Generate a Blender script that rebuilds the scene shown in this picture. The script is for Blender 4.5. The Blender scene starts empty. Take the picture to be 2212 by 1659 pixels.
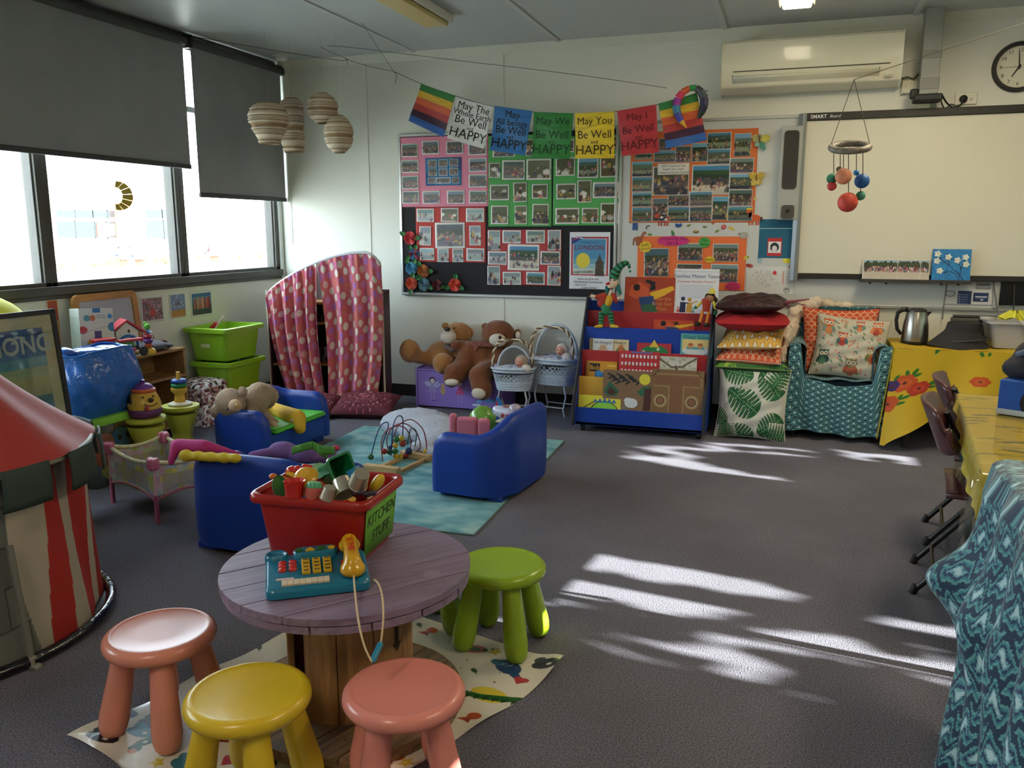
import bpy, math, random
import numpy as np
from mathutils import Vector, Matrix, noise
random.seed(7); np.random.seed(7)
PI = math.pi; R = math.radians
SC = bpy.context.scene; COL = SC.collection
# ---------------- camera, world, sun, exposure ----------------
FPX, PITCH, YAW, CAMH, PCX, PCY = 1800.0, R(10.5), R(18.7), 1.42, 1106.0, 829.5
XL, YB, XR, YF, ZC = -4.35, 6.45, 4.2, -2.2, 2.82      # left, back, right, front walls, ceiling
_cd = bpy.data.cameras.new('camera'); CAM = bpy.data.objects.new('camera', _cd); COL.objects.link(CAM)
_cd.sensor_fit = 'HORIZONTAL'; _cd.sensor_width = 36.0; _cd.lens = 36.0 * FPX / 2212.0; _cd.clip_start = .05; _cd.clip_end = 200
CAM.location = (0, 0, CAMH); CAM.rotation_euler = (R(90) - PITCH, 0, YAW)
SC.camera = CAM
W = bpy.data.worlds.new('sky'); SC.world = W; W.use_nodes = True
_b = W.node_tree.nodes['Background']; _b.inputs[0].default_value = (.80, .90, 1.0, 1); _b.inputs[1].default_value = 11.5
_sd = bpy.data.lights.new('sun', 'SUN'); _sd.energy = 60; _sd.angle = R(.45); _sd.color = (1, .95, .88)
SUN = bpy.data.objects.new('sun', _sd); COL.objects.link(SUN)
SUND = Vector((-1, .12, -.30)).normalized()
SUN.rotation_euler = SUND.to_track_quat('-Z', 'Y').to_euler(); SUN.location = (8, 0, 6)
SC.view_settings.view_transform = 'Standard'; SC.view_settings.look = 'None'; SC.view_settings.gamma = 1.0
SC.view_settings.use_curve_mapping = False; SC.view_settings.exposure = 0.42

def area(name, loc, sx, sy, energy, col, rot=(0, 0, 0)):
    d = bpy.data.lights.new(name, 'AREA'); d.shape = 'RECTANGLE'; d.size = sx; d.size_y = sy; d.energy = energy; d.color = col
    o = bpy.data.objects.new(name, d); COL.objects.link(o); o.location = loc; o.rotation_euler = rot
    return o
# warm ceiling lamp at the right, then two added fill lights; fittings built below
area('lamp_and_fill_light', (.9, 4.6, 2.70), .3, 1.2, 24, (1, .82, .55))
area('lamp_and_fill_light', (1.6, 1.6, 2.70), .3, 1.2, 22, (1, .82, .56))  # fill light added near the camera, out of view
area('lamp_and_fill_light', (-1.2, -.6, 2.70), .3, 1.2, 20, (1, .86, .66))  # fill light added behind the camera

# ---------------- helpers ----------------
_cy, _sy, _cp, _sp = math.cos(YAW), math.sin(YAW), math.cos(PITCH), math.sin(PITCH)
_fw = Vector((-_sy * _cp, _cy * _cp, -_sp)); _rt = Vector((_cy, _sy, 0)); _up = _rt.cross(_fw)
def at(x, y, ax, v):
    """the point where a line of sight of the survey photo meets the plane axis ax = v"""
    d = _fw + _rt * ((x - PCX) / FPX) - _up * ((y - PCY) / FPX); o = Vector((0, 0, CAMH))
    return o + d * ((v - o[ax]) / d[ax])
def atX(x, y, v): return at(x, y, 0, v)
def atY(x, y, v): return at(x, y, 1, v)
def atZ(x, y, v=0): return at(x, y, 2, v)
def lin(c):
    if isinstance(c, str): c = tuple(int(c[i:i + 2], 16) for i in (0, 2, 4))
    return tuple(((x / 255) / 12.92 if x / 255 <= .04045 else ((x / 255 + .055) / 1.055) ** 2.4) for x in c[:3])
def rgb(c):
    if isinstance(c, str): c = tuple(int(c[i:i + 2], 16) for i in (0, 2, 4))
    return np.array(c[:3], float) / 255
_M = {}
def M(col='808080', rough=.6, metal=0, bump=0, bs=60, var=0, vs=8, spec=.5, trans=0, alpha=1, sheen=0, coat=0, vc=False, emit=0, ior=1.45, key=None, dist=.002):
    k = (col, rough, metal, bump, bs, var, vs, spec, trans, alpha, sheen, coat, vc, emit, key)
    if k in _M: return _M[k]
    m = bpy.data.materials.new('surface_%s' % (key or (col if isinstance(col, str) else '%d_%d_%d' % tuple(col[:3])))); m.use_nodes = True
    n = m.node_tree; p = n.nodes['Principled BSDF']; I = p.inputs; c = (*lin(col), 1)
    I['Base Color'].default_value = c; I['Roughness'].default_value = rough; I['Metallic'].default_value = metal
    I['Specular IOR Level'].default_value = spec; I['IOR'].default_value = ior
    I['Transmission Weight'].default_value = trans; I['Alpha'].default_value = alpha
    I['Sheen Weight'].default_value = sheen; I['Coat Weight'].default_value = coat
    if emit: I['Emission Color'].default_value = c; I['Emission Strength'].default_value = emit
    if vc:
        a = n.nodes.new('ShaderNodeVertexColor'); a.layer_name = 'Col'; src = a.outputs[0]; n.links.new(src, I['Base Color'])
    if var:
        tc = n.nodes.new('ShaderNodeTexCoord'); t = n.nodes.new('ShaderNodeTexNoise'); t.inputs['Scale'].default_value = vs; t.inputs['Detail'].default_value = 4
        n.links.new(tc.outputs['Object'], t.inputs['Vector'])
        mp = n.nodes.new('ShaderNodeMapRange'); mp.inputs['From Min'].default_value = .3; mp.inputs['From Max'].default_value = .7; mp.inputs['To Min'].default_value = 1 - var; mp.inputs['To Max'].default_value = 1 + var
        n.links.new(t.outputs[0], mp.inputs[0])
        mx = n.nodes.new('ShaderNodeMix'); mx.data_type = 'RGBA'; mx.blend_type = 'MULTIPLY'; mx.inputs[0].default_value = 1; mx.inputs[6].default_value = c
        if vc: n.links.new(src, mx.inputs[6])
        n.links.new(mp.outputs[0], mx.inputs[7]); n.links.new(mx.outputs[2], I['Base Color'])
    if bump:
        tc = n.nodes.new('ShaderNodeTexCoord'); t = n.nodes.new('ShaderNodeTexNoise'); t.inputs['Scale'].default_value = bs; t.inputs['Detail'].default_value = 3
        n.links.new(tc.outputs['Object'], t.inputs['Vector'])
        b = n.nodes.new('ShaderNodeBump'); b.inputs['Strength'].default_value = bump; b.inputs['Distance'].default_value = dist
        n.links.new(t.outputs[0], b.inputs['Height']); n.links.new(b.outputs[0], I['Normal'])
    _M[k] = m; return m
def wood(col, dark, scale=6, axis=1, rough=.55, key='wood'):
    k = ('wood', col, dark, scale, axis, rough)
    if k in _M: return _M[k]
    m = bpy.data.materials.new('surface_' + key); m.use_nodes = True; n = m.node_tree; p = n.nodes['Principled BSDF']; p.inputs['Roughness'].default_value = rough
    tc = n.nodes.new('ShaderNodeTexCoord'); mp = n.nodes.new('ShaderNodeMapping'); s = [scale * 5] * 3; s[axis] = scale * .35; mp.inputs['Scale'].default_value = s
    t = n.nodes.new('ShaderNodeTexNoise'); t.inputs['Scale'].default_value = 1.4; t.inputs['Detail'].default_value = 5; t.inputs['Distortion'].default_value = .6
    r = n.nodes.new('ShaderNodeValToRGB'); r.color_ramp.elements[0].position = .32; r.color_ramp.elements[0].color = (*lin(dark), 1); r.color_ramp.elements[1].position = .62; r.color_ramp.elements[1].color = (*lin(col), 1)
    n.links.new(tc.outputs['Object'], mp.inputs[0]); n.links.new(mp.outputs[0], t.inputs['Vector']); n.links.new(t.outputs[0], r.inputs[0]); n.links.new(r.outputs[0], p.inputs['Base Color'])
    b = n.nodes.new('ShaderNodeBump'); b.inputs['Strength'].default_value = .3; b.inputs['Distance'].default_value = .001; n.links.new(t.outputs[0], b.inputs['Height']); n.links.new(b.outputs[0], p.inputs['Normal'])
    _M[k] = m; return m
VCM = lambda **k: M('ffffff', vc=True, **k)

def Tm(x=0, y=0, z=0): return Matrix.Translation((x, y, z))
def Rz(a): return Matrix.Rotation(R(a), 4, 'Z')
def Rx(a): return Matrix.Rotation(R(a), 4, 'X')
def Ry(a): return Matrix.Rotation(R(a), 4, 'Y')
def FR(o, yaw=0, tilt=0, roll=0):
    """frame of an upright card: local x right, y up, z towards the viewer"""
    return Matrix.Translation(o) @ Rz(yaw) @ Rx(90 - tilt) @ Rz(roll)
def tag(o, label=None, cat=None, group=None, kind=None):
    if label: o['label'] = label
    if cat: o['category'] = cat
    if group: o['group'] = group
    if kind: o['kind'] = kind
    return o
def mpp(p): return (Vector(p) - Vector((0, 0, CAMH))).dot(_fw) / FPX      # metres per survey pixel at a point
def thing(name, label, cat, loc=(0, 0, 0), rz=0, group=None, mtx=None):
    o = bpy.data.objects.new(name, None); COL.objects.link(o); o.empty_display_size = .05
    if mtx is not None: o.matrix_world = mtx
    else: o.location = loc; o.rotation_euler = (0, 0, R(rz))
    return tag(o, label, cat, group)
def copy_thing(src, loc=None, rz=None, label=None, group=None, mtx=None):
    r = src.copy(); COL.objects.link(r)
    if mtx is not None: r.matrix_world = mtx
    else:
        if loc is not None: r.location = loc
        if rz is not None: r.rotation_euler = (0, 0, R(rz))
    if label: r['label'] = label
    if group: r['group'] = group
    for c in list(src.children):
        d = c.copy(); COL.objects.link(d); d.parent = r
        for g in c.children:
            e = g.copy(); COL.objects.link(e); e.parent = d
    return r
def finish(me, name, mat, parent=None, mtx=None, smooth=40, bevel=0, sub=0, solid=0, bseg=2):
    o = bpy.data.objects.new(name, me); COL.objects.link(o)
    for m in (mat if isinstance(mat, (list, tuple)) else [mat]): me.materials.append(m)
    if parent is not None: o.parent = parent
    if mtx is not None: o.matrix_local = mtx
    if smooth:
        me.shade_smooth()
        if smooth < 180: me.set_sharp_from_angle(angle=R(smooth))
    if bevel:
        m = o.modifiers.new('b', 'BEVEL'); m.width = bevel; m.segments = bseg; m.limit_method = 'ANGLE'; m.angle_limit = R(38); m.harden_normals = False
    if sub:
        m = o.modifiers.new('s', 'SUBSURF'); m.levels = sub; m.render_levels = sub
    if solid:
        m = o.modifiers.new('t', 'SOLIDIFY'); m.thickness = solid; m.offset = -1
    return o
class B:
    """collects shapes and links them as one mesh object"""
    def __init__(s): s.v = []; s.f = []; s.mi = []; s.m = Matrix.Identity(4); s.k = 0
    def add(s, vs, fs):
        n = len(s.v); s.v += [tuple(s.m @ Vector(v)) for v in vs]; s.f += [tuple(n + i for i in f) for f in fs]; s.mi += [s.k] * len(fs); return s
    def box(s, x0, x1, y0, y1, z0, z1):
        return s.add([(x0, y0, z0), (x1, y0, z0), (x1, y1, z0), (x0, y1, z0), (x0, y0, z1), (x1, y0, z1), (x1, y1, z1), (x0, y1, z1)],
                     [(0, 3, 2, 1), (4, 5, 6, 7), (0, 1, 5, 4), (1, 2, 6, 5), (2, 3, 7, 6), (3, 0, 4, 7)])
    def tube(s, pts, r, n=8, closed=False, caps=True):
        P = [Vector(p) for p in pts]; N = len(P); rr = r if isinstance(r, (list, tuple)) else [r] * N
        vs = []; T = []
        for i in range(N):
            a = P[(i - 1) % N] if (closed or i) else P[0]; b = P[(i + 1) % N] if (closed or i < N - 1) else P[-1]
            t = (b - a); T.append(t.normalized() if t.length > 1e-9 else Vector((0, 0, 1)))
        u = T[0].orthogonal().normalized()
        for i in range(N):
            u = (u - T[i] * u.dot(T[i])); u = u.normalized() if u.length > 1e-6 else T[i].orthogonal().normalized(); w = T[i].cross(u)
            for j in range(n):
                a = 2 * PI * j / n; vs.append(P[i] + (u * math.cos(a) + w * math.sin(a)) * rr[i])
        fs = []
        for i in range(N if closed else N - 1):
            for j in range(n):
                a = i * n + j; b = i * n + (j + 1) % n; c = ((i + 1) % N) * n + (j + 1) % n; d = ((i + 1) % N) * n + j; fs.append((a, b, c, d))
        if caps and not closed: fs.append(tuple(range(n))[::-1]); fs.append(tuple((N - 1) * n + j for j in range(n)))
        return s.add(vs, fs)
    def cone(s, a, b, ra, rb=None, n=16): return s.tube([a, b], [ra, ra if rb is None else rb], n)
    def lathe(s, prof, n=24, c=(0, 0, 0), sx=1, sy=1):
        vs = []; fs = []; K = len(prof)
        for (r, z) in prof:
            for j in range(n):
                a = 2 * PI * j / n; vs.append((c[0] + r * math.cos(a) * sx, c[1] + r * math.sin(a) * sy, c[2] + z))
        for i in range(K - 1):
            for j in range(n): fs.append((i * n + j, i * n + (j + 1) % n, (i + 1) * n + (j + 1) % n, (i + 1) * n + j))
        if prof[0][0] > 1e-5: fs.append(tuple(range(n))[::-1])
        if prof[-1][0] > 1e-5: fs.append(tuple((K - 1) * n + j for j in range(n)))
        return s.add(vs, fs)
    def sph(s, c, r, n=14, m=None):
        rx, ry, rz = (r, r, r) if not isinstance(r, (tuple, list)) else r
        prof = [(math.sin(PI * i / n), -math.cos(PI * i / n)) for i in range(n + 1)]
        prof[0] = (1e-6, -1); prof[-1] = (1e-6, 1); vs = []; fs = []; q = int(n * 1.6)
        L = Matrix.Translation(c) @ (m or Matrix.Identity(4))
        for (pr, z) in prof:
            for j in range(q):
                a = 2 * PI * j / q; vs.append(L @ Vector((pr * math.cos(a) * rx, pr * math.sin(a) * ry, z * rz)))
        for i in range(n):
            for j in range(q): fs.append((i * q + j, i * q + (j + 1) % q, (i + 1) * q + (j + 1) % q, (i + 1) * q + j))
        return s.add(vs, fs)
    def cap(s, a, b, ra, rb=None, n=10):
        a = Vector(a); b = Vector(b); rb = ra if rb is None else rb; d = (b - a).normalized(); pts = []; rr = []
        for i in range(4): t = PI / 2 * (1 - i / 4); pts.append(a - d * ra * math.sin(t)); rr.append(max(ra * math.cos(t), 1e-4))
        pts += [a, b]; rr += [ra, rb]
        for i in range(1, 5): t = PI / 2 * i / 4; pts.append(b + d * rb * math.sin(t)); rr.append(max(rb * math.cos(t), 1e-4))
        return s.tube(pts, rr, n)
    def tor(s, c, Rr, r, n=28, k=10, m=None, arc=(0, 360)):
        L = Matrix.Translation(c) @ (m or Matrix.Identity(4)); full = arc[1] - arc[0] >= 360
        q = n if full else n + 1
        pts = [L @ Vector((Rr * math.cos(R(arc[0] + (arc[1] - arc[0]) * i / n)), Rr * math.sin(R(arc[0] + (arc[1] - arc[0]) * i / n)), 0)) for i in range(q)]
        return s.tube(pts, r, k, closed=full)
    def prism(s, poly, z0, z1):
        n = len(poly); vs = [(x, y, z0) for x, y in poly] + [(x, y, z1) for x, y in poly]
        return s.add(vs, [tuple(range(n))[::-1], tuple(range(n, 2 * n))] + [(i, (i + 1) % n, n + (i + 1) % n, n + i) for i in range(n)])
    def quad(s, a, b, c, d): return s.add([a, b, c, d], [(0, 1, 2, 3)])
    def surf(s, fn, nu, nv, cu=False):
        vs = [fn(i / nu, j / nv) for j in range(nv + 1) for i in range(nu + (0 if cu else 1))]; w = nu + (0 if cu else 1); fs = []
        for j in range(nv):
            for i in range(nu): a = j * w + i; b = j * w + (i + 1) % w; fs.append((a, b, b + w, a + w))
        return s.add(vs, fs)
    def ob(s, name, mat, parent=None, mtx=None, **k):
        me = bpy.data.meshes.new(name); me.from_pydata(s.v, [], s.f)
        if any(s.mi): me.polygons.foreach_set('material_index', s.mi)
        me.update(); return finish(me, name, mat, parent, mtx, **k)
def rrect(w, h, r, n=5, cx=0, cy=0):
    P = []
    for (sx, sy, a0) in ((1, 1, 0), (-1, 1, 90), (-1, -1, 180), (1, -1, 270)):
        for i in range(n + 1):
            a = R(a0 + 90 * i / n); P.append((cx + sx * (w / 2 - r) + r * math.cos(a), cy + sy * (h / 2 - r) + r * math.sin(a)))
    return P
def loft(b, rings, cap0=True, cap1=True):
    n = len(rings[0]); vs = [v for r_ in rings for v in r_]; fs = []
    for i in range(len(rings) - 1):
        for j in range(n): fs.append((i * n + j, i * n + (j + 1) % n, (i + 1) * n + (j + 1) % n, (i + 1) * n + j))
    if cap0: fs.append(tuple(range(n))[::-1])
    if cap1: fs.append(tuple((len(rings) - 1) * n + j for j in range(n)))
    return b.add(vs, fs)
_TX = {}
def soft(name, items, mat, parent=None, vox=.012, mtx=None, it=6, fuzz=0, fs=.012):
    """a stuffed body: lobes fused into one continuous skin"""
    b = B()
    for t in items:
        if len(t) == 2: b.sph(t[0], t[1], 12)
        elif len(t) == 3 and not isinstance(t[1], Vector) and isinstance(t[2], Matrix): b.sph(t[0], t[1], 12, t[2])
        else: b.cap(*t)
    o = b.ob(name, mat, parent, mtx, smooth=180)
    m = o.modifiers.new('r', 'REMESH'); m.mode = 'VOXEL'; m.voxel_size = vox; m.use_smooth_shade = True
    m = o.modifiers.new('s', 'SMOOTH'); m.factor = .6; m.iterations = it
    if fuzz:
        if fs not in _TX: _TX[fs] = bpy.data.textures.new('fuzz', 'CLOUDS'); _TX[fs].noise_scale = fs
        m = o.modifiers.new('d', 'DISPLACE'); m.texture = _TX[fs]; m.strength = fuzz; m.mid_level = .5
    return o
# painted sheets: flat print given by colours on a fine mesh
class Cv:
    def __init__(s, w, h, nx, bg='ffffff'):
        s.w, s.h, s.nx = w, h, nx; s.ny = max(2, int(round(nx * h / w)))
        s.X, s.Y = np.meshgrid(np.linspace(0, w, s.nx + 1), np.linspace(0, h, s.ny + 1)); s.c = np.zeros((s.ny + 1, s.nx + 1, 3)); s.c[:] = rgb(bg)
    def put(s, m, c): s.c[m] = rgb(c); return s
    def rect(s, x0, y0, x1, y1, c): return s.put((s.X >= x0) & (s.X <= x1) & (s.Y >= y0) & (s.Y <= y1), c)
    def ell(s, x, y, rx, ry=None, c='000000', a=0):
        ry = ry or rx; ca, sa = math.cos(R(a)), math.sin(R(a)); u = (s.X - x) * ca + (s.Y - y) * sa; v = -(s.X - x) * sa + (s.Y - y) * ca
        return s.put((u / rx) ** 2 + (v / ry) ** 2 <= 1, c)
    def poly(s, P, c):
        inside = np.zeros(s.X.shape, bool); n = len(P)
        for i in range(n):
            x1, y1 = P[i]; x2, y2 = P[(i + 1) % n]
            if y1 == y2: continue
            cond = ((y1 > s.Y) != (y2 > s.Y)) & (s.X < (x2 - x1) * (s.Y - y1) / (y2 - y1) + x1); inside ^= cond
        return s.put(inside, c)
    def line(s, P, w, c):
        m = np.zeros(s.X.shape, bool)
        for (x1, y1), (x2, y2) in zip(P[:-1], P[1:]):
            dx, dy = x2 - x1, y2 - y1; L = dx * dx + dy * dy + 1e-12; t = np.clip(((s.X - x1) * dx + (s.Y - y1) * dy) / L, 0, 1)
            m |= (s.X - x1 - t * dx) ** 2 + (s.Y - y1 - t * dy) ** 2 <= (w / 2) ** 2
        return s.put(m, c)
    def grain(s, a): s.c = np.clip(s.c * (1 + a * (np.random.rand(*s.X.shape)[..., None] - .5)), 0, 1); return s
    def bands(s, x0, y0, x1, y1, cs):
        for i, c in enumerate(cs): s.rect(x0, y0 + (y1 - y0) * i / len(cs), x1, y0 + (y1 - y0) * (i + 1) / len(cs) + 1e-6, c)
        return s
    def photo(s, x0, y0, x1, y1, kind, rng, bd=.06):
        b = min(x1 - x0, y1 - y0) * bd; s.rect(x0, y0, x1, y1, 'd8d4cc'); x0 += b; y0 += b; x1 -= b; y1 -= b; w, h = x1 - x0, y1 - y0; cx = lambda a, k: (lambda t: ''.join('%02x' % max(0, min(255, int(v + t + rng.uniform(-k, k) * .25))) for v in a))(rng.uniform(-k, k))
        if kind == 'crowd': s.bands(x0, y0, x1, y1, [cx((90, 105, 110), 35), cx((70, 75, 60), 25), cx((100, 85, 80), 25), cx((80, 80, 90), 30)])
        elif kind == 'outing': s.bands(x0, y0, x1, y1, ['3f7aa0', '2b4a2a', '24381f', '4a4a46', cx((190, 180, 160), 15), cx((190, 180, 165), 15)])
        elif kind == 'play': s.bands(x0, y0, x1, y1, [cx((120, 135, 140), 30), cx((150, 155, 150), 20), cx((130, 138, 135), 20)])
        elif kind == 'garden': s.bands(x0, y0, x1, y1, [cx((90, 140, 165), 25), cx((60, 85, 70), 25), cx((70, 75, 50), 30), cx((110, 115, 95), 30), cx((60, 70, 75), 20)])
        else: s.bands(x0, y0, x1, y1, [cx((85, 85, 55), 12), cx((80, 85, 45), 12), cx((95, 85, 55), 12)])
        n = {'crowd': 48, 'outing': 34, 'play': 7, 'garden': 18, 'farm': 8}[kind]
        P = ['a04444', '34405c', 'b8b0a8', '222226', '8a5a70', '4a5c54', 'a08868', '5a4438', '5a5a66', '2c2c34', '3c342e', 'a88c48']
        for i in range(n):
            px = x0 + w * rng.random(); py = y0 + h * rng.uniform(.38, .95); q = h * rng.uniform(.035, .08) * (2 if kind in ('play', 'farm') else 1)
            if kind == 'farm' and i % 2 == 0: s.ell(px, py, q * 1.5, q, rng.choice(['d8d0c4', '30302c', 'b08a60', 'a8a49c'])); continue
            s.ell(px, py, q * .75, q * 1.1, rng.choice(P)); s.ell(px, py - q * 1.2, q * .45, q * .45, rng.choice(['8a6048', '3a2c24', 'c89c80']))
        return s
def sheet(cv, w, h, name, parent=None, mtx=None, mat=None, fn=None, solid=0, back=None):
    """mesh of the painted canvas; w x h metres, origin at its centre; fn maps (x, y, u, v) arrays to points"""
    ny, nx = cv.X.shape; u = cv.X / cv.w; v = 1 - cv.Y / cv.h; x = (u - .5) * w; y = (v - .5) * h
    P = np.stack([x, y, np.zeros_like(x)], -1) if fn is None else fn(x, y, u, v)
    return gridmesh(P, cv.c, name, parent, mtx, mat, solid, back)
def gridmesh(P, C, name, parent=None, mtx=None, mat=None, solid=0, back=None):
    ny, nx = P.shape[:2]; idx = np.arange(ny * nx).reshape(ny, nx)
    F = np.stack([idx[1:, :-1], idx[1:, 1:], idx[:-1, 1:], idx[:-1, :-1]], -1).reshape(-1, 4); V = P.reshape(-1, 3)
    if C is not None: C = C.reshape(-1, 3)
    if back is not None:
        Pb, Cb = back; k = len(V); V = np.vstack([V, Pb.reshape(-1, 3)]); F = np.vstack([F, F[:, ::-1] + k]); C = np.vstack([C, Cb.reshape(-1, 3)])
    me = bpy.data.meshes.new(name); me.vertices.add(len(V)); me.vertices.foreach_set('co', V.astype(np.float32).ravel())
    me.loops.add(len(F) * 4); me.loops.foreach_set('vertex_index', F.astype(np.int32).ravel()); me.polygons.add(len(F)); me.polygons.foreach_set('loop_start', np.arange(0, len(F) * 4, 4, dtype=np.int32))
    me.update(calc_edges=True); me.validate()
    if C is not None:
        a = me.color_attributes.new('Col', 'FLOAT_COLOR', 'POINT'); L = np.where(C <= .04045, C / 12.92, ((C + .055) / 1.055) ** 2.4); a.data.foreach_set('color', np.hstack([L, np.ones((len(L), 1))]).astype(np.float32).ravel())
    return finish(me, name, mat or VCM(rough=.7), parent, mtx, smooth=180, solid=solid)
_T = {}
def text(s, size, mat, parent, mtx, name='lettering', align='CENTER', fn=None, shear=0, off=.0, space=1, ext=0, sx=1):
    c = bpy.data.curves.new('t', 'FONT'); c.body = s; c.size = size; c.align_x = align; c.align_y = 'CENTER'; c.shear = shear; c.space_character = space; c.resolution_u = 3; c.offset = off; c.extrude = ext
    o = bpy.data.objects.new('t', c); me = bpy.data.meshes.new_from_object(o); bpy.data.objects.remove(o); bpy.data.curves.remove(c)
    for v in me.vertices:
        v.co.x *= sx
        if fn: v.co = fn(v.co.x, v.co.y)
    return finish(me, name, mat, parent, mtx, smooth=0)
def pilP(u, v, w, h, t, side=1, pinch=.09, sag=0):
    a = np.abs(2 * u - 1); b = np.abs(2 * v - 1)
    x = (u - .5) * w * (1 - pinch * (1 - b ** 2)); y = (v - .5) * h * (1 - pinch * (1 - a ** 2))
    z = side * t / 2 * ((1 - a ** 2.6) ** .55) * ((1 - b ** 2.6) ** .55)
    wr = .004 * (np.sin(u * 23 + v * 9) + np.sin(v * 31 - u * 12)) * np.minimum(1, 6 * (1 - a) * (1 - b))
    return np.stack([x, y - sag * (1 - a ** 2) * (b if False else 1) * h, z + side * wr], -1)
def pillow(name, label, W_, H_, T_, cv, mtx, backc='808080', group=None, cat='cushion', pipe=None, pinch=.09, rough=.85, fn=None, mat=None):
    ny, nx = cv.X.shape; u = cv.X / cv.w; v = 1 - cv.Y / cv.h
    Pf = pilP(u, v, W_, H_, T_, 1, pinch); Pb = pilP(u, v, W_, H_, T_, -1, pinch)
    if fn: Pf = fn(Pf); Pb = fn(Pb)
    Cb = np.zeros_like(cv.c)
    if isinstance(backc, str): Cb[:] = rgb(backc)
    else: Cb = backc
    o = thing(name, label, cat, mtx=mtx, group=group)
    gridmesh(Pf, cv.c, 'cover', o, None, mat or VCM(rough=rough, bump=.15, bs=120), back=(Pb, Cb))
    if pipe:
        e = [(t, 0) for t in np.linspace(0, 1, 18)[:-1]] + [(1, t) for t in np.linspace(0, 1, 18)[:-1]] + [(1 - t, 1) for t in np.linspace(0, 1, 18)[:-1]] + [(0, 1 - t) for t in np.linspace(0, 1, 18)[:-1]]
        ue = np.array([[p[0] for p in e]]); ve = np.array([[p[1] for p in e]]); Pe = pilP(ue, ve, W_, H_, T_, 1, pinch)
        if fn: Pe = fn(Pe)
        b = B(); b.tube([tuple(p) for p in Pe[0]], .004, 6, closed=True); b.ob('piping', M(pipe, .8), o)
    return o
# ---------------- the room ----------------
def struct(b, name, mat, **k): return tag(b.ob(name, mat, **k), kind='structure')
WALL = M('dcdcd2', .55, bump=.05, bs=30); WALLB = M('d8d8cc', .5, bump=.06, bs=30); GREYF = M('4c4a44', .5, var=.1, vs=6)
def carpet():
    m = bpy.data.materials.new('surface_carpet'); m.use_nodes = True; n = m.node_tree; p = n.nodes['Principled BSDF']; p.inputs['Roughness'].default_value = .95; p.inputs['Specular IOR Level'].default_value = .15
    tc = n.nodes.new('ShaderNodeTexCoord'); a = n.nodes.new('ShaderNodeTexNoise'); a.inputs['Scale'].default_value = 190; a.inputs['Detail'].default_value = 2
    c = n.nodes.new('ShaderNodeTexNoise'); c.inputs['Scale'].default_value = 1.6; c.inputs['Detail'].default_value = 4
    r = n.nodes.new('ShaderNodeValToRGB'); r.color_ramp.elements[0].position = .3; r.color_ramp.elements[0].color = (*lin('4c4b54'), 1); r.color_ramp.elements[1].position = .72; r.color_ramp.elements[1].color = (*lin('8e8c98'), 1)
    mx = n.nodes.new('ShaderNodeMix'); mx.data_type = 'RGBA'; mx.blend_type = 'MULTIPLY'; mx.inputs[0].default_value = .5
    n.links.new(tc.outputs['Object'], a.inputs['Vector']); n.links.new(tc.outputs['Object'], c.inputs['Vector']); n.links.new(a.outputs[0], r.inputs[0]); n.links.new(r.outputs[0], mx.inputs[6]); n.links.new(c.outputs[0], mx.inputs[7]); n.links.new(mx.outputs[2], p.inputs['Base Color'])
    b = n.nodes.new('ShaderNodeBump'); b.inputs['Strength'].default_value = .6; b.inputs['Distance'].default_value = .004; n.links.new(a.outputs[0], b.inputs['Height']); n.links.new(b.outputs[0], p.inputs['Normal']); return m
def glass_mat(tint='f4f8f8', refl=.06, key='glass'):
    m = bpy.data.materials.new('surface_' + key); m.use_nodes = True; n = m.node_tree; n.nodes.remove(n.nodes['Principled BSDF'])
    t = n.nodes.new('ShaderNodeBsdfTransparent'); t.inputs[0].default_value = (*lin(tint), 1); g = n.nodes.new('ShaderNodeBsdfGlossy'); g.inputs['Roughness'].default_value = .03
    x = n.nodes.new('ShaderNodeMixShader'); x.inputs[0].default_value = refl; n.links.new(t.outputs[0], x.inputs[1]); n.links.new(g.outputs[0], x.inputs[2]); n.links.new(x.outputs[0], n.nodes['Material Output'].inputs[0]); return m
PANE = glass_mat()
b = B(); b.box(XL - .15, XR + .15, YF - .15, YB + .15, -.12, 0); struct(b, 'floor', carpet())
b = B(); b.box(XL - .15, XR + .15, YF - .15, YB + .15, ZC, ZC + .12); struct(b, 'ceiling', M('b9bdbc', .45, bump=.03, bs=4))
b = B(); b.box(XL - .15, XR + .15, YB, YB + .15, 0, ZC); struct(b, 'wall_back', WALLB)
b = B(); b.box(XL - .15, XR + .15, YF - .15, YF, 0, ZC); struct(b, 'wall_front', WALL)
b = B(); b.box(XL - .12, XL, YF, YB, 0, 1.04); b.box(XL - .12, XL, YF, YB, 2.76, ZC); b.box(XL - .12, XL, YF, .3, 1.04, 2.76); b.box(XL - .12, XL, 6.42, YB, 1.04, 2.76); struct(b, 'wall_left', WALL)
b = B(); b.box(XR, XR + .12, YF, YB, 0, 1.0); b.box(XR, XR + .12, YF, YB, 2.5, ZC); b.box(XR, XR + .12, YF, .9, 1.0, 2.5); b.box(XR, XR + .12, 6.0, YB, 1.0, 2.5); struct(b, 'wall_right', WALL)
tn = 0
def trim(b, mat, **k):
    global tn; tn += 1; return struct(b, 'trim_%d' % tn, mat, **k)
for x in (-3.47, -2.27): b = B(); b.box(x - .02, x + .02, YB - .006, YB, .1, ZC - .06); trim(b, WALLB)
for x in (-3.0, -1.8, -.575, .65, 1.85): b = B(); b.box(x - .018, x + .018, YF, YB, ZC - .008, ZC); trim(b, M('c4c7c4', .5))
b = B(); b.add([(XL, YB - .05, ZC), (XL, YB, ZC), (XL, YB, ZC - .06), (XR, YB - .05, ZC), (XR, YB, ZC), (XR, YB, ZC - .06)], [(0, 1, 2), (3, 5, 4), (0, 2, 5, 3), (1, 4, 5, 2), (0, 3, 4, 1)]); trim(b, M('d2d2c4', .5))
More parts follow.
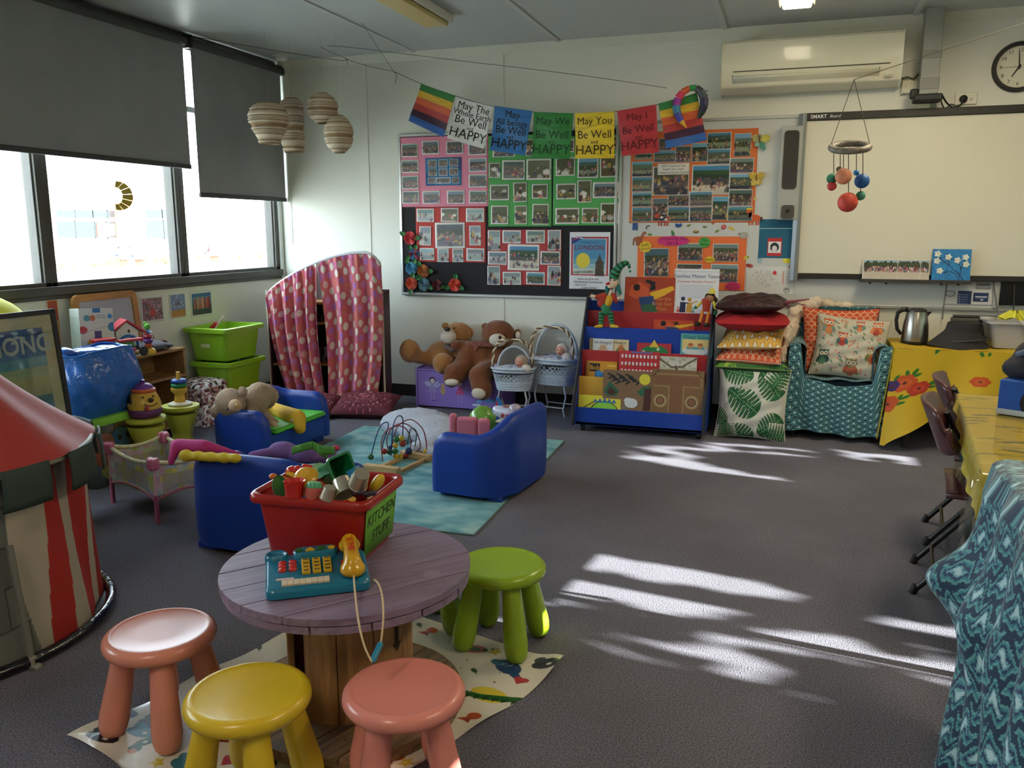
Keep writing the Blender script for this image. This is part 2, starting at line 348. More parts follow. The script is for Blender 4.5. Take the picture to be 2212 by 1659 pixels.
b = B(); b.box(XL, XR, YB - .014, YB, 0, .1); struct(b, 'baseboard_back', M('1c1a1a', .6))
b = B(); b.box(XL, XL + .014, YF, YB, 0, .1); struct(b, 'baseboard_left', M('1c1a1a', .6))
# corner post of the window wall and the sill
b = B(); b.box(XL - .02, XL + .03, 6.40, 6.445, 1.0, 2.76); trim(b, M('cfd2cc', .5))
b = B(); b.box(XL - .08, XL + .035, .3, 6.42, 1.02, 1.075); b.box(XL - .08, XL + .022, .3, 6.42, .995, 1.02); trim(b, GREYF, bevel=.004)
def win(n, y0, y1, x, z0, z1, side, tz=None):
    e = tag(thing('window_%d' % n, None, None), kind='structure')
    b = B(); f = .045; xa, xb = (x - .09, x + .012) if side > 0 else (x - .012, x + .09)
    b.box(xa, xb, y0, y0 + f, z0, z1); b.box(xa, xb, y1 - f, y1, z0, z1); b.box(xa, xb, y0, y1, z0, z0 + .03); b.box(xa, xb, y0, y1, z1 - .04, z1)
    xi = xb - .03 if side > 0 else xa; b.box(xa + .02, xb - .018, y0 + f, y0 + f + .012, z0, z1); b.box(xa + .02, xb - .018, y1 - f - .012, y1 - f, z0, z1)
    if tz: b.box(xa + .01, xb - .01, y0, y1, tz - .02, tz + .02)
    b.ob('window_frame', GREYF, e, bevel=.003)
    b = B(); b.box((xa + xb) / 2 - .003, (xa + xb) / 2 + .003, y0 + f, y1 - f, z0 + .03, z1 - .04); b.ob('pane', PANE, e); return e
for i, (y0, y1) in enumerate(((5.18, 6.40), (3.98, 5.18), (2.78, 3.98), (1.54, 2.78), (.30, 1.54))): win(i + 1, y0, y1, XL, 1.07, 2.76, 1, 2.30)
for i, (y0, y1) in enumerate(((.9, 2.6), (2.6, 4.3), (4.3, 6.0))): win(i + 6, y0, y1, XR, 1.0, 2.5, -1)
# ---------------- outside ----------------
b = B(); b.box(-60, 40, -40, 60, -.3, -.13); tag(b.ob('ground', M('c9c6bd', .9, var=.08, vs=.5), smooth=0), kind='structure')
BX = -36
e = thing('school_building', 'long pale school block with dark windows across the sunny yard', 'building')
pt = lambda px, py, X=BX: atX(px, py, X)
b = B(); b.box(BX - 6, BX, 14, 75, -.13, 4.2); b.ob('wall', M('e6d9c0', .8), e)
b = B(); b.box(BX - 7, BX + 1.6, 13, 76, 4.2, 4.5); b.ob('roof', M('d8d6d0', .6), e)
def bq(x0, x1, y0, y1, nm, mat, par, off=.05):
    p = pt(x0, y1); q = pt(x1, y0); b = B(); b.box(BX, BX + off, p.y, q.y, p.z, q.z); return b.ob(nm, mat, par)
bq(253, 292, 430, 560, 'pillar', M('c98a58', .8, var=.15, vs=4), e, .5)
DG = M('23282c', .25)
for (x0, x1, y0, y1) in ((199, 228, 455, 470), (230, 252, 455, 470), (204, 228, 480, 514), (230, 254, 478, 514), (294, 303, 455, 472), (313, 346, 453, 471), (349, 380, 453, 471), (295, 305, 476, 515), (315, 349, 476, 515), (353, 384, 476, 516), (120, 158, 455, 470), (160, 196, 455, 470), (122, 158, 478, 514), (162, 200, 478, 514)):
    f = bq(x0 - 2, x1 + 2, y0 - 2, y1 + 2, 'window', M('eceae4', .5), e, .08); bq(x0, x1, y0, y1, 'pane', DG, f, .1)
bq(207, 227, 481, 513, 'poster', M('c8402c', .6), e, .14); bq(232, 243, 484, 508, 'notice', M('e8e4d0', .6), e, .14)
d = bq(462, 483, 474, 520, 'door', M('d6c49a', .6), e, .08); bq(469, 476, 482, 516, 'pane', DG, d, .1)
def shrub(px, py, X, r, lab, seed):
    rng = random.Random(seed); p = atX(px, py, X); e = thing('shrub', lab, 'shrub', (X, p.y, -.13), group='low shrubs in the yard')
    b = B(); s = B()
    for i in range(160):
        a = rng.uniform(0, 2 * PI); q = r * math.sqrt(rng.random()); z = rng.random() * r * .9 * (1.2 - q / r); c = Vector((q * math.cos(a), q * math.sin(a), .1 + z)); n = Vector((rng.gauss(0, 1), rng.gauss(0, 1), rng.gauss(0, 1))).normalized() * r * .13; t = n.orthogonal().normalized() * r * .07
        b.add([c - n, c + t, c + n, c - t], [(0, 1, 2, 3)])
    for i in range(7): a = i * .9; s.cone((0, 0, 0), (r * .5 * math.cos(a), r * .5 * math.sin(a), r * .8), .02, .008, 5)
    tag(b.ob('foliage', M('7a8a3a', .7), e, smooth=0), kind='stuff'); s.ob('stem', M('6a5a40', .8), e)
for i, (px, r, l) in enumerate(((130, .5, 'low shrub in the yard, leftmost seen through the middle pane'), (160, .35, 'tiny shrub beside the leftmost yard shrub'), (205, .5, 'rounded low shrub left of the seated group'), (245, .75, 'tall yellow-green shrub touching the seated group'), (357, .8, 'wide dark shrub by the window mullion'), (487, .4, 'low shrub right of the yard bench seen in the last pane'), (519, .7, 'leafy shrub in the middle of the last pane'), (562, .7, 'leafy shrub near the right end of the last pane'))):
    shrub(px, 568, -27, r * .62, l, i)
def seat_person(px, py, X, top, lab, face):
    p = atX(px, py, X); e = thing('person', lab, 'person', (X, p.y, .15), face); e.scale = (.62, .62, .62)
    I = [((0, 0, .02), (0, 0, .42), .15, .19), ((0, 0, .45), (0, 0, .6), .07, .06), ((0, 0, .68), (.1, .12, .12)), ((.09, 0, 0), (.1, -.4, .02), .1, .07), ((-.09, 0, 0), (-.1, -.4, .02), .1, .07), ((.1, -.4, .02), (.1, -.42, -.4), .065, .05), ((-.1, -.4, .02), (-.1, -.42, -.4), .065, .05), ((.2, 0, .4), (.25, -.18, .15), .06, .05), ((-.2, 0, .4), (-.25, -.18, .15), .06, .05), ((.25, -.18, .15), (.08, -.34, .14), .05, .035), ((-.25, -.18, .15), (-.08, -.34, .14), .05, .035)]
    soft('body', I, M(top, .8), e, .035, it=2)
    b = B(); b.sph((0, .02, .73), (.11, .12, .1), 10); b.ob('hair', M('2a2422', .9), e); return e
seat_person(259, 560, -30, '3a4468', 'seated child in dark blue at the left of the yard table', -120)
seat_person(283, 558, -30, '45506c', 'seated child in blue leaning over the yard table', 60)
seat_person(454, 552, -30, '3c2c34', 'seated child in dark clothes behind the yard bench', -30)
seat_person(478, 552, -30, '8a7f80', 'seated child in pale grey facing the one in dark clothes', 150)
for (px, lab) in ((286, 'grey timber table beside the pair seated in the yard'), (450, 'long low timber bench in the yard, under the child in dark clothes')):
    p = atX(px, 567, -27); e = thing('yard_table', lab, 'table', (-27, p.y, -.13))
    b = B(); b.box(-.35, .35, -.65, .65, .30, .35); b.ob('tabletop', M('8a6a58', .8), e)
    for s in (-.5, .5): b = B(); b.box(-.3, .3, s - .04, s + .04, 0, .30); b.ob('leg', M('7a6258', .8), e)
# unseen leaf screen added outside the right-hand windows, gaps cut to shape sun patches
PATCH = [[(-.98, 3.40), (-.67, 3.40), (-.33, 3.37), (.1, 3.27), (.08, 3.2), (-.4, 3.12), (-1.0, 3.2)], [(-1.0, 3.15), (-.45, 3.08), (-.02, 3.1), (-.1, 3.02), (-.42, 2.93), (-1.0, 2.88)],
         [(-.62, 2.63), (-.45, 2.70), (-.1, 2.72), (.14, 2.53)], [(-.22, 2.79), (-.04, 2.97), (.2, 2.93), (.25, 2.79), (.1, 2.78)], [(.28, 3.16), (.9, 3.17), (.95, 2.70), (.27, 2.79)],
         [(-1.0, 5.10), (-.92, 5.28), (-.55, 5.28), (-.5, 5.1), (-.1, 4.85), (.2, 4.78), (-.4, 4.86)], [(-.95, 5.33), (-.5, 5.62), (.1, 5.62), (.3, 5.52), (.25, 5.46), (-.4, 5.42)], [(.32, 5.66), (1.1, 5.6), (1.1, 5.42), (.35, 5.5)], [(-.95, 4.03), (-.9, 4.15), (-.74, 4.06), (-.81, 3.95)], [(-1.2, 1.70), (-1.02, 1.68), (-1.02, 1.79), (-1.2, 1.80)], [(-1.08, 2.58), (-.9, 2.56), (-.9, 2.68), (-1.08, 2.70)], [(-1.75, 2.40), (-1.5, 2.40), (-1.5, 2.52), (-1.75, 2.52)]]
_bars = [((-1.2, 3.29), (.0, 3.14), .03), ((-1.1, 2.98), (.0, 2.86), .025), ((-.55, 2.68), (.2, 2.55), .018), ((.25, 2.98), (.9, 2.88), .03), ((-1.0, 5.22), (0, 5.1), .025), ((-.8, 5.5), (1.1, 5.54), .03)]
def _in(x, y, P):
    c = False
    for i in range(len(P)):
        x1, y1 = P[i]; x2, y2 = P[(i + 1) % len(P)]
        if (y1 > y) != (y2 > y) and x < (x2 - x1) * (y - y1) / (y2 - y1) + x1: c = not c
    return c
def _near(x, y, P, w=.04):
    if _in(x, y, P): return True
    if min(p[0] for p in P) - w > x or max(p[0] for p in P) + w < x or min(p[1] for p in P) - w > y or max(p[1] for p in P) + w < y: return False
    q = Vector((x, y))
    for i in range(len(P)):
        a = Vector(P[i]); d = Vector(P[(i + 1) % len(P)]) - a; t = max(0, min(1, (q - a).dot(d) / d.length_squared))
        if (q - a - d * t).length < w: return True
    return False
def _bar(x, y):
    for (a, b_, w) in _bars:
        d = Vector(b_) - Vector(a); t = max(0, min(1, (Vector((x, y)) - Vector(a)).dot(d) / d.length_squared))
        if (Vector((x, y)) - Vector(a) - d * t).length < w: return True
    return False
b = B(); rng = random.Random(3); XT = 5.2
yy = -.2
while yy < 6.4:
    zz = .6
    while zz < 3.1:
        y = yy + rng.uniform(-.012, .012); z = zz + rng.uniform(-.012, .012); t = z / -SUND.z; fx = XT + SUND.x * t; fy = y + SUND.y * t
        if not (any(_near(fx, fy, P) for P in PATCH)) or (_bar(fx, fy) and rng.random() < .5):
            c = Vector((XT + rng.uniform(-.05, .05), y, z)); a = rng.uniform(0, PI); u = Vector((.25, math.cos(a), math.sin(a))) * .056; w = Vector((0, -math.sin(a), math.cos(a))) * .040
            b.add([c - u, c + w, c + u, c - w], [(0, 1, 2, 3)])
            c = c + Vector((.06, .018, .014)); b.add([c - u, c - w, c + u, c + w], [(0, 1, 2, 3)])
        zz += .032
    yy += .038
for i in range(9): b.tube([(XT + .1, -.6 + i * .9, .62), (XT + .12, -.5 + i * .9, 1.2), (XT + .1, -.3 + i * .85, 3.0)], [.03, .02, .008], 6)
tag(b.ob('leaf_screen', M('5a6a34', .7), smooth=0), 'unseen leaf screen added outside the right-hand windows to shape the sun patches', 'foliage', kind='stuff')
b = B(); b.box(XR + .8, XR + 1.3, YF, 6.6, -.13, .6); tag(b.ob('garden_bed', M('6a5a48', .9)), 'raised garden bed under the added leaf screen outside the right-hand windows', 'garden bed')
# ---------------- blinds, ceiling fittings ----------------
def blind(y0, y1, zb, lab, x=XL + .07):
    e = thing('roller_blind', lab, 'blind', (x, (y0 + y1) / 2, zb)); h = (y1 - y0) / 2
    b = B(); b.box(-.001, .001, -h, h, .02, 2.74 - zb); b.ob('fabric', M('8c8f8e', .85, bump=.2, bs=300, var=.06, vs=3), e)
    b = B(); b.box(-.012, .012, -h, h, -.012, .022); b.ob('bottom_bar', M('38383a', .5), e, bevel=.005)
    b = B(); b.cone((0, -h - .02, 2.755 - zb), (0, h + .02, 2.755 - zb), .032, n=14); b.ob('roller', M('444646', .7), e)
    for s in (-1, 1): b = B(); b.box(-.035, .035, s * (h + .025) - .006, s * (h + .025) + .006, 2.71 - zb, 2.80 - zb); b.ob('bracket', M('2e3030', .5), e)
    return e
blind(2.85, 5.245, 1.87, 'wide charcoal roller blind covering the upper part of the long window')
bl = blind(5.31, 6.43, 1.67, 'narrower charcoal roller blind pulled lower, beside the room corner', XL + .085)
b = B(); b.tube([(.03, .60, 1.05), (.035, .60, .2), (.03, .60, -.35), (.035, .59, -.42), (.04, .575, -.35), (.04, .57, .2), (.035, .57, 1.05)], .0025, 6); b.ob('chain', M('c8c8c4', .4), bl)
blind(.3, 2.77, 1.87, 'charcoal roller blind nearest the camera on the window wall')
b = B(); b.box(XL, XL + .05, .3, 6.42, 2.785, 2.81); trim(b, GREYF)
def lamp_unit(x, y0, y1, lab, lit):
    e = thing('ceiling_light', lab, 'light', (x, (y0 + y1) / 2, ZC)); h = (y1 - y0) / 2
    b = B(); b.box(-.11, .11, -h, h, -.045, 0); b.ob('housing', M('d8d6cc', .4), e, bevel=.006)
    b = B(); b.box(-.085, .085, -h + .02, h - .02, -.075, -.045); b.ob('diffuser', M('fff0d0', .4, emit=7 if lit else 0, key='d%d' % lit) if lit else M('c8b070', .35), e, bevel=.012)
    for s in (-1, 1): b = B(); b.box(s * .1 - .004, s * .1 + .004, -h, h, -.055, -.045); b.ob('trim_strip', M('efece0', .4), e)
lamp_unit(-2.36, 4.2, 5.44, 'unlit ceiling light with a yellowed cover above the toys', 0)
lamp_unit(.9, 4.0, 5.2, 'lit ceiling light above the right-hand table', 1)
lamp_unit(-.09, 4.5, 5.72, 'lit ceiling light in front of the air conditioner', 1)
lamp_unit(1.6, 1.0, 2.2, 'lit ceiling light above the folding chairs', 1)  # fitting added to go with the fill light near the camera
lamp_unit(-1.2, -1.2, 0, 'lit ceiling light behind the camera', 1)  # fitting added to go with the fill light behind the camera
e = thing('smoke_detector', 'small round white smoke detector on the ceiling by the room corner', 'smoke detector', (-4.06, 6.15, ZC))
b = B(); b.lathe([(.06, 0), (.062, -.02), (.055, -.028)], 24); b.ob('base', M('cfcfc8', .5), e)
b = B(); b.lathe([(.045, -.028), (.047, -.042), (.035, -.052), (.001, -.054)], 24); b.ob('sensor', M('dededa', .5), e)
# paper sun on the pane
p = atX(258, 423, XL - .02); e = thing('sun_sticker', 'mustard-yellow half sun ring stuck on the middle window pane', 'sticker', mtx=FR((XL - .028, p.y, p.z), 90))
b = B()
for i in range(7):
    a0, a1 = R(-105 + i * 29), R(-105 + i * 29 + 27.5); P = []
    for k in range(5): a = a0 + (a1 - a0) * k / 4; P.append((.105 * math.cos(a) * 1.25, .096 * math.sin(a)))
    for k in range(5): a = a1 - (a1 - a0) * k / 4; q = .056; P.append((q * math.cos(a) - .022, q * math.sin(a)))
    b.prism(P, 0, .002)
b.ob('ray', M('b09a34', .6), e, smooth=0)
# ---------------- boards and what is pinned on them ----------------
ALU = M('b4b6b2', .35, metal=.6); BLK = M('17171a', .8, bump=.2, bs=200)
def WB(px, py, off=0): p = atY(px, py, YB - off); return p
def board(name, label, x0, x1, z0, z1, mat, f=.022, d=.02, cat='board'):
    e = thing(name, label, cat, ((x0 + x1) / 2, YB, z0)); w = (x1 - x0) / 2; h = z1 - z0
    b = B(); b.box(-w + .005, w - .005, -d, 0, .005, h - .005); b.ob('panel', mat, e, smooth=0)
    for (a, c, p, q) in ((-w, w, 0, f), (-w, w, h - f, h)): b = B(); b.box(a, c, -d - .008, 0, p, q); b.ob('frame_rail', ALU, e, bevel=.003)
    for a in (-w, w - f): b = B(); b.box(a, a + f, -d - .009, 0, f, h - f); b.ob('frame_rail', ALU, e, bevel=.003)
    return e
nb = board('notice_board', 'wide black fabric notice board covered with photo posters', -3.165, -1.325, .875, 2.19, BLK)
ws = board('whiteboard', 'long white board behind the orange posters and under the smart board', -1.315, 2.3, .872, 2.215, M('c3c6c2', .25))
D0 = .021
rngp = random.Random(11)
def poster(label, x0, y0, x1, y1, col, name='poster', off=D0, group=None, roll=0, cvf=None, res=None, rough=.7, us=1):
    a = WB(x0, y0, off); c = WB(x1, y1, off); w = c.x - a.x; h = a.z - c.z; e = thing(name, label, name.replace('_', ' ') if name in ('poster', 'sticker') else 'poster', mtx=FR(((a.x + c.x) / 2, YB - off - .001, (a.z + c.z) / 2), 0, 0, roll), group=group)
    n = res or max(8, int((x1 - x0) / 2)); cv = Cv((x1 - x0) * us, (y1 - y0) * us, n, col)
    if cvf: cvf(cv)
    sheet(cv, w, h, 'sheet', e, None, VCM(rough=rough), solid=.001)
    return e, a, c, w, h
def photos(e, a, c, lst, kind, s, ox, oy, border=.07):
    cx, cz = (a.x + c.x) / 2, (a.z + c.z) / 2
    for t in lst:
        x0, y0, x1, y1 = t[:4]; k = t[4] if len(t) > 4 else kind
        p = WB(ox + x0 / s, oy + y0 / s, D0); q = WB(ox + x1 / s, oy + y1 / s, D0); w = q.x - p.x; h = p.z - q.z
        cv = Cv(1.0, h / w, 26); cv.photo(0, 0, 1, h / w, k, rngp, border)
        sheet(cv, w, h, 'photo', e, Tm((p.x + q.x) / 2 - cx, (p.z + q.z) / 2 - cz, .003 + .0005 * (len(e.children) % 5)) @ Rz(rngp.uniform(-1, 1)), VCM(rough=.35, key='gl'), solid=.0015)
s3, o3 = 3.3185, (840, 160)
def P3(label, box, col, lst, kind, **k):
    x0, y0, x1, y1 = [v / s3 for v in box]; e, a, c, w, h = poster(label, 840 + x0, 160 + y0, 840 + x1, 160 + y1, col, **k); photos(e, a, c, lst, kind, s3, 840, 160); return e, a, c
e, a, c = P3('pink poster of classroom photos with a blue card in its middle', (82, 455, 714, 948), 'd9849c', [(90, 500, 212, 594), (238, 480, 362, 574), (412, 480, 536, 572), (570, 492, 702, 580), (88, 617, 216, 708), (574, 603, 702, 700), (92, 730, 216, 825), (574, 720, 704, 812), (96, 838, 222, 930), (242, 838, 368, 930), (418, 834, 546, 930), (576, 836, 704, 926)], 'crowd')
cx, cz = (a.x + c.x) / 2, (a.z + c.z) / 2; p = WB(840 + 262 / s3, 160 + 603 / s3, D0); q = WB(840 + 522 / s3, 160 + 797 / s3, D0)
cv = Cv(260, 194, 40, '2f6f9c'); cv.rect(0, 100, 60, 194, '24588a'); cv.rect(200, 0, 260, 90, '1f4676')
bc = tag(sheet(cv, q.x - p.x, p.z - q.z, 'blue_card', e, Tm((p.x + q.x) / 2 - cx, (p.z + q.z) / 2 - cz, .003), solid=.001))
for (x0, y0, x1, y1) in ((20, 18, 82, 68), (98, 18, 162, 68), (176, 16, 238, 64), (22, 76, 82, 124), (98, 78, 160, 124), (176, 74, 238, 122), (18, 134, 70, 174), (76, 134, 182, 174), (194, 134, 244, 174)):
    k = (q.x - p.x) / 260; cv = Cv(x1 - x0, y1 - y0, 14); cv.photo(0, 0, x1 - x0, y1 - y0, 'crowd', rngp, .03); sheet(cv, (x1 - x0) * k, (y1 - y0) * k, 'small_photo', bc, Tm(((x0 + x1) / 2 - 130) * k, (97 - (y0 + y1) / 2) * k, .0015), VCM(rough=.35, key='gl'))
P3('left green poster of farm animal photos under the blue and green flags', (712, 445, 1166, 1092), '4f9a50', [(745, 500, 905, 592, 'crowd'), (985, 470, 1045, 585), (720, 638, 800, 742), (814, 620, 976, 756, 'crowd'), (988, 610, 1164, 756), (726, 794, 864, 904), (894, 778, 990, 916), (1028, 790, 1140, 892), (734, 944, 858, 1076), (904, 944, 990, 1076), (1030, 932, 1146, 1080)], 'farm')
P3('right green poster of farm animal photos under the yellow flag', (1182, 450, 1660, 1085), '4fa052', [(1200, 470, 1330, 560), (1610, 450, 1650, 540), (1198, 600, 1336, 728), (1356, 600, 1504, 744, 'garden'), (1516, 580, 1644, 738), (1202, 786, 1342, 896), (1354, 762, 1452, 920), (1464, 776, 1648, 888, 'crowd'), (1196, 960, 1366, 1074), (1386, 960, 1502, 1068), (1520, 926, 1642, 1070)], 'farm')
P3('upper red poster with a large group photo beside the paper flowers', (192, 955, 695, 1352), 'b23a34', [(200, 965, 326, 1060), (374, 960, 502, 1060, 'farm'), (554, 962, 686, 1060), (220, 1092, 306, 1228), (332, 1064, 548, 1250, 'crowd'), (578, 1086, 662, 1228), (222, 1246, 328, 1334), (350, 1250, 432, 1348), (458, 1252, 536, 1348), (558, 1248, 686, 1342)], 'play')
P3('lower red poster with an outdoor group photo in its centre', (707, 1115, 1235, 1520), 'a8373a', [(712, 1120, 800, 1264), (816, 1120, 948, 1214), (986, 1118, 1120, 1214), (1142, 1118, 1234, 1264), (712, 1270, 846, 1368), (854, 1220, 1080, 1410, 'outing'), (1088, 1270, 1230, 1368, 'crowd'), (708, 1374, 800, 1512), (818, 1416, 950, 1512), (986, 1418, 1118, 1510, 'garden'), (1138, 1374, 1232, 1516)], 'play')
def lon(cv):
    cv.rect(12, 34, 270, 314, 'a83038'); cv.rect(22, 46, 258, 304, 'dcdce0'); cv.rect(28, 50, 252, 300, '4a86ac'); cv.bands(28, 190, 252, 300, ['6a98ae', '8fb0b8', 'b8c4b8'])
    cv.poly([(12, 34), (110, 34), (12, 90)], '2a3a78'); cv.line([(12, 34), (90, 44)], 6, 'd8d8d8'); cv.line([(14, 60), (70, 36)], 5, 'b83038'); cv.ell(95, 205, 48, 55, 'd8c440'); cv.poly([(178, 315), (185, 215), (200, 190), (212, 150), (222, 190), (240, 215), (242, 315)], '4a4238')
e, a, c, w, h = poster('white LONDON book poster signed by hand, pinned low on the black board', 840 + 1298 / s3, 160 + 1133 / s3, 840 + 1580 / s3, 160 + 1545 / s3, 'd6d6da', cvf=lon, res=90, us=s3)
K = w / 282
for (t, x, y, sz, m, sh, sp) in (('LONDON', 138, 118, 44, '8c2030', 0, 1.1), ('Leigh HOBBS', 95, 282, 26, '1c1c24', .3, 1), ('Hello to all at the', 130, 330, 21, '30303c', .4, 1), ('Dandenong Community', 130, 350, 21, '30303c', .4, 1), ('Hub from', 80, 370, 21, '30303c', .4, 1), ('Leigh Hobbs', 140, 390, 22, '30303c', .4, 1), ('Mr Chicken lands on', 140, 82, 15, '1f3a5c', 0, 1)):
    text(t, sz * K, M(m, .7), e, Tm((x - 141) * K, (206 - y) * K, .002), shear=sh, space=sp)
# paper flowers on the corner of the board
def flower(cx, cy, r, c1, c2, lab, leaves, rot):
    p = WB(840 + cx / s3, 160 + cy / s3, D0); q = WB(840 + (cx + r) / s3, 160 + cy / s3, D0); r = (q.x - p.x) * 1.0
    e = thing('paper_flower', lab, 'paper flower', mtx=FR((p.x, YB - D0 - .002, p.z), 0, 0, rot), group='folded paper flowers on the notice board')
    for lay, (n, rr, z, tl) in enumerate(((6, 1.0, .004, .35), (5, .72, .012, .8), (4, .42, .018, 1.3))):
        for i in range(n):
            a = 2 * PI * i / n + lay * .5; b = B()
            def f(u, v, a=a, rr=rr, z=z, tl=tl):
                q = rr * r * v; th = (u - .5) * 1.35 * (1 - .35 * v * v); return (q * math.cos(a + th), q * math.sin(a + th), z + tl * r * .5 * v * v - .15 * r * abs(u - .5) * v)
            b.surf(f, 5, 5); b.ob('petal', M(c1 if (i + lay) % 2 else c2, .6), e, smooth=180)
    for la in leaves:
        b = B()
        def g(u, v, la=la): L = r * 1.1 * v + r * .7; wd = r * .38 * math.sin(PI * min(1, v * 1.0)) * (u - .5) * 2 * (1 + .15 * math.sin(v * 25)); return (L * math.cos(R(la)) - wd * math.sin(R(la)), L * math.sin(R(la)) + wd * math.cos(R(la)), .003 + .01 * abs(u - .5) * 2 + .012 * v)
        b.surf(g, 4, 9); b.ob('leaf', M('3a7a44', .6), e, smooth=180)
flower(155, 1175, 44, 'c23a3c', 'a82a30', 'bright red paper flower, topmost on the black board', (150, 0), 0)
flower(185, 1290, 38, '8a3240', '3a6a96', 'red and blue paper flower below the topmost red one', (110, 200, 60), 10)
flower(165, 1392, 42, '4f93b0', '2f6c8c', 'sky blue paper flower left of the orange-brown one', (40, 100), 20)
flower(250, 1412, 44, 'b87038', '9a5628', 'orange-brown paper flower beside the sky blue one', (90, 330, 200), 30)
flower(166, 1500, 42, 'd0583a', 'b84428', 'orange-red paper flower in the lower left board corner', (250, 60), 15)
flower(256, 1508, 42, '6a8e9c', '46707f', 'grey-blue paper flower in the bottom row', (300, 80), 40)
flower(350, 1512, 38, '6a2c30', '4a1c22', 'dark maroon paper flower in the bottom row', (340,), 5)
flower(476, 1510, 44, 'd6503a', 'c03a2c', 'orange-red paper flower standing apart at the right of the bottom row', (80, 200, 340), 0)
# ---- right-hand part: orange posters and stickers ----
s4 = 3.0717; X4 = lambda x: 1320 + x / s4; Y4 = lambda y: 160 + y / s4
e, a, c, w, h = poster('large orange poster crowded with garden excursion photos', X4(135), Y4(388), X4(948), Y4(985), 'cc6a34')
photos(e, a, c, [(285, 510, 430, 585), (430, 480, 530, 585, 'crowd'), (540, 460, 640, 580), (640, 390, 796, 498), (640, 500, 790, 598), (822, 395, 925, 545), (140, 582, 275, 680), (140, 684, 272, 780), (280, 615, 515, 805, 'crowd'), (540, 605, 785, 800, 'outing'), (790, 558, 945, 655, 'crowd'), (788, 662, 932, 765), (782, 768, 935, 875, 'crowd'), (140, 785, 270, 880), (140, 885, 270, 980), (278, 825, 375, 975, 'crowd'), (378, 780, 518, 875, 'crowd'), (522, 780, 670, 875), (676, 812, 772, 968), (378, 880, 518, 978), (522, 880, 668, 978, 'crowd'), (776, 878, 935, 975), (320, 430, 400, 505, 'crowd'), (160, 530, 270, 565)], 'garden', s4, 1320, 160, .03)
K = w / 813; cv = Cv(207, 72, 12, 'd6d2c6'); lb = sheet(cv, 207 * K, 72 * K, 'title_card', e, Tm((421 - 541.5) * K, (686.5 - 634) * K, .006), solid=.001)
for i, t in enumerate(('DPS Community Hub', 'English class visited', 'Cranbourne Botanic Gardens')): text(t, 17.5 * K, M('1c1c1c', .7), lb, Tm(0, (20 - 21 * i) * K, .001))
e, a, c, w, h = poster('orange poster of the community hub set-up with coloured word bubbles', X4(178), Y4(1076), X4(884), Y4(1440), 'e0703a')
photos(e, a, c, [(222, 1155, 380, 1345), (445, 1122, 605, 1240), (678, 1125, 842, 1245), (437, 1258, 605, 1320), (664, 1260, 840, 1385)], 'crowd', s4, 1320, 160, .03)
K = w / 706
for (t, x0, y0, x1, y1, col, tc, sz) in (('Community Hub\nSet Up', 310, 1080, 518, 1145, 'c8327a', '3a1024', 28), ('Toy\nArea', 580, 1088, 654, 1155, '4a9a4a', '123a14', 26), ('Dolls\nHouse', 190, 1115, 272, 1190, 'd8b838', '3a2a10', 24), ('Books', 622, 1212, 690, 1252, 'd8b830', '3a2a10', 24), ('Future\nClassrooms', 762, 1375, 858, 1430, 'c83068', '4a1028', 20)):
    P = []; n = 40; wx, wy = (x1 - x0) / 2, (y1 - y0) / 2
    for i in range(n): t_ = 2 * PI * i / n; q = 1 + .07 * math.sin(t_ * 9); P.append((wx * q * math.cos(t_) * K, wy * q * math.sin(t_) * K))
    b = B(); b.prism(P, 0, .001); o = b.ob('word_bubble', M(col, .7), e, Tm(((x0 + x1) / 2 - 531) * K, (1258 - (y0 + y1) / 2) * K, .006) @ Rz(12 if t.startswith('Dolls') else 0), smooth=0)
    text(t, sz * K, M(tc, .7), o, Tm(0, 0, .0015))
def teal(cv): cv.rect(0, 60, 210, 64, '8ab0bc'); cv.rect(56, 125, 144, 245, 'b83034'); cv.rect(60, 150, 140, 225, 'dcdcdc'); cv.ell(100, 186, 28, 30, '222226'); cv.ell(100, 196, 16, 20, 'dcdcdc')
poster('tall teal poster with a small red and white badge below the speaker', X4(988), Y4(963), X4(1198), Y4(1222), '1f5f78', cvf=teal, res=70, us=s4)
def mp(cv):
    for i in range(60):
        x, y = random.uniform(20, 220), random.uniform(15, 140)
        if (x - 120) ** 2 / 90 ** 2 + (y - 80) ** 2 / 60 ** 2 < 1: cv.ell(x, y, 7, 4, '8c8c8c', random.uniform(0, 180)); cv.ell(x, y, 5, 2.5, 'd2d2d2', random.uniform(0, 180))
    cv.ell(178, 42, 11, 14, 'c83038'); cv.rect(226, 28, 236, 118, 'b84838'); cv.rect(229, 28, 233, 118, 'd8cfc8')
    for i in range(8): cv.rect(246, 32 + i * 11, 280, 35 + i * 11, 'a0a0a8')
    cv.ell(258, 160, 18, 18, '1c1c1c'); cv.ell(258, 160, 14, 14, 'd8d8d8'); cv.poly([(250, 170), (250, 150), (268, 152), (256, 162)], '2c6048')
poster('white printed site map under the teal poster', X4(905), Y4(1275), X4(1205), Y4(1462), 'd2d2d0', cvf=mp, res=150, us=s4)
def small(label, px, py, w, polys, name='sticker', cat='sticker', rot=0, group='little farm and garden stickers', par=None):
    """polys: list of (points in -1..1, colour)"""
    p = WB(X4(px), Y4(py), D0); q = WB(X4(px + w), Y4(py), D0); k = (q.x - p.x) / 2
    e = thing(name, label, cat, mtx=FR((p.x, YB - D0 - .001, p.z), 0, 0, rot), group=group)
    for i, (P, col) in enumerate(polys): b = B(); b.prism([(x * k, y * k) for x, y in P], .0006 * i, .0006 * (i + 1) + .0004); b.ob('cutout', M(col, .6), e, smooth=0)
    return e
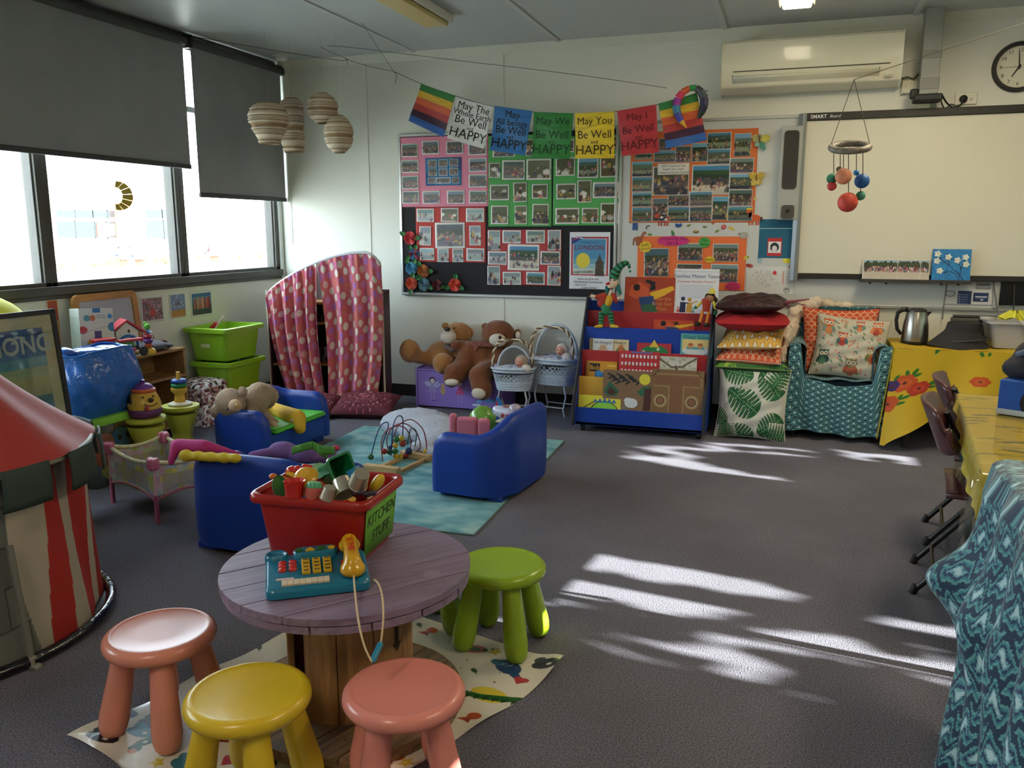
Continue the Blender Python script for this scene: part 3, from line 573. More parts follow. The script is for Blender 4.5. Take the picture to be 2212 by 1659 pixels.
def el(cx, cy, rx, ry=None, n=14, a=0): ry = ry or rx; return [(cx + rx * math.cos(2 * PI * i / n) * math.cos(R(a)) - ry * math.sin(2 * PI * i / n) * math.sin(R(a)), cy + rx * math.cos(2 * PI * i / n) * math.sin(R(a)) + ry * math.sin(2 * PI * i / n) * math.cos(R(a))) for i in range(n)]
LEG = lambda x, c: ([(x - .07, 0), (x + .07, 0), (x + .06, -.75), (x - .1, -.75)], c)
small('red cow sticker with white patches under the orange photo poster', 342, 965, 115, [LEG(-.4, 'a83828'), LEG(-.1, 'a83828'), LEG(.3, 'a83828'), LEG(.6, 'a83828'), (el(.1, .1, .7, .42), 'b84030'), (el(-.7, .4, .28, .25), 'b84030'), (el(-.1, .25, .18, .12), 'd8d0c0'), (el(.4, 0, .16, .14), 'd8d0c0')])
small('orange galloping horse sticker with a yellow hat, right of the photo poster', 945, 955, 130, [LEG(-.4, 'b84c24'), LEG(-.1, 'b84c24'), LEG(.3, 'b84c24'), LEG(.55, 'b84c24'), (el(.1, 0, .65, .36), 'c8582a'), ([(-.5, 0), (-.15, .2), (-.2, .8), (-.55, .75)], 'c8582a'), (el(-.5, .7, .3, .18, 14, 20), 'c8582a'), (el(-.45, .95, .34, .12), 'd8b838'), ([(.7, .1), (.9, .1), (.98, -.4), (.8, -.3)], '3a2418')])
small('brown donkey sticker at the left above the lower orange poster', 172, 1095, 110, [LEG(-.4, '8a5030'), LEG(.0, '8a5030'), LEG(.3, '8a5030'), LEG(.5, '8a5030'), (el(.1, 0, .55, .3), '96583a'), ([(.3, .1), (.6, .1), (.95, .75), (.7, .8)], '96583a'), (el(.95, .75, .25, .12, 14, -30), '96583a')])
small('small straw-hatted farmer sticker in blue overalls', 160, 1000, 80, [(el(0, .55, .3, .28), 'c89468'), (el(0, .82, .5, .12), 'b89040'), ([(-.4, .3), (.4, .3), (.45, -.9), (.08, -.9), (0, -.3), (-.1, -.9), (-.45, -.9)], '2f5088')])
small('small blue butterfly sticker right of the red cow', 447, 1008, 46, [(el(-.5, .2, .45, .6, 12, 30), '2f4f9a'), (el(.5, .2, .45, .6, 12, -30), '2f4f9a'), (el(0, 0, .1, .6), '18203a')])
small('black and white bird sticker above the donkey', 243, 1015, 44, [(el(0, 0, .7, .4, 12, 40), '2a2a2c'), (el(.1, -.1, .35, .2, 12, 40), 'd8d8d4')])
small('green parrot sticker below the blue butterfly', 410, 1058, 50, [(el(0, 0, .4, .85, 12, 20), '3f7a4a'), (el(-.2, .6, .3, .28), '5a8a40')])
for (x, y, r_, col, lb) in ((515, 1005, 20, '7a8a48', 'olive leaf sticker right of the blue butterfly'), (622, 1015, -10, '6f8450', 'olive leaf sticker left of the pink flower sticker'), (703, 1043, 30, '788c44', 'olive leaf sticker below the pink flower sticker'), (680, 985, 60, 'a85a38', 'rust leaf sticker touching the photo poster edge'), (258, 1065, 0, '6a8844', 'olive leaf sticker behind the donkey head')):
    small(lb, x, y, 34, [(el(0, 0, .9, .45), col), ([(-.9, -.03), (.9, -.03), (.9, .03), (-.9, .03)], '4a5a30')], rot=r_, group='leaf stickers between the orange posters')
small('pink flower sticker between the orange posters', 748, 1015, 36, [(el(.6 * math.cos(i * 1.257), .6 * math.sin(i * 1.257), .4), 'b83a5c') for i in range(5)] + [(el(0, 0, .3), 'd8c040')])
small('yellow caterpillar sticker right of the pink flower', 797, 1025, 46, [(el(-.4, .25, .45, .38), 'c8b040'), (el(.1, 0, .45, .38), 'd0b848'), (el(.55, -.3, .4, .35), 'c8b040')])
small('brown and yellow turtle sticker in the middle of the gap', 563, 1047, 44, [(el(0, 0, .9, .45), '5a4430'), (el(0, .2, .6, .3), 'a89048')])
small('grey sheep sticker at the upper right of the lower orange poster', 880, 1072, 76, [LEG(-.4, '8a8478'), LEG(.3, '8a8478')] + [(el(math.cos(i) * .45, .1 + math.sin(i) * .25, .4, .35), 'a8a498') for i in range(6)] + [(el(-.75, .3, .25, .2), '8a8070')])
small('pale blue bucket sticker over the foot of the teal poster', 985, 1232, 50, [([(-.7, .5), (.7, .5), (.5, -.8), (-.5, -.8)], '8fb0bc'), (el(0, .5, .7, .2), '5c7c88')])
small('red butterfly sticker right of the lower orange poster', 918, 1275, 54, [(el(-.4, .2, .5, .5, 12, 40), 'a83c30'), (el(.4, .1, .5, .4, 12, -40), 'b84838'), (el(0, 0, .1, .6, 12, 20), '4a2018')])
small('bright yellow chick sticker beside the smart board edge', 1170, 1240, 66, [(el(0, 0, .9, .5), 'd8cc38'), (el(-.5, .2, .4, .3), 'e0d848')])
small('red and yellow ladybird sticker on the corner of the site map', 1196, 1278, 44, [(el(0, -.1, .8, .6), 'b8402c'), (el(0, .3, .6, .35), 'c8a038')])
small('yellow-green bird sticker at the lower right of the orange poster', 897, 1218, 46, [(el(0, 0, .8, .5, 12, 20), 'c8c048'), (el(.5, .2, .35), '9aa040')])
# crepe butterflies
def bfly(px, py, sz, cols, lab):
    p = WB(X4(px), Y4(py), D0); k = (WB(X4(px + sz), Y4(py), D0).x - p.x) / 2; e = thing('paper_butterfly', lab, 'paper butterfly', mtx=FR((p.x, YB - D0 - .003, p.z), 0), group='crinkled paper butterflies by the speaker')
    for i, (a, L, wd, col) in enumerate(cols):
        b = B()
        def f(u, v, a=a, L=L, wd=wd, i=i): q = L * v; s_ = wd * (u - .5) * 2 * math.sin(PI * (v * .75 + .12)) * (1 + .18 * math.sin(v * 17 + i + u * 9)); return (k * (q * math.cos(R(a)) - s_ * math.sin(R(a))), k * (q * math.sin(R(a)) + s_ * math.cos(R(a))), .004 + k * (.25 * v + .08 * math.sin(u * 18 + v * 14)))
        b.surf(f, 10, 10); b.ob('wing', M(col, .8), e, smooth=180)
    b = B(); b.cap((0, -.3 * k, .01), (0, .35 * k, .02), .05 * k); b.ob('body', M('6a4a30', .8), e)
bfly(985, 440, 130, [(15, 1.1, .42, 'c8c060'), (150, .85, .38, 'b8b478'), (100, .6, .3, 'a8a088'), (-60, 1.2, .3, '5a9a8c'), (-115, .7, .3, '8ab0a0')], 'yellow paper butterfly with sea-green lower wings, upper one by the speaker')
bfly(965, 690, 120, [(30, .95, .42, 'ccb450'), (150, .9, .42, 'd4bc58'), (-60, .9, .4, 'c4ac60'), (-115, .95, .38, 'd0bc68')], 'all yellow paper butterfly, lower one by the speaker')
small('pale yellow paper scrap below the lower paper butterfly', 957, 825, 30, [(el(0, 0, .8, .9, 7), 'c8b874')], name='paper_scrap', cat='paper', group=None)
# smart board, speaker
SX0, SX1, SZ0, SZ1 = -.045, 1.72, 1.075, 2.215
e = thing('smart_board', 'large white interactive board with a black top rail and silver side', 'smart board', (SX0, YB - .0295, SZ0)); wS, hS = SX1 - SX0, SZ1 - SZ0
b = B(); b.box(.05, wS - .05, -.035, 0, .035, hS - .05); b.ob('writing_surface', M('d3d0bd', .38, bump=.02, bs=10), e)
for nm, (x0, x1, z0, z1) in (('top_rail', (.045, wS - .045, hS - .052, hS)), ('bottom_rail', (.06, wS - .06, .0, .038))): b = B(); b.box(x0, x1, -.05, 0, z0, z1); b.ob(nm, M('25241f', .5), e, bevel=.004)
for x0 in (0, wS - .055): b = B(); b.prism([(x0, 0), (x0 + .055, 0), (x0 + .055, -.05), (x0 + .03, -.062), (x0, -.03)], -.02, hS); b.ob('side_rail', M('8c9092', .35, metal=.5), e, bevel=.004)
text('SMART', .034, M('d8d8d4', .6), e, FR((.13, -.0515, hS - .027)), off=.0006); text('Board', .028, M('d8d8d4', .6), e, FR((.235, -.0515, hS - .027)), shear=.3)
p = atY(1860, 606, YB - .1); q = atY(2092, 612, YB - .1)
e = thing('pen_tray', 'narrow dark tray fixed under the smart board', 'shelf', ((p.x + q.x) / 2, YB - .03, p.z)); hw = (q.x - p.x) / 2 + .01
b = B(); b.box(-hw, hw, -.13, 0, -.008, 0); b.box(-hw, hw, -.13, -.122, 0, .016); b.ob('tray', M('3a3a38', .5), e, bevel=.002)
for s in (-.8, -.5, .5, .8): b = B(); b.cone((s * hw, -.06, -.008), (s * hw, -.06, -.022), .008); b.ob('foot', M('222222', .6), e)
def pano(cv):
    cv.rect(0, 0, 142, 50, 'd2cec4')
    for (x0, x1) in ((3, 74), (76, 122), (124, 140)):
        cv.bands(x0, 2, x1, 46, ['8aa4b0', '44523a', '2c3826', '3a3a34', '8c8078', 'b8b0a0', 'bab2a4', 'bcb4a6'])
        for i in range(int((x1 - x0) * 1.2)): x, y = random.uniform(x0 + 2, x1 - 2), random.uniform(17, 29); cv.ell(x, y, 1.4, 2.6, random.choice(['b84848', '3a4a70', 'd8d0c8', '2a2a30', 'b86a90', '705040', 'c89c80', '7a7a88']))
        for i in range(int((x1 - x0) * .5)): cv.ell(random.uniform(x0 + 3, x1 - 3), random.uniform(6, 14), 3, 3, random.choice(['2c3c24', '3a4a2c', '24301e']))
a = atY(1864, 559, YB - .08); c = atY(2004, 606, YB - .08)
e = thing('panorama_photo', 'long folded panorama photo of a crowd standing on the pen tray', 'photo', mtx=FR(((a.x + c.x) / 2, YB - .115, p.z + .001 + (a.z - c.z) / 2 + .004), 0, 8))
cv = Cv(142, 50, 142); pano(cv); sheet(cv, c.x - a.x, a.z - c.z, 'print', e, None, VCM(rough=.4), solid=.002)
a = atY(2015, 543, YB - .09); c = atY(2092, 611, YB - .09)
e = thing('flower_painting', 'small bright blue canvas of white blossoms standing on the pen tray', 'painting', mtx=FR(((a.x + c.x) / 2, YB - .118, p.z + .014 + (a.z - c.z) / 2), 3, 8)); w, h = c.x - a.x, a.z - c.z
b = B(); b.box(-w / 2, w / 2, -h / 2, h / 2, -.018, 0); b.ob('canvas', M('2f7cb0', .7), e)
cv = Cv(240, 220, 120, '2478b4')
for i in range(160): x, y = random.uniform(0, 240), random.uniform(0, 220); cv.ell(x, y, random.uniform(3, 12), 4, random.choice(['1f68a4', '2c86bc', '1c5c98', '3490c4']), random.uniform(0, 180))
for Pl in ([(20, 30), (60, 80), (100, 110), (140, 150), (175, 180), (195, 218)], [(170, 215), (178, 150), (190, 100), (205, 60)], [(105, 110), (90, 60)], [(70, 165), (120, 160), (160, 185)], [(180, 140), (160, 85)], [(190, 110), (215, 100)], [(80, 175), (95, 150)]): cv.line(Pl, 5, '12283c')
sheet(cv, w, h, 'picture', e, Tm(0, 0, .001), VCM(rough=.6))
for (x, y) in ((30, 35), (28, 85), (98, 58), (155, 80), (205, 58), (210, 108), (48, 155)):
    b = B()
    for i in range(5): a_ = i * 1.257; b.sph(((x - 120) / 240 * w + .012 * math.cos(a_), (110 - y) / 220 * h + .012 * math.sin(a_), .004), (.011, .009, .004), 6, Rz(math.degrees(a_)))
    o = b.ob('blossom', M('d6d8cc', .7), e); 
# speaker column
a = atY(1690, 272, YB - .1); c = atY(1722, 475, YB - .1)
e = thing('wall_speaker', 'tall silver speaker column with a dark grille beside the smart board', 'speaker', ((a.x + c.x) / 2, YB - .022, c.z)); w, h = (c.x - a.x) + .01, a.z - c.z
b = B(); b.box(-w / 2, w / 2, -.08, 0, 0, h); b.ob('body', M('a3a5a0', .45), e, bevel=.008)
b = B(); b.m = FR((0, -.081, h * .64)); b.prism(rrect(w * .68, h * .62, .025), -.004, .006); b.ob('grille', M('3a3833', .8, bump=.5, bs=400), e)
b = B(); b.m = FR((0, -.081, h * .085)); b.prism([(x, y) for x, y in rrect(w * .6, h * .15, .02)], -.004, .008); b.ob('control_panel', M('4a4842', .7), e)
b = B(); b.m = FR((0, -.09, h * .1)); b.lathe([(.012, 0), (.012, .012), (.001, .013)], 16); b.ob('volume_knob', M('1e1e1e', .4), e)
# things on the lower strip of the whiteboard
def card(label, name, cat, px0, py0, px1, py1, base, f=None, off=.024, res=40, roll=0):
    a = WB(px0, py0, off); c = WB(px1, py1, off); w, h = c.x - a.x, a.z - c.z; e = thing(name, label, cat, mtx=FR(((a.x + c.x) / 2, YB - off - .001, (a.z + c.z) / 2), 0, 0, roll)); cv = Cv(px1 - px0, py1 - py0, res, base)
    if f: f(cv)
    sheet(cv, w, h, 'sheet', e, None, VCM(rough=.5), solid=.001); return e, w, h
card('white printed notice strip under the smart board behind the two navy cards', 'notice', 'notice', 2045, 603, 2142, 660, 'c2c4c0')
def nv(cv):
    for i in range(6): cv.rect(4, 8 + i * 5, 20, 9.2 + i * 5, '9aa8c0'); cv.ell(3, 8.5 + i * 5, 1.2, 1.2, 'd0d4dc')
card('upright navy contact card under the pen tray', 'navy_card', 'card', 2070, 628, 2097, 657, '24345c', nv, off=.027)
def nv2(cv): cv.rect(4, 8, 28, 10.5, 'c8ccd8'); cv.rect(6, 12, 26, 13, '8c98b4'); cv.ell(18, 16, 3, 1.6, 'c8ccd8')
card('wide navy voucher card right of the upright navy card', 'navy_card', 'card', 2103, 632, 2134, 652, '22325a', nv2, off=.027)
card('grey striped swipe label above the wide navy card', 'grey_label', 'label', 2109, 610, 2139, 625, '8c8e8a', lambda cv: (cv.rect(2, 4, 28, 6, '4c4c4c'), cv.rect(2, 9, 28, 10, 'c0c0bc')), off=.027)
card('small oval stamp label left of the navy cards', 'oval_label', 'label', 2042, 627, 2063, 641, 'b8b8b0', lambda cv: (cv.ell(10.5, 7, 10, 6.5, '2c2c2c'), cv.ell(10.5, 7, 8.6, 5.4, 'b8b8b0')), off=.027)
p0 = WB(2162, 606, .04); p1 = WB(2212, 660, .04)
e = thing('black_screen', 'black flat screen at the right edge under the smart board', 'screen', (p0.x, YB - .022, p1.z)); b = B(); b.box(0, .5, -.03, 0, 0, p0.z - p1.z); b.ob('panel', M('0e0e10', .25), e, bevel=.004)
b = B(); b.box(-.035, 0, -.02, 0, -.02, p0.z - p1.z + .02); b.ob('bracket', M('a8aaa6', .4), e)
# ---------------- air conditioner, conduit, clock, outlet ----------------
a = atY(1556, 200, YB - .2); c = atY(1956, 62, YB - .2); x0, x1, z0, z1 = a.x, c.x, a.z, c.z
e = thing('air_conditioner', 'wide white split-system air conditioner high on the back wall', 'air conditioner', ((x0 + x1) / 2, YB, z0)); w, h = (x1 - x0) / 2, z1 - z0
prof = [(0, 0), (-.10, 0), (-.175, .03), (-.205, .10), (-.212, .2), (-.205, h - .02), (-.19, h), (0, h)]
b = B(); n = len(prof); b.add([(-w, y, z) for y, z in prof] + [(w, y, z) for y, z in prof], [tuple(range(n))[::-1], tuple(range(n, 2 * n))] + [(i, n + i, n + (i + 1) % n, (i + 1) % n) for i in range(n)][::1]); o = b.ob('casing', M('ddd9c2', .22, coat=.4), e, bevel=.008, bseg=3, smooth=30)
b = B(); b.box(-w * .86, w * .87, -.2135, -.2, .128, .134); b.ob('front_groove', M('4c4a3c', .7), e)
b = B(); b.surf(lambda u, v: (-w * .86 + u * w * 1.62, -.115 - .105 * v ** .6, .012 + .085 * v), 2, 6); b.ob('air_flap', M('d3cfb8', .3), e, solid=.006)
b = B(); b.m = Tm(-w * .86, 0, 0); b.surf(lambda u, v: (-.002 + .004 * u, -.112 - .105 * v ** .6, .014 + .09 * v), 1, 6); b.m = Tm(w * .76, 0, 0); b.surf(lambda u, v: (-.002 + .004 * u, -.112 - .105 * v ** .6, .014 + .09 * v), 1, 6); b.ob('flap_gap', M('3c3a30', .8), e, solid=.01)
b = B(); b.box(w * .82, w * .90, -.205, -.19, .045, .06); b.ob('badge', M('a8a894', .4), e)
b = B(); b.tube([(w, -.05, .05), (w + .05, -.05, .06), (w + .09, -.05, .045), (w + .13, -.05, .09)], .008, 8); b.ob('pipe', M('5a584a', .6), e)
a = atY(2002, 15, YB - .2); c = atY(1990, 203, YB - .2); a2 = atY(2043, 15, YB - .2)
e = thing('projector_mount', 'tall square grey mounting post hanging from the ceiling beside the air conditioner', 'mount', ((a.x + a2.x) / 2, YB - .14, c.z)); w = (a2.x - a.x) / 2
b = B(); b.box(-w, w, -w, w, 0, ZC - c.z); b.ob('post', M('8b8d86', .5), e, bevel=.004)
for z, t in ((.22, .05), (.03, .07)): b = B(); b.box(-w - .003, w + .003, -w - .003, w + .003, z, z + t); b.ob('collar', M('7a7c76', .5), e, bevel=.003)
b = B(); b.box(-w - .03, w + .03, -.07, .07, -.045, 0); b.box(-w - .05, -w, -.03, .03, -.02, .04); b.box(-.03, .03, 0, .14, -.03, .0); b.ob('joint', M('262826', .6), e, bevel=.01)
def wire(label, pts, r=.003, col='222222', name='cable', cat='cable', group=None):
    b = B(); P = [Vector(p) for p in pts]; Q = []
    for i in range(len(P) - 1):
        p0, p1, p2, p3 = P[max(0, i - 1)], P[i], P[i + 1], P[min(len(P) - 1, i + 2)]
        for k in range(5): t = k / 5; Q.append(.5 * ((2 * p1) + (p2 - p0) * t + (2 * p0 - 5 * p1 + 4 * p2 - p3) * t * t + (3 * p1 - p0 - 3 * p2 + p3) * t ** 3))
    Q.append(P[-1]); b.tube(Q, r, 6); return tag(b.ob(name, M(col, .6), smooth=180), label, cat, group)
Yw = YB - .03
wire('tangled dark cables drooping from the post to the power outlet', [atY(2035, 205, YB - .1), atY(2045, 222, YB - .07), atY(2060, 232, YB - .05), atY(2075, 226, YB - .04), atY(2082, 213, YB - .045)], .006)
wire('second dark cable looping below the grey post', [atY(2030, 207, YB - .12), atY(2040, 235, YB - .07), atY(2055, 225, YB - .05), atY(2070, 236, YB - .05)], .004)
e = thing('junction_box', 'cream junction box left of the grey post', 'junction box', tuple(atY(1970, 203, YB))); b = B(); b.box(-.07, .07, -.045, 0, 0, .085); b.ob('box', M('d8d4bc', .5), e, bevel=.004)
b = B(); b.m = FR((-.045, -.046, .043)); b.lathe([(.005, 0), (.005, .002), (.001, .002)], 8); b.m = FR((.045, -.046, .043)); b.lathe([(.005, 0), (.005, .002), (.001, .002)], 8); b.ob('screw', M('a8a490', .4), e)
e = thing('cream_spacers', 'small cream plastic cable blocks resting on the smart board rail', 'cable block', (atY(1997, 240, YB - .05).x, YB - .05, SZ1)); b = B()
for i, (x0, x1, z0, z1) in enumerate(((-.06, .03, .001, .03), (-.05, .06, .032, .05), (-.03, .0, .05, .07), (.02, .05, .05, .065))): b.box(x0, x1, -.02, .02, z0, z1)
b.ob('block', M('d2ceb0', .5), e, bevel=.003)
a = atY(2065, 200, Yw); c = atY(2111, 224, Yw)
e = thing('power_outlet', 'white double power outlet with a round black plug below the clock', 'power outlet', ((a.x + c.x) / 2, YB, (a.z + c.z) / 2)); w, h = c.x - a.x, a.z - c.z
b = B(); b.box(-w / 2, w / 2, -.018, 0, -h / 2, h / 2); b.ob('plate', M('d8d6c6', .4), e, bevel=.004)
b = B(); b.m = FR((-.018, -.018, -.004)); b.lathe([(.024, 0), (.024, .02), (.016, .026), (.001, .027)], 20); b.ob('plug', M('151515', .5), e)
for dx, a_ in ((.032, 0), (.026, 30), (.038, -30)): b = B(); b.m = FR((dx, -.0185, -.004 if a_ else -.012), 0, 0, a_); b.box(-.0015, .0015, -.004, .004, -.001, .001); b.ob('socket_slot', M('303030', .6), e)
for dx in (-.028, .028): b = B(); b.box(dx - .007, dx + .007, -.022, -.018, h / 2 - .02, h / 2 - .008); b.ob('switch', M('e4e2d6', .4), e)
pc = atY(2203, 143, YB - .03); rC = .158
e = thing('wall_clock', 'round wall clock with a thick black rim at the right edge', 'clock', mtx=FR((pc.x, YB, pc.z)))
b = B(); b.lathe([(rC, 0), (rC, .02), (rC - .008, .035), (rC - .024, .035), (rC - .03, .012)], 48); b.ob('rim', M('17171a', .35), e)
b = B(); b.lathe([(rC - .02, .004), (rC - .02, .012), (.0001, .0121)], 48); b.ob('dial', M('d8d4c0', .5), e)
for i in range(12): a_ = R(90 - 30 * (i + 1)); text(str(i + 1), .032, M('26241f', .6), e, Tm(.105 * math.cos(a_), .105 * math.sin(a_), .013), name='numeral')
def hand(nm, ang, L, w, z): b = B(); b.prism([(-w, -.015), (w, -.015), (w * .6, L), (-w * .6, L)], z, z + .0015); b.ob(nm, M('1a1a1a', .5), e, Rz(ang))
hand('hour_hand', -212, .072, .0055, .015); hand('minute_hand', 5, .1, .0045, .018); hand('second_hand', 92, .108, .0012, .021)
b = B(); b.lathe([(.007, .013), (.007, .024), (.001, .0245)], 12); b.ob('hub', M('1a1a1a', .4), e)
# ---------------- strings, flags, hoop, lanterns, mobile ----------------
FY = 6.02
knot = atY(850, 154, FY); hook = atY(742, 126, YB - .02)
wire('thin string from the cornice hook to the knot before the first flag', [hook, hook.lerp(knot, .5) - Vector((0, 0, .01)), knot], .0018, '4a4a44', 'string', 'string')
wire('loose curled string tail hanging at the cornice hook', [hook, atY(748, 128, YB - .03), atY(752, 140, YB - .03)], .0018, '3a3a34', 'string', 'string')
wire('loose string tail hanging from the knot left of the flags', [knot, atY(856, 162, FY), atY(856, 172, FY), atY(853, 180, FY)], .002, '3a3a34', 'string', 'string')
wire('thin line rising from the knot to the ceiling', [knot, atZ(782, 50, ZC - .01)], .0015, '5a5a54', 'string', 'string')
lp = [atX(400, 76, XL + .1), Vector((-3.4, 6.0, 2.70)), atY(700, 98, 6.0), atY(1000, 132, 6.1), atY(1250, 162, 6.2), atY(1440, 190, 6.3)]
wire('long thin line from the blind across to behind the last flags', lp, .0018, '4a4a44', 'string', 'string')
hp = [(850, 154), (910, 181), (986, 208), (1068, 231), (1152, 242), (1242, 246), (1330, 241), (1420, 226), (1509, 200), (1530, 196)]
wire('dark cord that carries the seven well-wishing flags', [atY(x, y, FY) for x, y in hp], .0022, '2a2a2a', 'bunting_string', 'string')
def flag(lab, q, base, lines=None, stripes=None, ink='161616'):
    P = [atY(x, y, FY) for x, y in q]; TL, TR, BR, BL = P; o = (TL + TR + BR + BL) / 4; e = thing('flag', lab, 'flag', tuple(o), group='well-wishing flags on the cord')
    def f2(u, v): # u right, v up
        p = TL.lerp(TR, u).lerp(BL.lerp(BR, u), 1 - v) - o; d = 1 - v; return Vector((p.x, -.012 + .012 * math.sin(u * 5 + o.x * 3) * d + .01 * math.sin(v * 6 + u * 3 + o.x) * d, p.z))
    n = 60; cv = Cv(1, 1.2, n, base)
    if stripes:
        for i, c_ in enumerate(stripes): cv.rect(0, 1.2 * i / len(stripes), 1, 1.2 * (i + 1) / len(stripes), c_)
    for i in range(14): y = random.uniform(0, 1.2); m = (np.abs(cv.Y - y + .08 * np.sin(cv.X * 4 + i)) < .02); cv.c[m] *= random.choice([.94, 1.04])
    cv.c = np.clip(cv.c, 0, 1)
    def fn(x, y, u, v):
        out = np.zeros(u.shape + (3,))
        for j in range(u.shape[0]):
            for i in range(u.shape[1]): out[j, i] = f2(u[j, i], v[j, i])
        return out
    cv2 = Cv(1, 1.2, n); sheet(cv, 1, 1, 'cloth', e, None, VCM(rough=.5, sheen=.2, key='flag'), fn=fn, solid=.0006)
    b = B(); b.tube([f2(u / 8, .995) + Vector((0, -.001, 0)) for u in range(9)], .004, 6); b.ob('top_hem', M(stripes[0] if stripes else base, .6), e)
    for (t, v, s) in (lines or []): 
        h = (TL - BL).length; w = (TR - TL).length
        text(t, s * w, M(ink, .7), e, None, fn=lambda x, y, v=v, w=w, h=h: f2(.5 + x / w, v + y / h) + Vector((0, -.0025, 0)))
ST = ['2f7a38', 'd2a828', 'cc5a2a', 'a8332e', '3c1c34', '2a5ca4']
flag('rainbow striped flag at the left end of the cord', [(911, 182), (985, 208), (959, 297), (886, 262)], 'a8332e', stripes=ST)
flag('white flag lettered May The Whole Earth Be Well and Happy', [(989, 212), (1067, 232), (1047, 322), (969, 300)], 'cfcfcb', [('May The', .86, .25), ('Whole Earth', .69, .20), ('Be Well', .52, .27), ('and', .37, .13), ('HAPPY', .20, .33)])
flag('blue flag lettered May All beings Be Well and Happy', [(1070, 230), (1151, 241), (1136, 336), (1060, 325)], '2468a4', [('May', .86, .25), ('All beings', .68, .22), ('Be Well', .50, .26), ('and', .36, .13), ('HAPPY', .19, .33)])
flag('green flag lettered May We Be Well and Happy', [(1154, 243), (1240, 246), (1231, 344), (1149, 342)], '277a34', [('May We', .82, .25), ('Be Well', .52, .27), ('and', .37, .13), ('HAPPY', .20, .33)], ink='14401c')
flag('yellow flag lettered May You Be Well and Happy', [(1243, 246), (1328, 242), (1327, 342), (1243, 343)], 'd8bc28', [('May You', .82, .25), ('Be Well', .52, .27), ('and', .36, .13), ('HAPPY', .18, .33)], ink='3a2e14')
flag('red flag lettered May I Be Well and Happy', [(1334, 241), (1418, 227), (1423, 329), (1344, 338)], 'b02c34', [('May I', .82, .25), ('Be Well', .54, .26), ('and', .38, .13), ('HAPPY', .20, .33)], ink='5a1018')
flag('rainbow striped flag at the right end of the cord behind the ribbon hoop', [(1423, 225), (1506, 203), (1527, 303), (1440, 322)], 'a8332e', stripes=ST)
e = thing('ribbon_hoop', 'crescent hoop wound with rainbow ribbon, looped over the last flag', 'hoop', tuple(atY(1497, 235, FY - .03)))
pts = [(1483, 276), (1472, 262), (1463, 245), (1461, 228), (1465, 212), (1475, 199), (1490, 190), (1504, 190), (1514, 198), (1521, 212), (1521, 228), (1516, 242), (1508, 256)]
cols = ['c89a30', 'c89a30', '3a3a9a', '2a7a9a', '8a2a8a', 'c83a5a', 'c85a30', '2f8a50', '3a3a40', '32404a', '2a2a4a', '24243c', '1f3a30']
P = [atY(x, y, FY - .03) - e.location for x, y in pts]; rr = [.004, .02, .026, .027, .027, .024, .02, .022, .026, .028, .028, .024, .008]
for i in range(len(P) - 1):
    b = B(); Q = [P[i].lerp(P[i + 1], t) for t in (0, .5, 1)]; b.tube(Q, [rr[i], (rr[i] + rr[i + 1]) / 2, rr[i + 1]], 10); b.ob('ribbon_band', M(cols[i + 1], .45), e, smooth=60)
LAN = M('c4b398', .75, var=.25, vs=7)
def lantern(px, py, Y, prof, lab, rx=1):
    p = atY(px, py, Y); e = thing('paper_lantern', lab, 'lantern', tuple(p), group='ribbed paper lanterns in the corner'); k = Y / math.cos(R(0)) / FPX
    zs = [z for r, z in prof]; z0, z1 = min(zs), max(zs); n = 56; pf = []
    rs = lambda z: np.interp(z, zs, [r for r, _ in prof])
    for i in range(n + 1):
        z = z0 + (z1 - z0) * i / n; w_ = .5 - .5 * math.cos(2 * PI * (i + 2.3 * math.sin(i * .37)) / 4.6); pf.append((max(.002, float(rs(z)) * (1 - .10 * w_)), z))
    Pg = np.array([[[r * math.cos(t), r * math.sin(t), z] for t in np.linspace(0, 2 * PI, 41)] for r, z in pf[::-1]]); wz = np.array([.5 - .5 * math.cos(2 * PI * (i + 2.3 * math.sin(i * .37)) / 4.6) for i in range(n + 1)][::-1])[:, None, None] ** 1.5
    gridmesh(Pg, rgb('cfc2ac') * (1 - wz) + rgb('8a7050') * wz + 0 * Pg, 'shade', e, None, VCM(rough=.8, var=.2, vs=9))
    b = B(); b.tor((0, 0, z0), pf[0][0], .003, 24, 6); b.ob('wire_ring', M('8a7458', .6), e); b = B(); b.tor((0, 0, z1), pf[-1][0], .003, 24, 6); b.ob('wire_ring', M('8a7458', .6), e)
    b = B(); b.tube([(0, 0, z1), (0, 0, ZC - p.z)], .0007, 5); b.ob('hanging_thread', M('a8a8a0', .6), e)
k = 5.8 / FPX * 1.02
def sphere_prof(rx, rz, cut=.35): return [(rx * math.cos(a), rz * math.sin(a)) for a in np.linspace(-PI / 2 + cut, PI / 2 - cut, 15)]
lantern(581, 266, 5.35, [(.075, -.145), (.085, -.13), (.09, -.10), (.125, -.05), (.145, 0), (.15, .035), (.145, .075), (.12, .11), (.085, .135)], 'tapering paper lantern, leftmost of the cluster')
lantern(632, 272, 5.75, [(.07, -.195), (.085, -.18), (.092, -.12), (.088, -.02), (.092, .03), (.092, .09), (.095, .14), (.085, .175), (.055, .2)], 'tall barrel-shaped paper lantern behind the tapering one')
lantern(697, 234, 5.6, sphere_prof(.118, .112), 'round paper lantern, highest of the cluster')
lantern(732, 290, 5.55, sphere_prof(.11, .138), 'oval paper lantern, rightmost and lowest of the cluster')
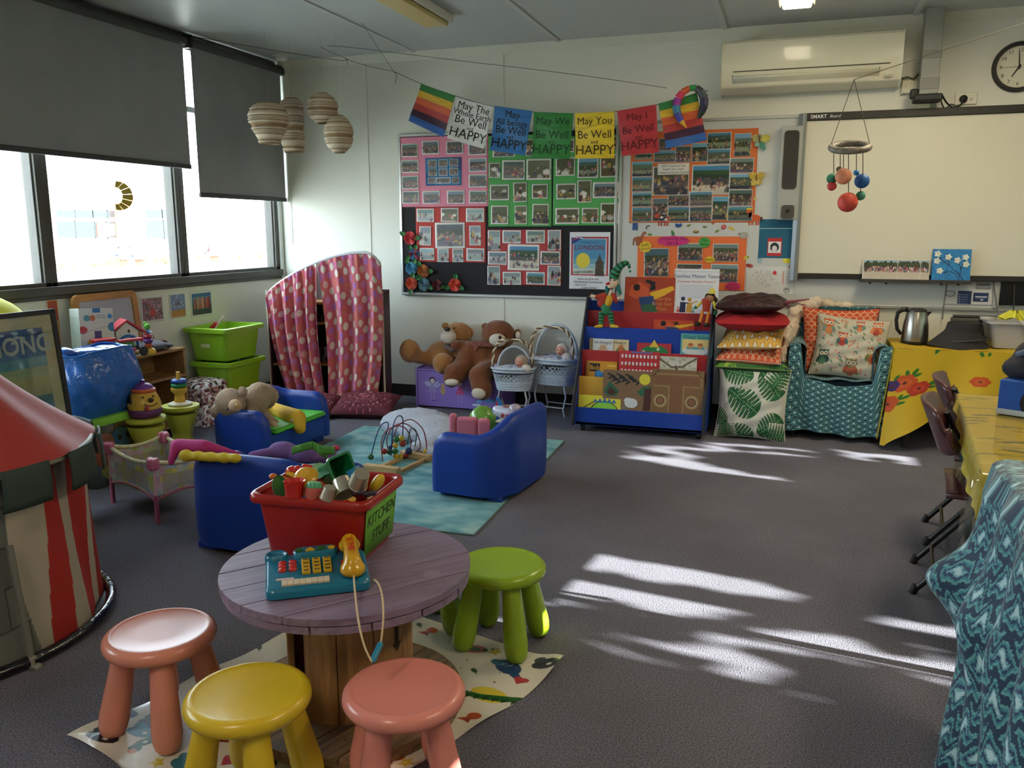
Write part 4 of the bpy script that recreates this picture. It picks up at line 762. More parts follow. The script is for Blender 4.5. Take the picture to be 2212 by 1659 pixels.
# the mobile
MY = 4.2; pr = atY(1836, 318, MY)
e = thing('ball_mobile', 'hanging mobile with a wooden ring and coloured balls before the smart board', 'mobile', tuple(pr))
b = B(); b.tor((0, 0, 0), .080, .015, 40, 12, Rx(17)); b.ob('ring', wood('8a8478', '4a463e', 20, 0, .5, 'driftwood'), e)
top = atY(1845, 172, MY) - pr; b = B()
for s in (-1, 1): b.tube([(s * .082, 0, .012), tuple(top)], .0016, 6)
b.ob('hanging_thread', M('5a5648', .7), e)
far = atY(2212, 50, MY) - pr; b = B(); b.tube([tuple(top), tuple(far), tuple(far + (far - top) * .25)], .0016, 6); b.ob('tether', M('6a6658', .7), e)
for (px, py, r, col, yy_, ball) in ((1797, 386, .0235, '2f8060', -.03, 1), (1797, 402, .021, 'c03c3c', -.035, 1), (1822, 381, .036, 'd88a68', -.06, 1), (1813, 366, .014, '5a4a40', .04, 1), (1850, 373, .013, '2f7cb4', .03, 1), (1862, 391, .033, '1f5ca0', .02, 1), (1859, 423, .021, '3f8a74', .02, 1), (1831, 437, .0445, 'c8483c', .0, 1)):
    p = atY(px, py, MY + yy_) - pr; b = B(); b.sph(tuple(p), r, 16); o = b.ob('ball', M(col, .55, var=.2, vs=25), e, smooth=180)
for (px, pyt, pyb) in ((1801, 322, 376), (1822, 318, 370), (1815, 318, 362), (1850, 318, 368), (1864, 322, 380), (1833, 318, 428), (1859, 400, 415)):
    p = atY(px, pyt, MY) - pr; q = atY(px, pyb, MY) - pr; b = B(); b.cone(tuple(p), tuple(q), .0018, n=6); b.ob('cord', M('3a342c', .7), e)
# pictures on the left wall below the window
def lpic(label, x0, y0, x1, y1, f, res=40, base='d8d8d4'):
    a = atX(x0, y0, XL + .004); c = atX(x1, y1, XL + .004); w, h = c.y - a.y, a.z - c.z; e = thing('art_print', label, 'picture', mtx=FR((XL + .004, (a.y + c.y) / 2, (a.z + c.z) / 2), 90), group='small art prints on the window wall'); cv = Cv(100, 100 * h / w, res, base); cv.h_ = 100 * h / w; f(cv); sheet(cv, w, h, 'sheet', e, None, VCM(rough=.5), solid=.001)
def a1(cv):
    cv.rect(7, 7, 93, cv.h - 7, '8a6c78')
    for i in range(90): cv.ell(random.uniform(10, 90), random.uniform(10, cv.h - 10), random.uniform(2, 9), 2.5, random.choice(['5a4a5a', '9a8a9c', 'a8506a', '7a5a50', 'b8a0a8', '4a3844']), random.uniform(0, 180))
    cv.ell(50, cv.h * .65, 14, 12, 'b84a4a')
def a2(cv):
    cv.rect(6, 4, 94, cv.h - 5, '7484b0'); cv.rect(6, cv.h * .68, 94, cv.h - 5, 'b07a40'); cv.line([(50, cv.h * .75), (50, cv.h * .4)], 4, '3a3450')
    for i in range(40): a = random.uniform(0, 2 * PI); q = random.uniform(5, 38); cv.line([(50, cv.h * .42), (50 + q * math.cos(a), cv.h * .38 + q * .8 * math.sin(a))], 1.5, '4a4868'); cv.ell(50 + q * math.cos(a), cv.h * .38 + q * .8 * math.sin(a), 3, 2, 'c8cce0', random.uniform(0, 180))
def a3(cv):
    cv.bands(6, 5, 94, cv.h - 6, ['3a6a9c', '4a86ac', '3c7898', '2c5468', '30424a', '38403c'])
    for x, c_ in ((15, 'a85a3c'), (28, 'c88a50'), (38, 'b86a4c'), (50, 'c89468'), (58, '8a4a58'), (70, 'b85a40'), (80, '8a3c38')): cv.rect(x, cv.h * .3, x + 8, cv.h * .68, c_); cv.poly([(x, cv.h * .3), (x + 4, cv.h * .2), (x + 8, cv.h * .3)], c_)
lpic('mauve art print with a red shape, leftmost of three under the window', 302, 642, 356, 692, a1); lpic('blue and orange art print of a tree, middle of three under the window', 365, 636, 404, 684, a2); lpic('art print of a colourful street, rightmost of three under the window', 410, 631, 461, 680, a3)
def a4(cv): cv.rect(8, 5, 92, cv.h - 20, 'c8943c'); cv.rect(14, 12, 86, cv.h * .4, 'b05038'); cv.rect(0, cv.h - 34, 92, cv.h - 26, 'b84040')
lpic('orange and yellow print half hidden behind the framed poster', 98, 648, 137, 760, a4)
# ---------------- along the back wall: book display, toys, cushions, armchair ----------------
def sq(cv, w, h): pass
def upright(label, name, cat, x0, y0, x1, y1, Y, base, f=None, th=.006, res=60, tilt=8, group=None, edge=None, rough=.5, pages=None):
    """a book or card standing upright; canvas units 100 across"""
    a = atY(x0, y0, Y); c = atY(x1, y1, Y); w, h = c.x - a.x, a.z - c.z
    e = thing(name, label, cat, mtx=FR(((a.x + c.x) / 2, Y, (a.z + c.z) / 2), 0, tilt), group=group)
    b = B(); b.box(-w / 2, w / 2, -h / 2, h / 2, -th, 0); b.ob(pages or ('backing' if th < .01 else 'pages'), M(edge or base, .7), e)
    cv = Cv(100, 100 * h / w, res, base)
    if f: f(cv)
    sheet(cv, w, h, 'cover', e, Tm(0, 0, .0008), VCM(rough=rough)); e2 = e; return e, w / 100, w, h
def lab(e, k, h, t, x, y, s, col, **kw):
    return text(t, s * k, M(col, .7), e, Tm((x - 50) * k, h / 2 - y * k, .0018), **kw)
SHX, SHY = -.99, 5.66
BLU = M('123c9a', .45, var=.06, vs=5); RED = M('a4262a', .5, var=.06, vs=5); YEL = M('d0a03c', .5); BLE = M('1a1c26', .6)
e = thing('book_display', 'blue, red and yellow tiered book display unit on castors', 'bookshelf', (SHX, SHY, 0))
for s in (-1, 1):
    b = B(); b.m = Matrix(((0, 0, 1, 0), (1, 0, 0, 0), (0, 1, 0, 0), (0, 0, 0, 1))); P = [(-.03, .05), (-.035, .2), (.36, .92), (.44, .92), (.44, .05)]
    b.prism(P, s * .455 - .009, s * .455 + .009); b.ob('side_panel', M('1b3a86', .5), e, bevel=.002)
    b = B(); Q = [(-.037, .05), (-.042, .2), (.357, .928), (.44, .928)]
    b.tube([(s * .455, y, z) for y, z in Q], .011, 8); b.ob('edge_strip', BLE, e)
for nm, y, z0, z1, m in (('front_lip', 0, .05, .175, BLU), ('yellow_tier', .085, .07, .385, YEL), ('red_tier', .165, .07, .565, RED), ('blue_tier', .245, .07, .725, BLU), ('top_tier', .335, .07, .835, RED), ('back_panel', .43, .06, .90, BLU)):
    b = B(); b.box(-.446, .446, y, y + .012, z0, z1); b.ob(nm, m, e, bevel=.002)
b = B(); b.box(-.446, .446, 0, .43, .05, .068); b.ob('base_board', BLU, e)
for x in (-.40, .42):
    for y in (.04, .38):
        b = B(); b.m = Tm(x, y, .025) @ Ry(90); b.lathe([(.012, -.012), (.025, -.012), (.025, .012), (.012, .012)], 16); b.ob('castor_wheel', M('141414', .5), e)
        b = B(); b.box(x - .016, x + .016, y - .012, y + .012, .028, .05); b.ob('castor_bracket', M('2c2c2c', .5), e)
def bird(cv, dark):
    h = cv.h; cv.poly([(12, h * .25), (30, h * .12), (48, h * .3), (50, h * .55), (30, h * .62), (8, h * .5)], 'c4542c'); cv.ell(24, h * .28, 7, 7, '1a1414'); cv.poly([(44, 4), (60, h * .12), (62, h * .32), (50, h * .38), (52, h * .2), (40, h * .12)], '1a1618')
    cv.poly([(50, h * .42), (95, h * .22), (99, h * .32), (80, h * .48), (58, h * .62)], 'd8a828'); cv.poly([(28, h * .55), (58, h * .5), (66, h * .75), (50, h * .98), (38, h * .98)], '1f3c6c'); cv.poly([(36, h * .75), (60, h * .72), (70, h * .99), (38, h * .99)], '2a5a3a')
e, k, w, h = upright('large dark red picture book with a black-crested bird, top tier', 'picture_book', 'book', 1350, 598, 1456, 680, 6.04, 'a03a1e', lambda cv: bird(cv, 1), .012, 90)
for i, t in enumerate(('How the', 'Birds Got', 'Their', 'Colours')): lab(e, k, h, t, 76, 42 + i * 10, 10, 'c88a4a')
def fam(cv):
    cv.rect(0, 6, 100, 7, '9a9aa0')
    for i in range(9): cv.rect(12, 36 + i * 3.6, random.uniform(80, 92), 37.2 + i * 3.6, '8a98ac')
    for x, y, s, c_ in ((22, 68, 1.0, '1c2448'), (37, 70, .95, 'b88a30'), (12, 88, .5, 'b85048'), (46, 90, .45, '4a9aa8')): cv.ell(x, y, 4.6 * s, 5 * s, c_); cv.poly([(x - 6 * s, y + 7 * s), (x + 6 * s, y + 7 * s), (x + 7 * s, min(99, y + 32 * s)), (x - 7 * s, min(99, y + 32 * s))], c_)
    cv.line([(22, 77), (34, 78)], 2.5, '1c2448'); cv.line([(38, 80), (54, 73)], 2.5, 'b88a30')
e, k, w, h = upright('white Families Matter Team notice standing on the top tier', 'notice', 'notice', 1457, 580, 1550, 680, 6.05, 'd2d4da', fam, .004, 110)
lab(e, k, h, 'Families Matter Team', 50, 17, 11.5, '24406c'); lab(e, k, h, 'Volunteer Families Needed!', 50, 29, 7.5, 'b85c48')
e, k, w, h = upright('small orange copy of the bird book, in the top pocket', 'picture_book', 'book', 1412, 690, 1499, 722, 5.985, 'b8401e', lambda cv: bird(cv, 0), .006, 60)
def cat1(cv, c1='b8b8b4', c2='c49a78'): h = cv.h; cv.ell(52, h * .62, 30, h * .22, c1); cv.ell(52, h * .5, 17, h * .2, c2); cv.ell(45, h * .46, 2.5, 3, '2a2a2a'); cv.ell(60, h * .46, 2.5, 3, '2a2a2a'); cv.poly([(38, h * .38), (42, h * .26), (48, h * .34)], c2); cv.poly([(56, h * .34), (64, h * .26), (66, h * .38)], c2)
e, k, w, h = upright('white board book titled I am Hungry with a pale cat', 'board_book', 'book', 1280, 731, 1323, 775, 5.885, 'c8ccd0', cat1, .014, 40); lab(e, k, h, "I'm Hungry!", 52, 18, 19, '2c2c2c')
e, k, w, h = upright('cream board book titled Hungry with an orange cat', 'board_book', 'book', 1324, 733, 1357, 775, 5.893, 'c8bc98', lambda cv: cat1(cv, '3a6a3c', 'b86a38'), .014, 36); lab(e, k, h, 'Hungry!', 46, 20, 24, '2c2c2c')
upright('spine of a brown board book at the left end of the blue tier', 'board_book', 'book', 1273, 730, 1280, 775, 5.883, '8a7a5c', None, .014, 8)
e, k, w, h = upright('red picture card with a green hill under a yellow triangle', 'picture_card', 'card', 1376, 740, 1449, 778, 5.888, 'a82c38', lambda cv: (cv.ell(52, 36, 44, 30, '1f7a48'), cv.ell(62, 17, 4, 4, 'd0d4cc'), cv.ell(20, 25, 4, 3, 'd0d4cc')), .004, 60)
b = B(); b.prism([(-14 * k * 1.0, h / 2 - 12 * k), (0, h / 2 + 10 * k), (14 * k, h / 2 - 12 * k)], .001, .003); b.m = Tm(2 * k, 0, 0); b.ob('yellow_triangle', M('d0b43c', .6), e, smooth=0)
def wb(cv):
    h = cv.h; cv.rect(0, 0, 100, h, '4f9aa4'); cv.rect(5, h * .28, 93, h * .72, 'd0b878'); cv.ell(48, h * .76, 42, h * .18, 'c4ccc8'); cv.rect(20, h * .6, 76, h * .69, '4a96a4')
    for x in (32, 62): cv.ell(x, h * .55, 9, 8, 'c08a60'); cv.ell(x, h * .49, 8, 4, 'a05a3a')
e, k, w, h = upright('blue Water Babies picture book with two bathing babies', 'picture_book', 'book', 1471, 718, 1538, 772, 5.895, '4f9aa4', wb, .008, 64); lab(e, k, h, 'Water Babies', 50, 14, 16, '1c5a3c')
def bob(cv): h = cv.h; cv.rect(0, 0, 8, h, 'a8742c'); cv.rect(12, 8, 44, 34, '241c1c'); cv.rect(30, h * .5, 100, h, '2468a8'); cv.ell(42, h * .55, 9, 10, '2f86c4'); cv.rect(70, 10, 100, 18, 'd8a840')
e, k, w, h = upright('yellow spiral-bound book marked Bob on a dark patch', 'picture_book', 'book', 1266, 779, 1332, 830, 5.805, 'c08a24', bob, .01, 50); lab(e, k, h, 'Bob', 28, 21, 20, 'd09a30', off=.0004)
b = B()
for i in range(10): b.m = Tm(-w / 2 + .004, h / 2 - .012 - i * h * .09, 0); b.tor((0, 0, 0), .006, .0012, 10, 5, Rx(90))
tag(b.ob('spiral_binding', M('2a2a2a', .5), e), kind='stuff')
# red letter board
a = atY(1337, 757, 5.80); c = atY(1423, 812, 5.80); w, h = c.x - a.x, a.z - c.z
e = thing('letter_board', 'red toy keyboard with rows of small letter keys', 'toy', mtx=FR(((a.x + c.x) / 2, 5.80, (a.z + c.z) / 2), 0, 8))
b = B(); b.prism(rrect(w, h, .012), -.018, 0); b.ob('body', M('b02a34', .4), e, bevel=.003)
for j in range(3):
    for i in range(10):
        b = B(); x = -w * .41 + i * w * .82 / 9; z = h * .27 - j * h * .31; b.prism(rrect(.0135, .026, .005, 3, x, z), 0, .005); ke = b.ob('key', M('dcdce4', .4), e)
        b = B(); b.prism(rrect(.011, .006, .002, 2, x, z - .009), .005, .0055); b.ob('gold_band', M('c88a30', .5), ke)
        text(chr(65 + (j * 10 + i) % 26), .011, M('2f5a9a', .6), ke, Tm(x, z + .003, .0055))
b = B(); b.box(-w * .2, w * .32, h * .42, h * .47, 0, .001); b.ob('blue_strip', M('3a6cb0', .5), e)
def tree(cv): h = cv.h; cv.bands(0, 0, 100, h, ['b8b6ac', 'c4c2ba', 'b0b09c', '9aa090']); cv.line([(0, h * .12), (35, h * .5), (62, h * .45), (98, 3)], 5, '5c5040'); cv.line([(45, h * .45), (55, h)], 7, '5c5040'); [cv.ell(random.uniform(0, 98), random.uniform(0, h), 3, 2, '8a9078') for _ in range(40)]
upright('pale photo book cover of a bare branch on the red tier', 'photo_book', 'book', 1424, 769, 1504, 820, 5.807, 'c0beb4', tree, .008, 60)
def cbA(cv):
    h = cv.h; cv.grain(.08)
    for i in range(9): y = 8 + (i % 3) * 5; cv.line([(10 + i * 6, y), (24 + i * 6, y + 5), (12 + i * 7, y + 9)], 3.2, '1c2228')
    cv.ell(84, 16, 11, 11, 'd0c83c'); cv.poly([(2, h * .52), (14, h * .26), (24, h * .4), (33, h * .5), (28, h * .62), (8, h * .64)], '2c6048'); cv.poly([(8, h * .55), (15, h * .4), (28, h * .55), (18, h * .62)], '4a2c26')
    cv.poly([(70, h * .5), (80, h * .38), (100, h * .34), (100, h * .55), (78, h * .6)], '2c6048'); cv.poly([(84, h * .42), (98, h * .4), (96, h * .95), (82, h * .95)], '4a2a24')
    cv.ell(58, h * .78, 13, h * .12, 'c8ccd0'); cv.ell(52, h * .72, 8, h * .07, 'c8ccd0'); cv.ell(38, h * .92, 12, h * .06, '7a7068')
upright('brown cardboard picture with black wool, a yellow sun and painted trees', 'cardboard_art', 'artwork', 1303, 798, 1408, 893, 5.70, '7c6148', cbA, .006, 120, tilt=4)
def cbB(cv):
    h = cv.h; cv.grain(.08)
    def dots(P, st, c_, r):
        for (x1, y1), (x2, y2) in zip(P[:-1], P[1:]):
            n = max(1, int(math.hypot(x2 - x1, y2 - y1) / st))
            for i in range(n): cv.ell(x1 + (x2 - x1) * i / n, y1 + (y2 - y1) * i / n, r, r, c_)
    for y in range(int(h * .18), int(h * .34), 3): dots([(8, y), (92, y)], 2.4, '7a4436', .9)
    for x in range(38, 58, 3): dots([(x, h * .34), (x, h)], 2.4, '7a4436', .9)
    cv2 = [(6, h * .37), (34, h * .37), (34, h * .99)]; dots(cv2, 2.6, 'a89464', 1); dots([(62, h * .99), (62, h * .37), (95, h * .37), (95, h * .1), (8, h * .1)], 2.6, 'a89464', 1)
    for x in (18, 78):
        for r_, c_ in ((12, 'b8a06c'), (8, '3a241c'), (9.5, 'c0b088'), (4, '8a5a38')): dots([(x + r_ * math.cos(t), h * .7 + r_ * math.sin(t)) for t in np.linspace(0, 2 * PI, 30)], 2, c_, 1)
    dots([(14, 2), (1, 16)], 2.4, '2a1c18', 1.1); dots([(86, 2), (99, 16)], 2.4, '2a1c18', 1.1)
upright('brown cardboard square with a large letter T of seeds', 'cardboard_art', 'artwork', 1408, 797, 1518, 900, 5.695, '7a5c40', cbB, .006, 150, tilt=4)
def dino(cv):
    h = cv.h; cv.ell(62, h * .98, 34, h * .66, '1c1c1c'); cv.ell(62, h * 1.0, 32, h * .64, '7ab83c'); [cv.poly([(34 + i * 11, h * .42), (40 + i * 11, h * .08 + abs(i - 2) * 2), (47 + i * 11, h * .42)], '2c6c9c') for i in range(5)]; cv.ell(62, h * 1.0, 30, h * .58, '84c444')
    for i in range(14): cv.ell(2 + i * 2.6, h * .95 - i * 1.6, 1.6, 1.6, '1c2c1c')
upright('yellow drawing of a green dinosaur in the front pocket', 'drawing', 'drawing', 1250, 852, 1340, 893, 5.69, 'd0c83c', dino, .003, 90)
# striped-hat pixie doll and flower-pot doll
def dollparts(e, items):
    for nm, its, mat, vox in items: soft(nm, its, mat, e, vox, it=3)
def rel(base): return (lambda px, py, Y: atY(px, py, Y) - Vector(base))
bs = atY(1312, 708, 5.93); e = thing('pixie_doll', 'long-nosed doll with a green striped curling hat and striped legs', 'doll', tuple(bs)); q = rel(bs)
SKN = M('d8c0a8', .8); GRN = M('2a7a50', .8)
def stripes(mat1, mat2, name, pts, rr, par, w=.012):
    """a striped tube made of alternating bands"""
    P = [Vector(p) for p in pts]; L = [0]
    for a, b_ in zip(P[:-1], P[1:]): L.append(L[-1] + (b_ - a).length)
    n = max(3, int(L[-1] / w)); xs = np.linspace(0, L[-1], n * 2 + 1); ip = lambda s: Vector([float(np.interp(s, L, [p[k] for p in P])) for k in range(3)]); b = B()
    for i in range(n): b.k = i % 2; seg = [ip(xs[2 * i]), ip(xs[2 * i + 1]), ip(xs[2 * i + 2])]; b.tube(seg, [float(np.interp(s, L, rr)) * f for s, f in zip(xs[2 * i:2 * i + 3], (.97, 1.03, .97))], 12)
    return b.ob(name, [mat1, mat2], par, smooth=60)
DG2 = M('153c2c', .8)
dollparts(e, [('head', [(q(1325, 612, 5.93), (.034, .034, .038)), (q(1318, 617, 5.915), .022)], SKN, .006), ('neck', [(q(1320, 628, 5.93), q(1316, 640, 5.93), .013, .013)], SKN, .006),
    ('jacket', [(q(1305, 640, 5.93), q(1300, 655, 5.93), .03, .035), (q(1298, 640, 5.92), q(1288, 642, 5.90), .022, .018), (q(1325, 638, 5.93), q(1330, 650, 5.93), .02, .02)], M('a03428', .8), .007),
    ('waistcoat', [(q(1316, 645, 5.925), q(1314, 655, 5.92), .028, .028)], M('c89a2c', .8), .007), ('shorts', [(q(1308, 662, 5.93), q(1310, 672, 5.93), .036, .034)], GRN, .007)])
b = B(); b.cone(q(1315, 612, 5.90), q(1309, 614, 5.875), .012, .006, 10); b.ob('nose', M('c03028', .5), e)
for dx in (1318, 1328): b = B(); b.sph(q(dx, 606, 5.898), .005, 8); b.ob('eye', M('141414', .3), e)
for s, (x0, y0, x1, y1) in ((1, (1334, 618, 1340, 634)), (1, (1312, 622, 1311, 636))): b = B(); b.cap(q(x0, y0, 5.935), q(x1, y1, 5.93), .018, .01); b.ob('hair', M('2a6a64', .9, bump=.8, bs=80), e, smooth=180)
stripes(GRN, DG2, 'hat', [q(1325, 600, 5.93), q(1330, 588, 5.93), q(1338, 576, 5.93), q(1350, 568, 5.93), q(1358, 570, 5.93), q(1360, 580, 5.93)], [.038, .033, .027, .02, .013, .008], e, .016)
b = B(); b.sph(q(1361, 586, 5.93), .009, 8); b.ob('hat_tip', GRN, e)
stripes(GRN, DG2, 'leg', [q(1300, 675, 5.93), q(1298, 700, 5.90)], [.022, .018], e); stripes(GRN, DG2, 'leg', [q(1318, 675, 5.93), q(1322, 700, 5.90)], [.022, .018], e)
for x0, x1 in ((1298, 1286), (1322, 1334)): b = B(); b.cap(q(x0, 704, 5.90), q(x1, 706, 5.88), .016, .008); b.ob('shoe', M('c8a838', .7), e)
for (x, y) in ((1280, 640), (1340, 644)):
    b = B(); b.sph(q(x + (4 if x < 1300 else -4), y, 5.89), .012, 8)
    for i in range(4): a_ = R(100 + i * 35) if x < 1300 else R(80 - i * 35); c0 = q(x, y, 5.89); b.cap(c0, c0 + Vector((.017 * math.cos(a_), 0, .017 * math.sin(a_))), .0042, .0035, 6)
    b.ob('hand', SKN, e, smooth=180)
bs = atY(1522, 706, 5.93); e = thing('pot_doll', 'small doll with brown hair, red dress and orange legs', 'doll', tuple(bs)); q = rel(bs)
dollparts(e, [('head', [(q(1533, 645, 5.92), .03)], M('a87858', .8), .006), ('leg', [(q(1518, 672, 5.92), q(1512, 695, 5.89), .012, .012)], M('c87a2c', .8), .005), ('leg', [(q(1532, 672, 5.92), q(1526, 697, 5.89), .012, .012)], M('c87a2c', .8), .005),
    ('arm', [(q(1518, 650, 5.92), q(1506, 662, 5.91), .01, .01)], M('c8b83c', .8), .005), ('arm', [(q(1541, 652, 5.92), q(1545, 666, 5.91), .01, .01)], M('c8b83c', .8), .005), ('glove', [(q(1503, 664, 5.91), (.015, .01, .013))], M('1f6a44', .8), .005), ('glove', [(q(1545, 676, 5.91), (.012, .01, .018))], M('1f6a44', .8), .005),
    ('hair', [(q(1534, 642, 5.935), (.038, .03, .034)), (q(1545, 648, 5.935), .02), (q(1523, 648, 5.935), .012)], M('3a241c', .95), .006)])
b = B(); b.m = Tm(*q(1526, 659, 5.92)); b.lathe([(.02, -.045), (.024, -.04), (.032, .035), (.034, .04), (.02, .045)], 18); b.ob('dress', M('b8402c', .7), e)
b = B(); b.m = Tm(*q(1538, 634, 5.92)); b.lathe([(.03, 0), (.026, .006), (.012, .035), (.002, .04)], 14); b.ob('hat', M('c8bc58', .8), e)
for dx in (1529, 1538): b = B(); b.sph(q(dx, 643, 5.888), .004, 8); b.ob('eye', M('141414', .3), e)
b = B(); b.sph(q(1531, 652, 5.89), (.01, .005, .004), 8); b.ob('mouth', M('a03028', .6), e)
for x, y in ((1507, 700), (1526, 702)): b = B(); b.sph(q(x, y, 5.88), (.022, .028, .015), 10); b.ob('shoe', M('161616', .5), e, smooth=180)
# ---- cushion stack ----
MON = '1f5a34'
def leafpoly(cv, cx, cy, L, ang, col=MON, bg='c4c4ba', lobes=7):
    ca, sa = math.cos(R(ang)), math.sin(R(ang)); T = lambda p: (cx + p[0] * ca - p[1] * sa, cy + p[0] * sa + p[1] * ca)
    out = [(L * (.5 * (1 - math.cos(t)) * 1.0) if False else L * (.5 - .5 * math.cos(t)), L * .42 * math.sin(t) * (1.15 - .45 * (.5 - .5 * math.cos(t)))) for t in np.linspace(0, PI, 20)]
    P = out + [(x, -y) for x, y in out[::-1]]; cv.poly([T(p) for p in P], col)
    for s in (1, -1):
        for i in range(lobes):
            x0 = L * (.14 + .78 * i / lobes); yo = L * .5; cv.line([T((x0 + L * .06, s * L * .10)), T((x0 - L * .02, s * yo))], L * .02, bg); cv.poly([T((x0 + L * .05, s * L * .12)), T((x0 - L * .055, s * yo)), T((x0 + L * .03, s * yo))], bg)
            cv.line([T((x0, s * L * .0)), T((x0 - L * .02, s * L * .36))], L * .008, '6a9a70')
        for i in range(4): p = T((L * (.25 + .15 * i), s * L * .075)); cv.ell(p[0], p[1], L * .016, L * .011, bg, ang)
    cv.line([T((0, 0)), T((L * .97, 0))], L * .014, '8ab088')
cvm = Cv(100, 100, 200, 'c6c6be')
for (x, y, L, a_) in ((60, 62, 56, 215), (92, 38, 50, 230), (6, 4, 44, 5), (96, 66, 44, 140), (55, 104, 46, 200), (-8, 62, 30, 40), (98, -10, 40, 120), (108, 92, 36, 180), (20, 106, 30, 250)): leafpoly(cvm, x, y, L, a_)
pillow('monstera_cushion', 'square white cushion with large green leaves standing on the floor', .475, .50, .15, cvm, FR((-.235, 5.83, .245), 0, 6, -1.5), 'c6c6be', pipe='c8c4b4', group='cushions of the stack')
pillow('green_cushion', 'second leafy cushion standing behind the white one, showing only its edge', .46, .50, .15, Cv(10, 10, 12, '35603c'), FR((-.26, 6.02, .25), 0, 3, 2), '35603c', group='cushions of the stack')
e = thing('dark_ottoman', 'dark upholstered block hidden behind the standing cushions', 'ottoman', (-.24, 6.26, 0)); b = B(); b.box(-.2, .2, -.13, .13, .03, .46); b.ob('block', M('241c1c', .9), e, bevel=.02); b = B(); b.box(-.18, .18, -.11, .11, 0, .03); b.ob('base', M('151515', .8), e)
def flat(label, x0, x1, zc, H, cv, backc, yaw=0, tx=0, ty=0, Y=6.02, D=.42, pipe=None, pinch=.06, sag=0, name='scatter_cushion', rough=.85, W_=None):
    w = W_ or (x1 - x0); m = Tm((x0 + x1) / 2, Y, zc) @ Rz(yaw) @ Ry(tx) @ Rx(ty)
    return pillow(name, label, w, D, H, cv, m, backc, pipe=pipe, pinch=pinch, group='cushions of the stack', rough=rough)
cvt = Cv(100, 90, 110, '3a6a34')
for i in range(90):
    x, y, a_ = random.uniform(0, 100), random.uniform(0, 90), random.uniform(0, 180); cvt.ell(x, y, random.uniform(5, 14), random.uniform(1.5, 4), random.choice(['2c5a2c', '5a8a34', '1f4438', '74a044', '20343c', '4a7a30', '8aa848']), a_)
cvt.ell(32, 78, 10, 7, 'a03a3c'); cvt.ell(34, 79, 6, 4, 'b85a4a')
flat('tropical leaf patterned cushion lying fifth from the top of the stack', -.50, -.01, .505, .13, cvt, '2c4a2c', 2, 1, 4, pipe='6a8a4c')
cvo = Cv(100, 90, 150, 'c4542c')
for r_ in range(12):
    for i in range(-1, 12): cx_, cy_ = i * 9.5 + (r_ % 2) * 4.75, r_ * 8; m = (np.abs(np.hypot(cvo.X - cx_, cvo.Y - cy_) - 6.2) < .55) & (cvo.Y < cy_ + 1); cvo.c[m] = rgb('d8b49c')
flat('orange cushion with white fish-scale lines in the stack', -.48, -.05, .585, .13, cvo, 'c4542c', -3, 1, 14, pipe='a8a098')
def scal(w=100, h=90, base='c4542c', n=150, sz=8.5, line='d8b49c'):
    cv = Cv(w, h, n, base)
    for r_ in range(int(h / sz * 2) + 2):
        for i in range(-1, int(w / sz) + 2):
            cx_, cy_ = i * sz + (r_ % 2) * sz / 2, r_ * sz / 2 * 1.1; m = (np.abs(np.hypot(cv.X - cx_, cv.Y - cy_) - sz * .52) < sz * .05) & (cv.Y > cy_); cv.c[m] = rgb(line)
    return cv
cvy = Cv(100, 90, 160, 'c8922c')
for r_ in range(7):
    for i in range(-1, 10):
        x, y = i * 12 + (r_ % 2) * 6, r_ * 15; cvy.poly([(x, y - 6), (x + 3, y), (x, y + 6), (x - 3, y)], 'd4d0c0'); m = (np.abs(((cvy.X - x) / 5.4) ** 2 + ((cvy.Y - y) / 8.6) ** 2 - 1) < .13); cvy.c[m] = rgb('dcc070')
flat('mustard yellow cushion with white diamonds in the stack', -.47, -.05, .69, .125, cvy, 'c8a05c', -6, -3, 16, pipe='b8a880')
flat('plain bright red round-edged cushion, second from the top of the stack', -.5, -.045, .80, .125, Cv(10, 9, 40, 'a01c24'), 'a01c24', 3, 0, 2, pinch=-.10, rough=.9)
cvb = Cv(100, 90, 90, '2c1618')
for i in range(70): cvb.line([(random.uniform(0, 100), random.uniform(0, 90))] * 2, 1.2, '5a3434'); x, y = random.uniform(0, 100), random.uniform(0, 90); cvb.line([(x, y), (x + 4, y + 5), (x + 9, y + 3)], 1, '563234')
pb = flat('dark burgundy crinkled cushion topping the stack', -.5, -.06, .915, .13, cvb, '2c1618', -4, -2, 2, pinch=-.04, rough=.45)
b = B()
for i in range(16): a_ = i * .4; b.cone((.19 + .01 * i, -.03, .0), (.2 + .012 * i + .012 * math.cos(a_), -.04 + .02 * math.sin(a_ * 2), .0 + .026 * math.cos(a_ * 1.7)), .003, .0015, 5)
b.tube([(.17, -.03, -.01), (.25, -.04, .015), (.38, -.05, .035)], [.016, .011, .004], 8); tag(b.ob('tassel', M('8a4a54', .8), pb), 'pink feathery tassel', kind='stuff')
# ---- armchair under an ikat throw ----
def ikat(cv, a=11., b_=15., jag=.35, warp=None):
    X, Y = cv.X.copy(), cv.Y.copy()
    if warp: X, Y = warp(X, Y)
    s = np.abs(((X / (a * .25)) % 2) - 1); Yj = Y + jag * b_ * .35 * (np.floor(s * 4) / 4) + .6 * np.sin(X * 1.7)
    d = np.abs(((X / a) % 1) - .5) + np.abs(((Yj / b_) % 1) - .5); d2 = np.abs((((X / a) + .5) % 1) - .5) + np.abs((((Yj / b_) + .5) % 1) - .5); d = np.minimum(d, d2)
    for lo, hi, c in ((0, .12, 'b8d6d8'), (.12, .19, '74a8ae'), (.19, .27, '16345a'), (.27, .34, '3c8088'), (.34, .40, '64a2a0'), (.40, 2, '14324e')): cv.c[(d >= lo) & (d < hi)] = rgb(c)
    return cv
AX, AY = .31, 5.95
ch = thing('armchair', 'low armchair hidden under a teal zigzag throw', 'armchair', (AX, AY, 0))
LEGM = M('1a1a1c', .5)
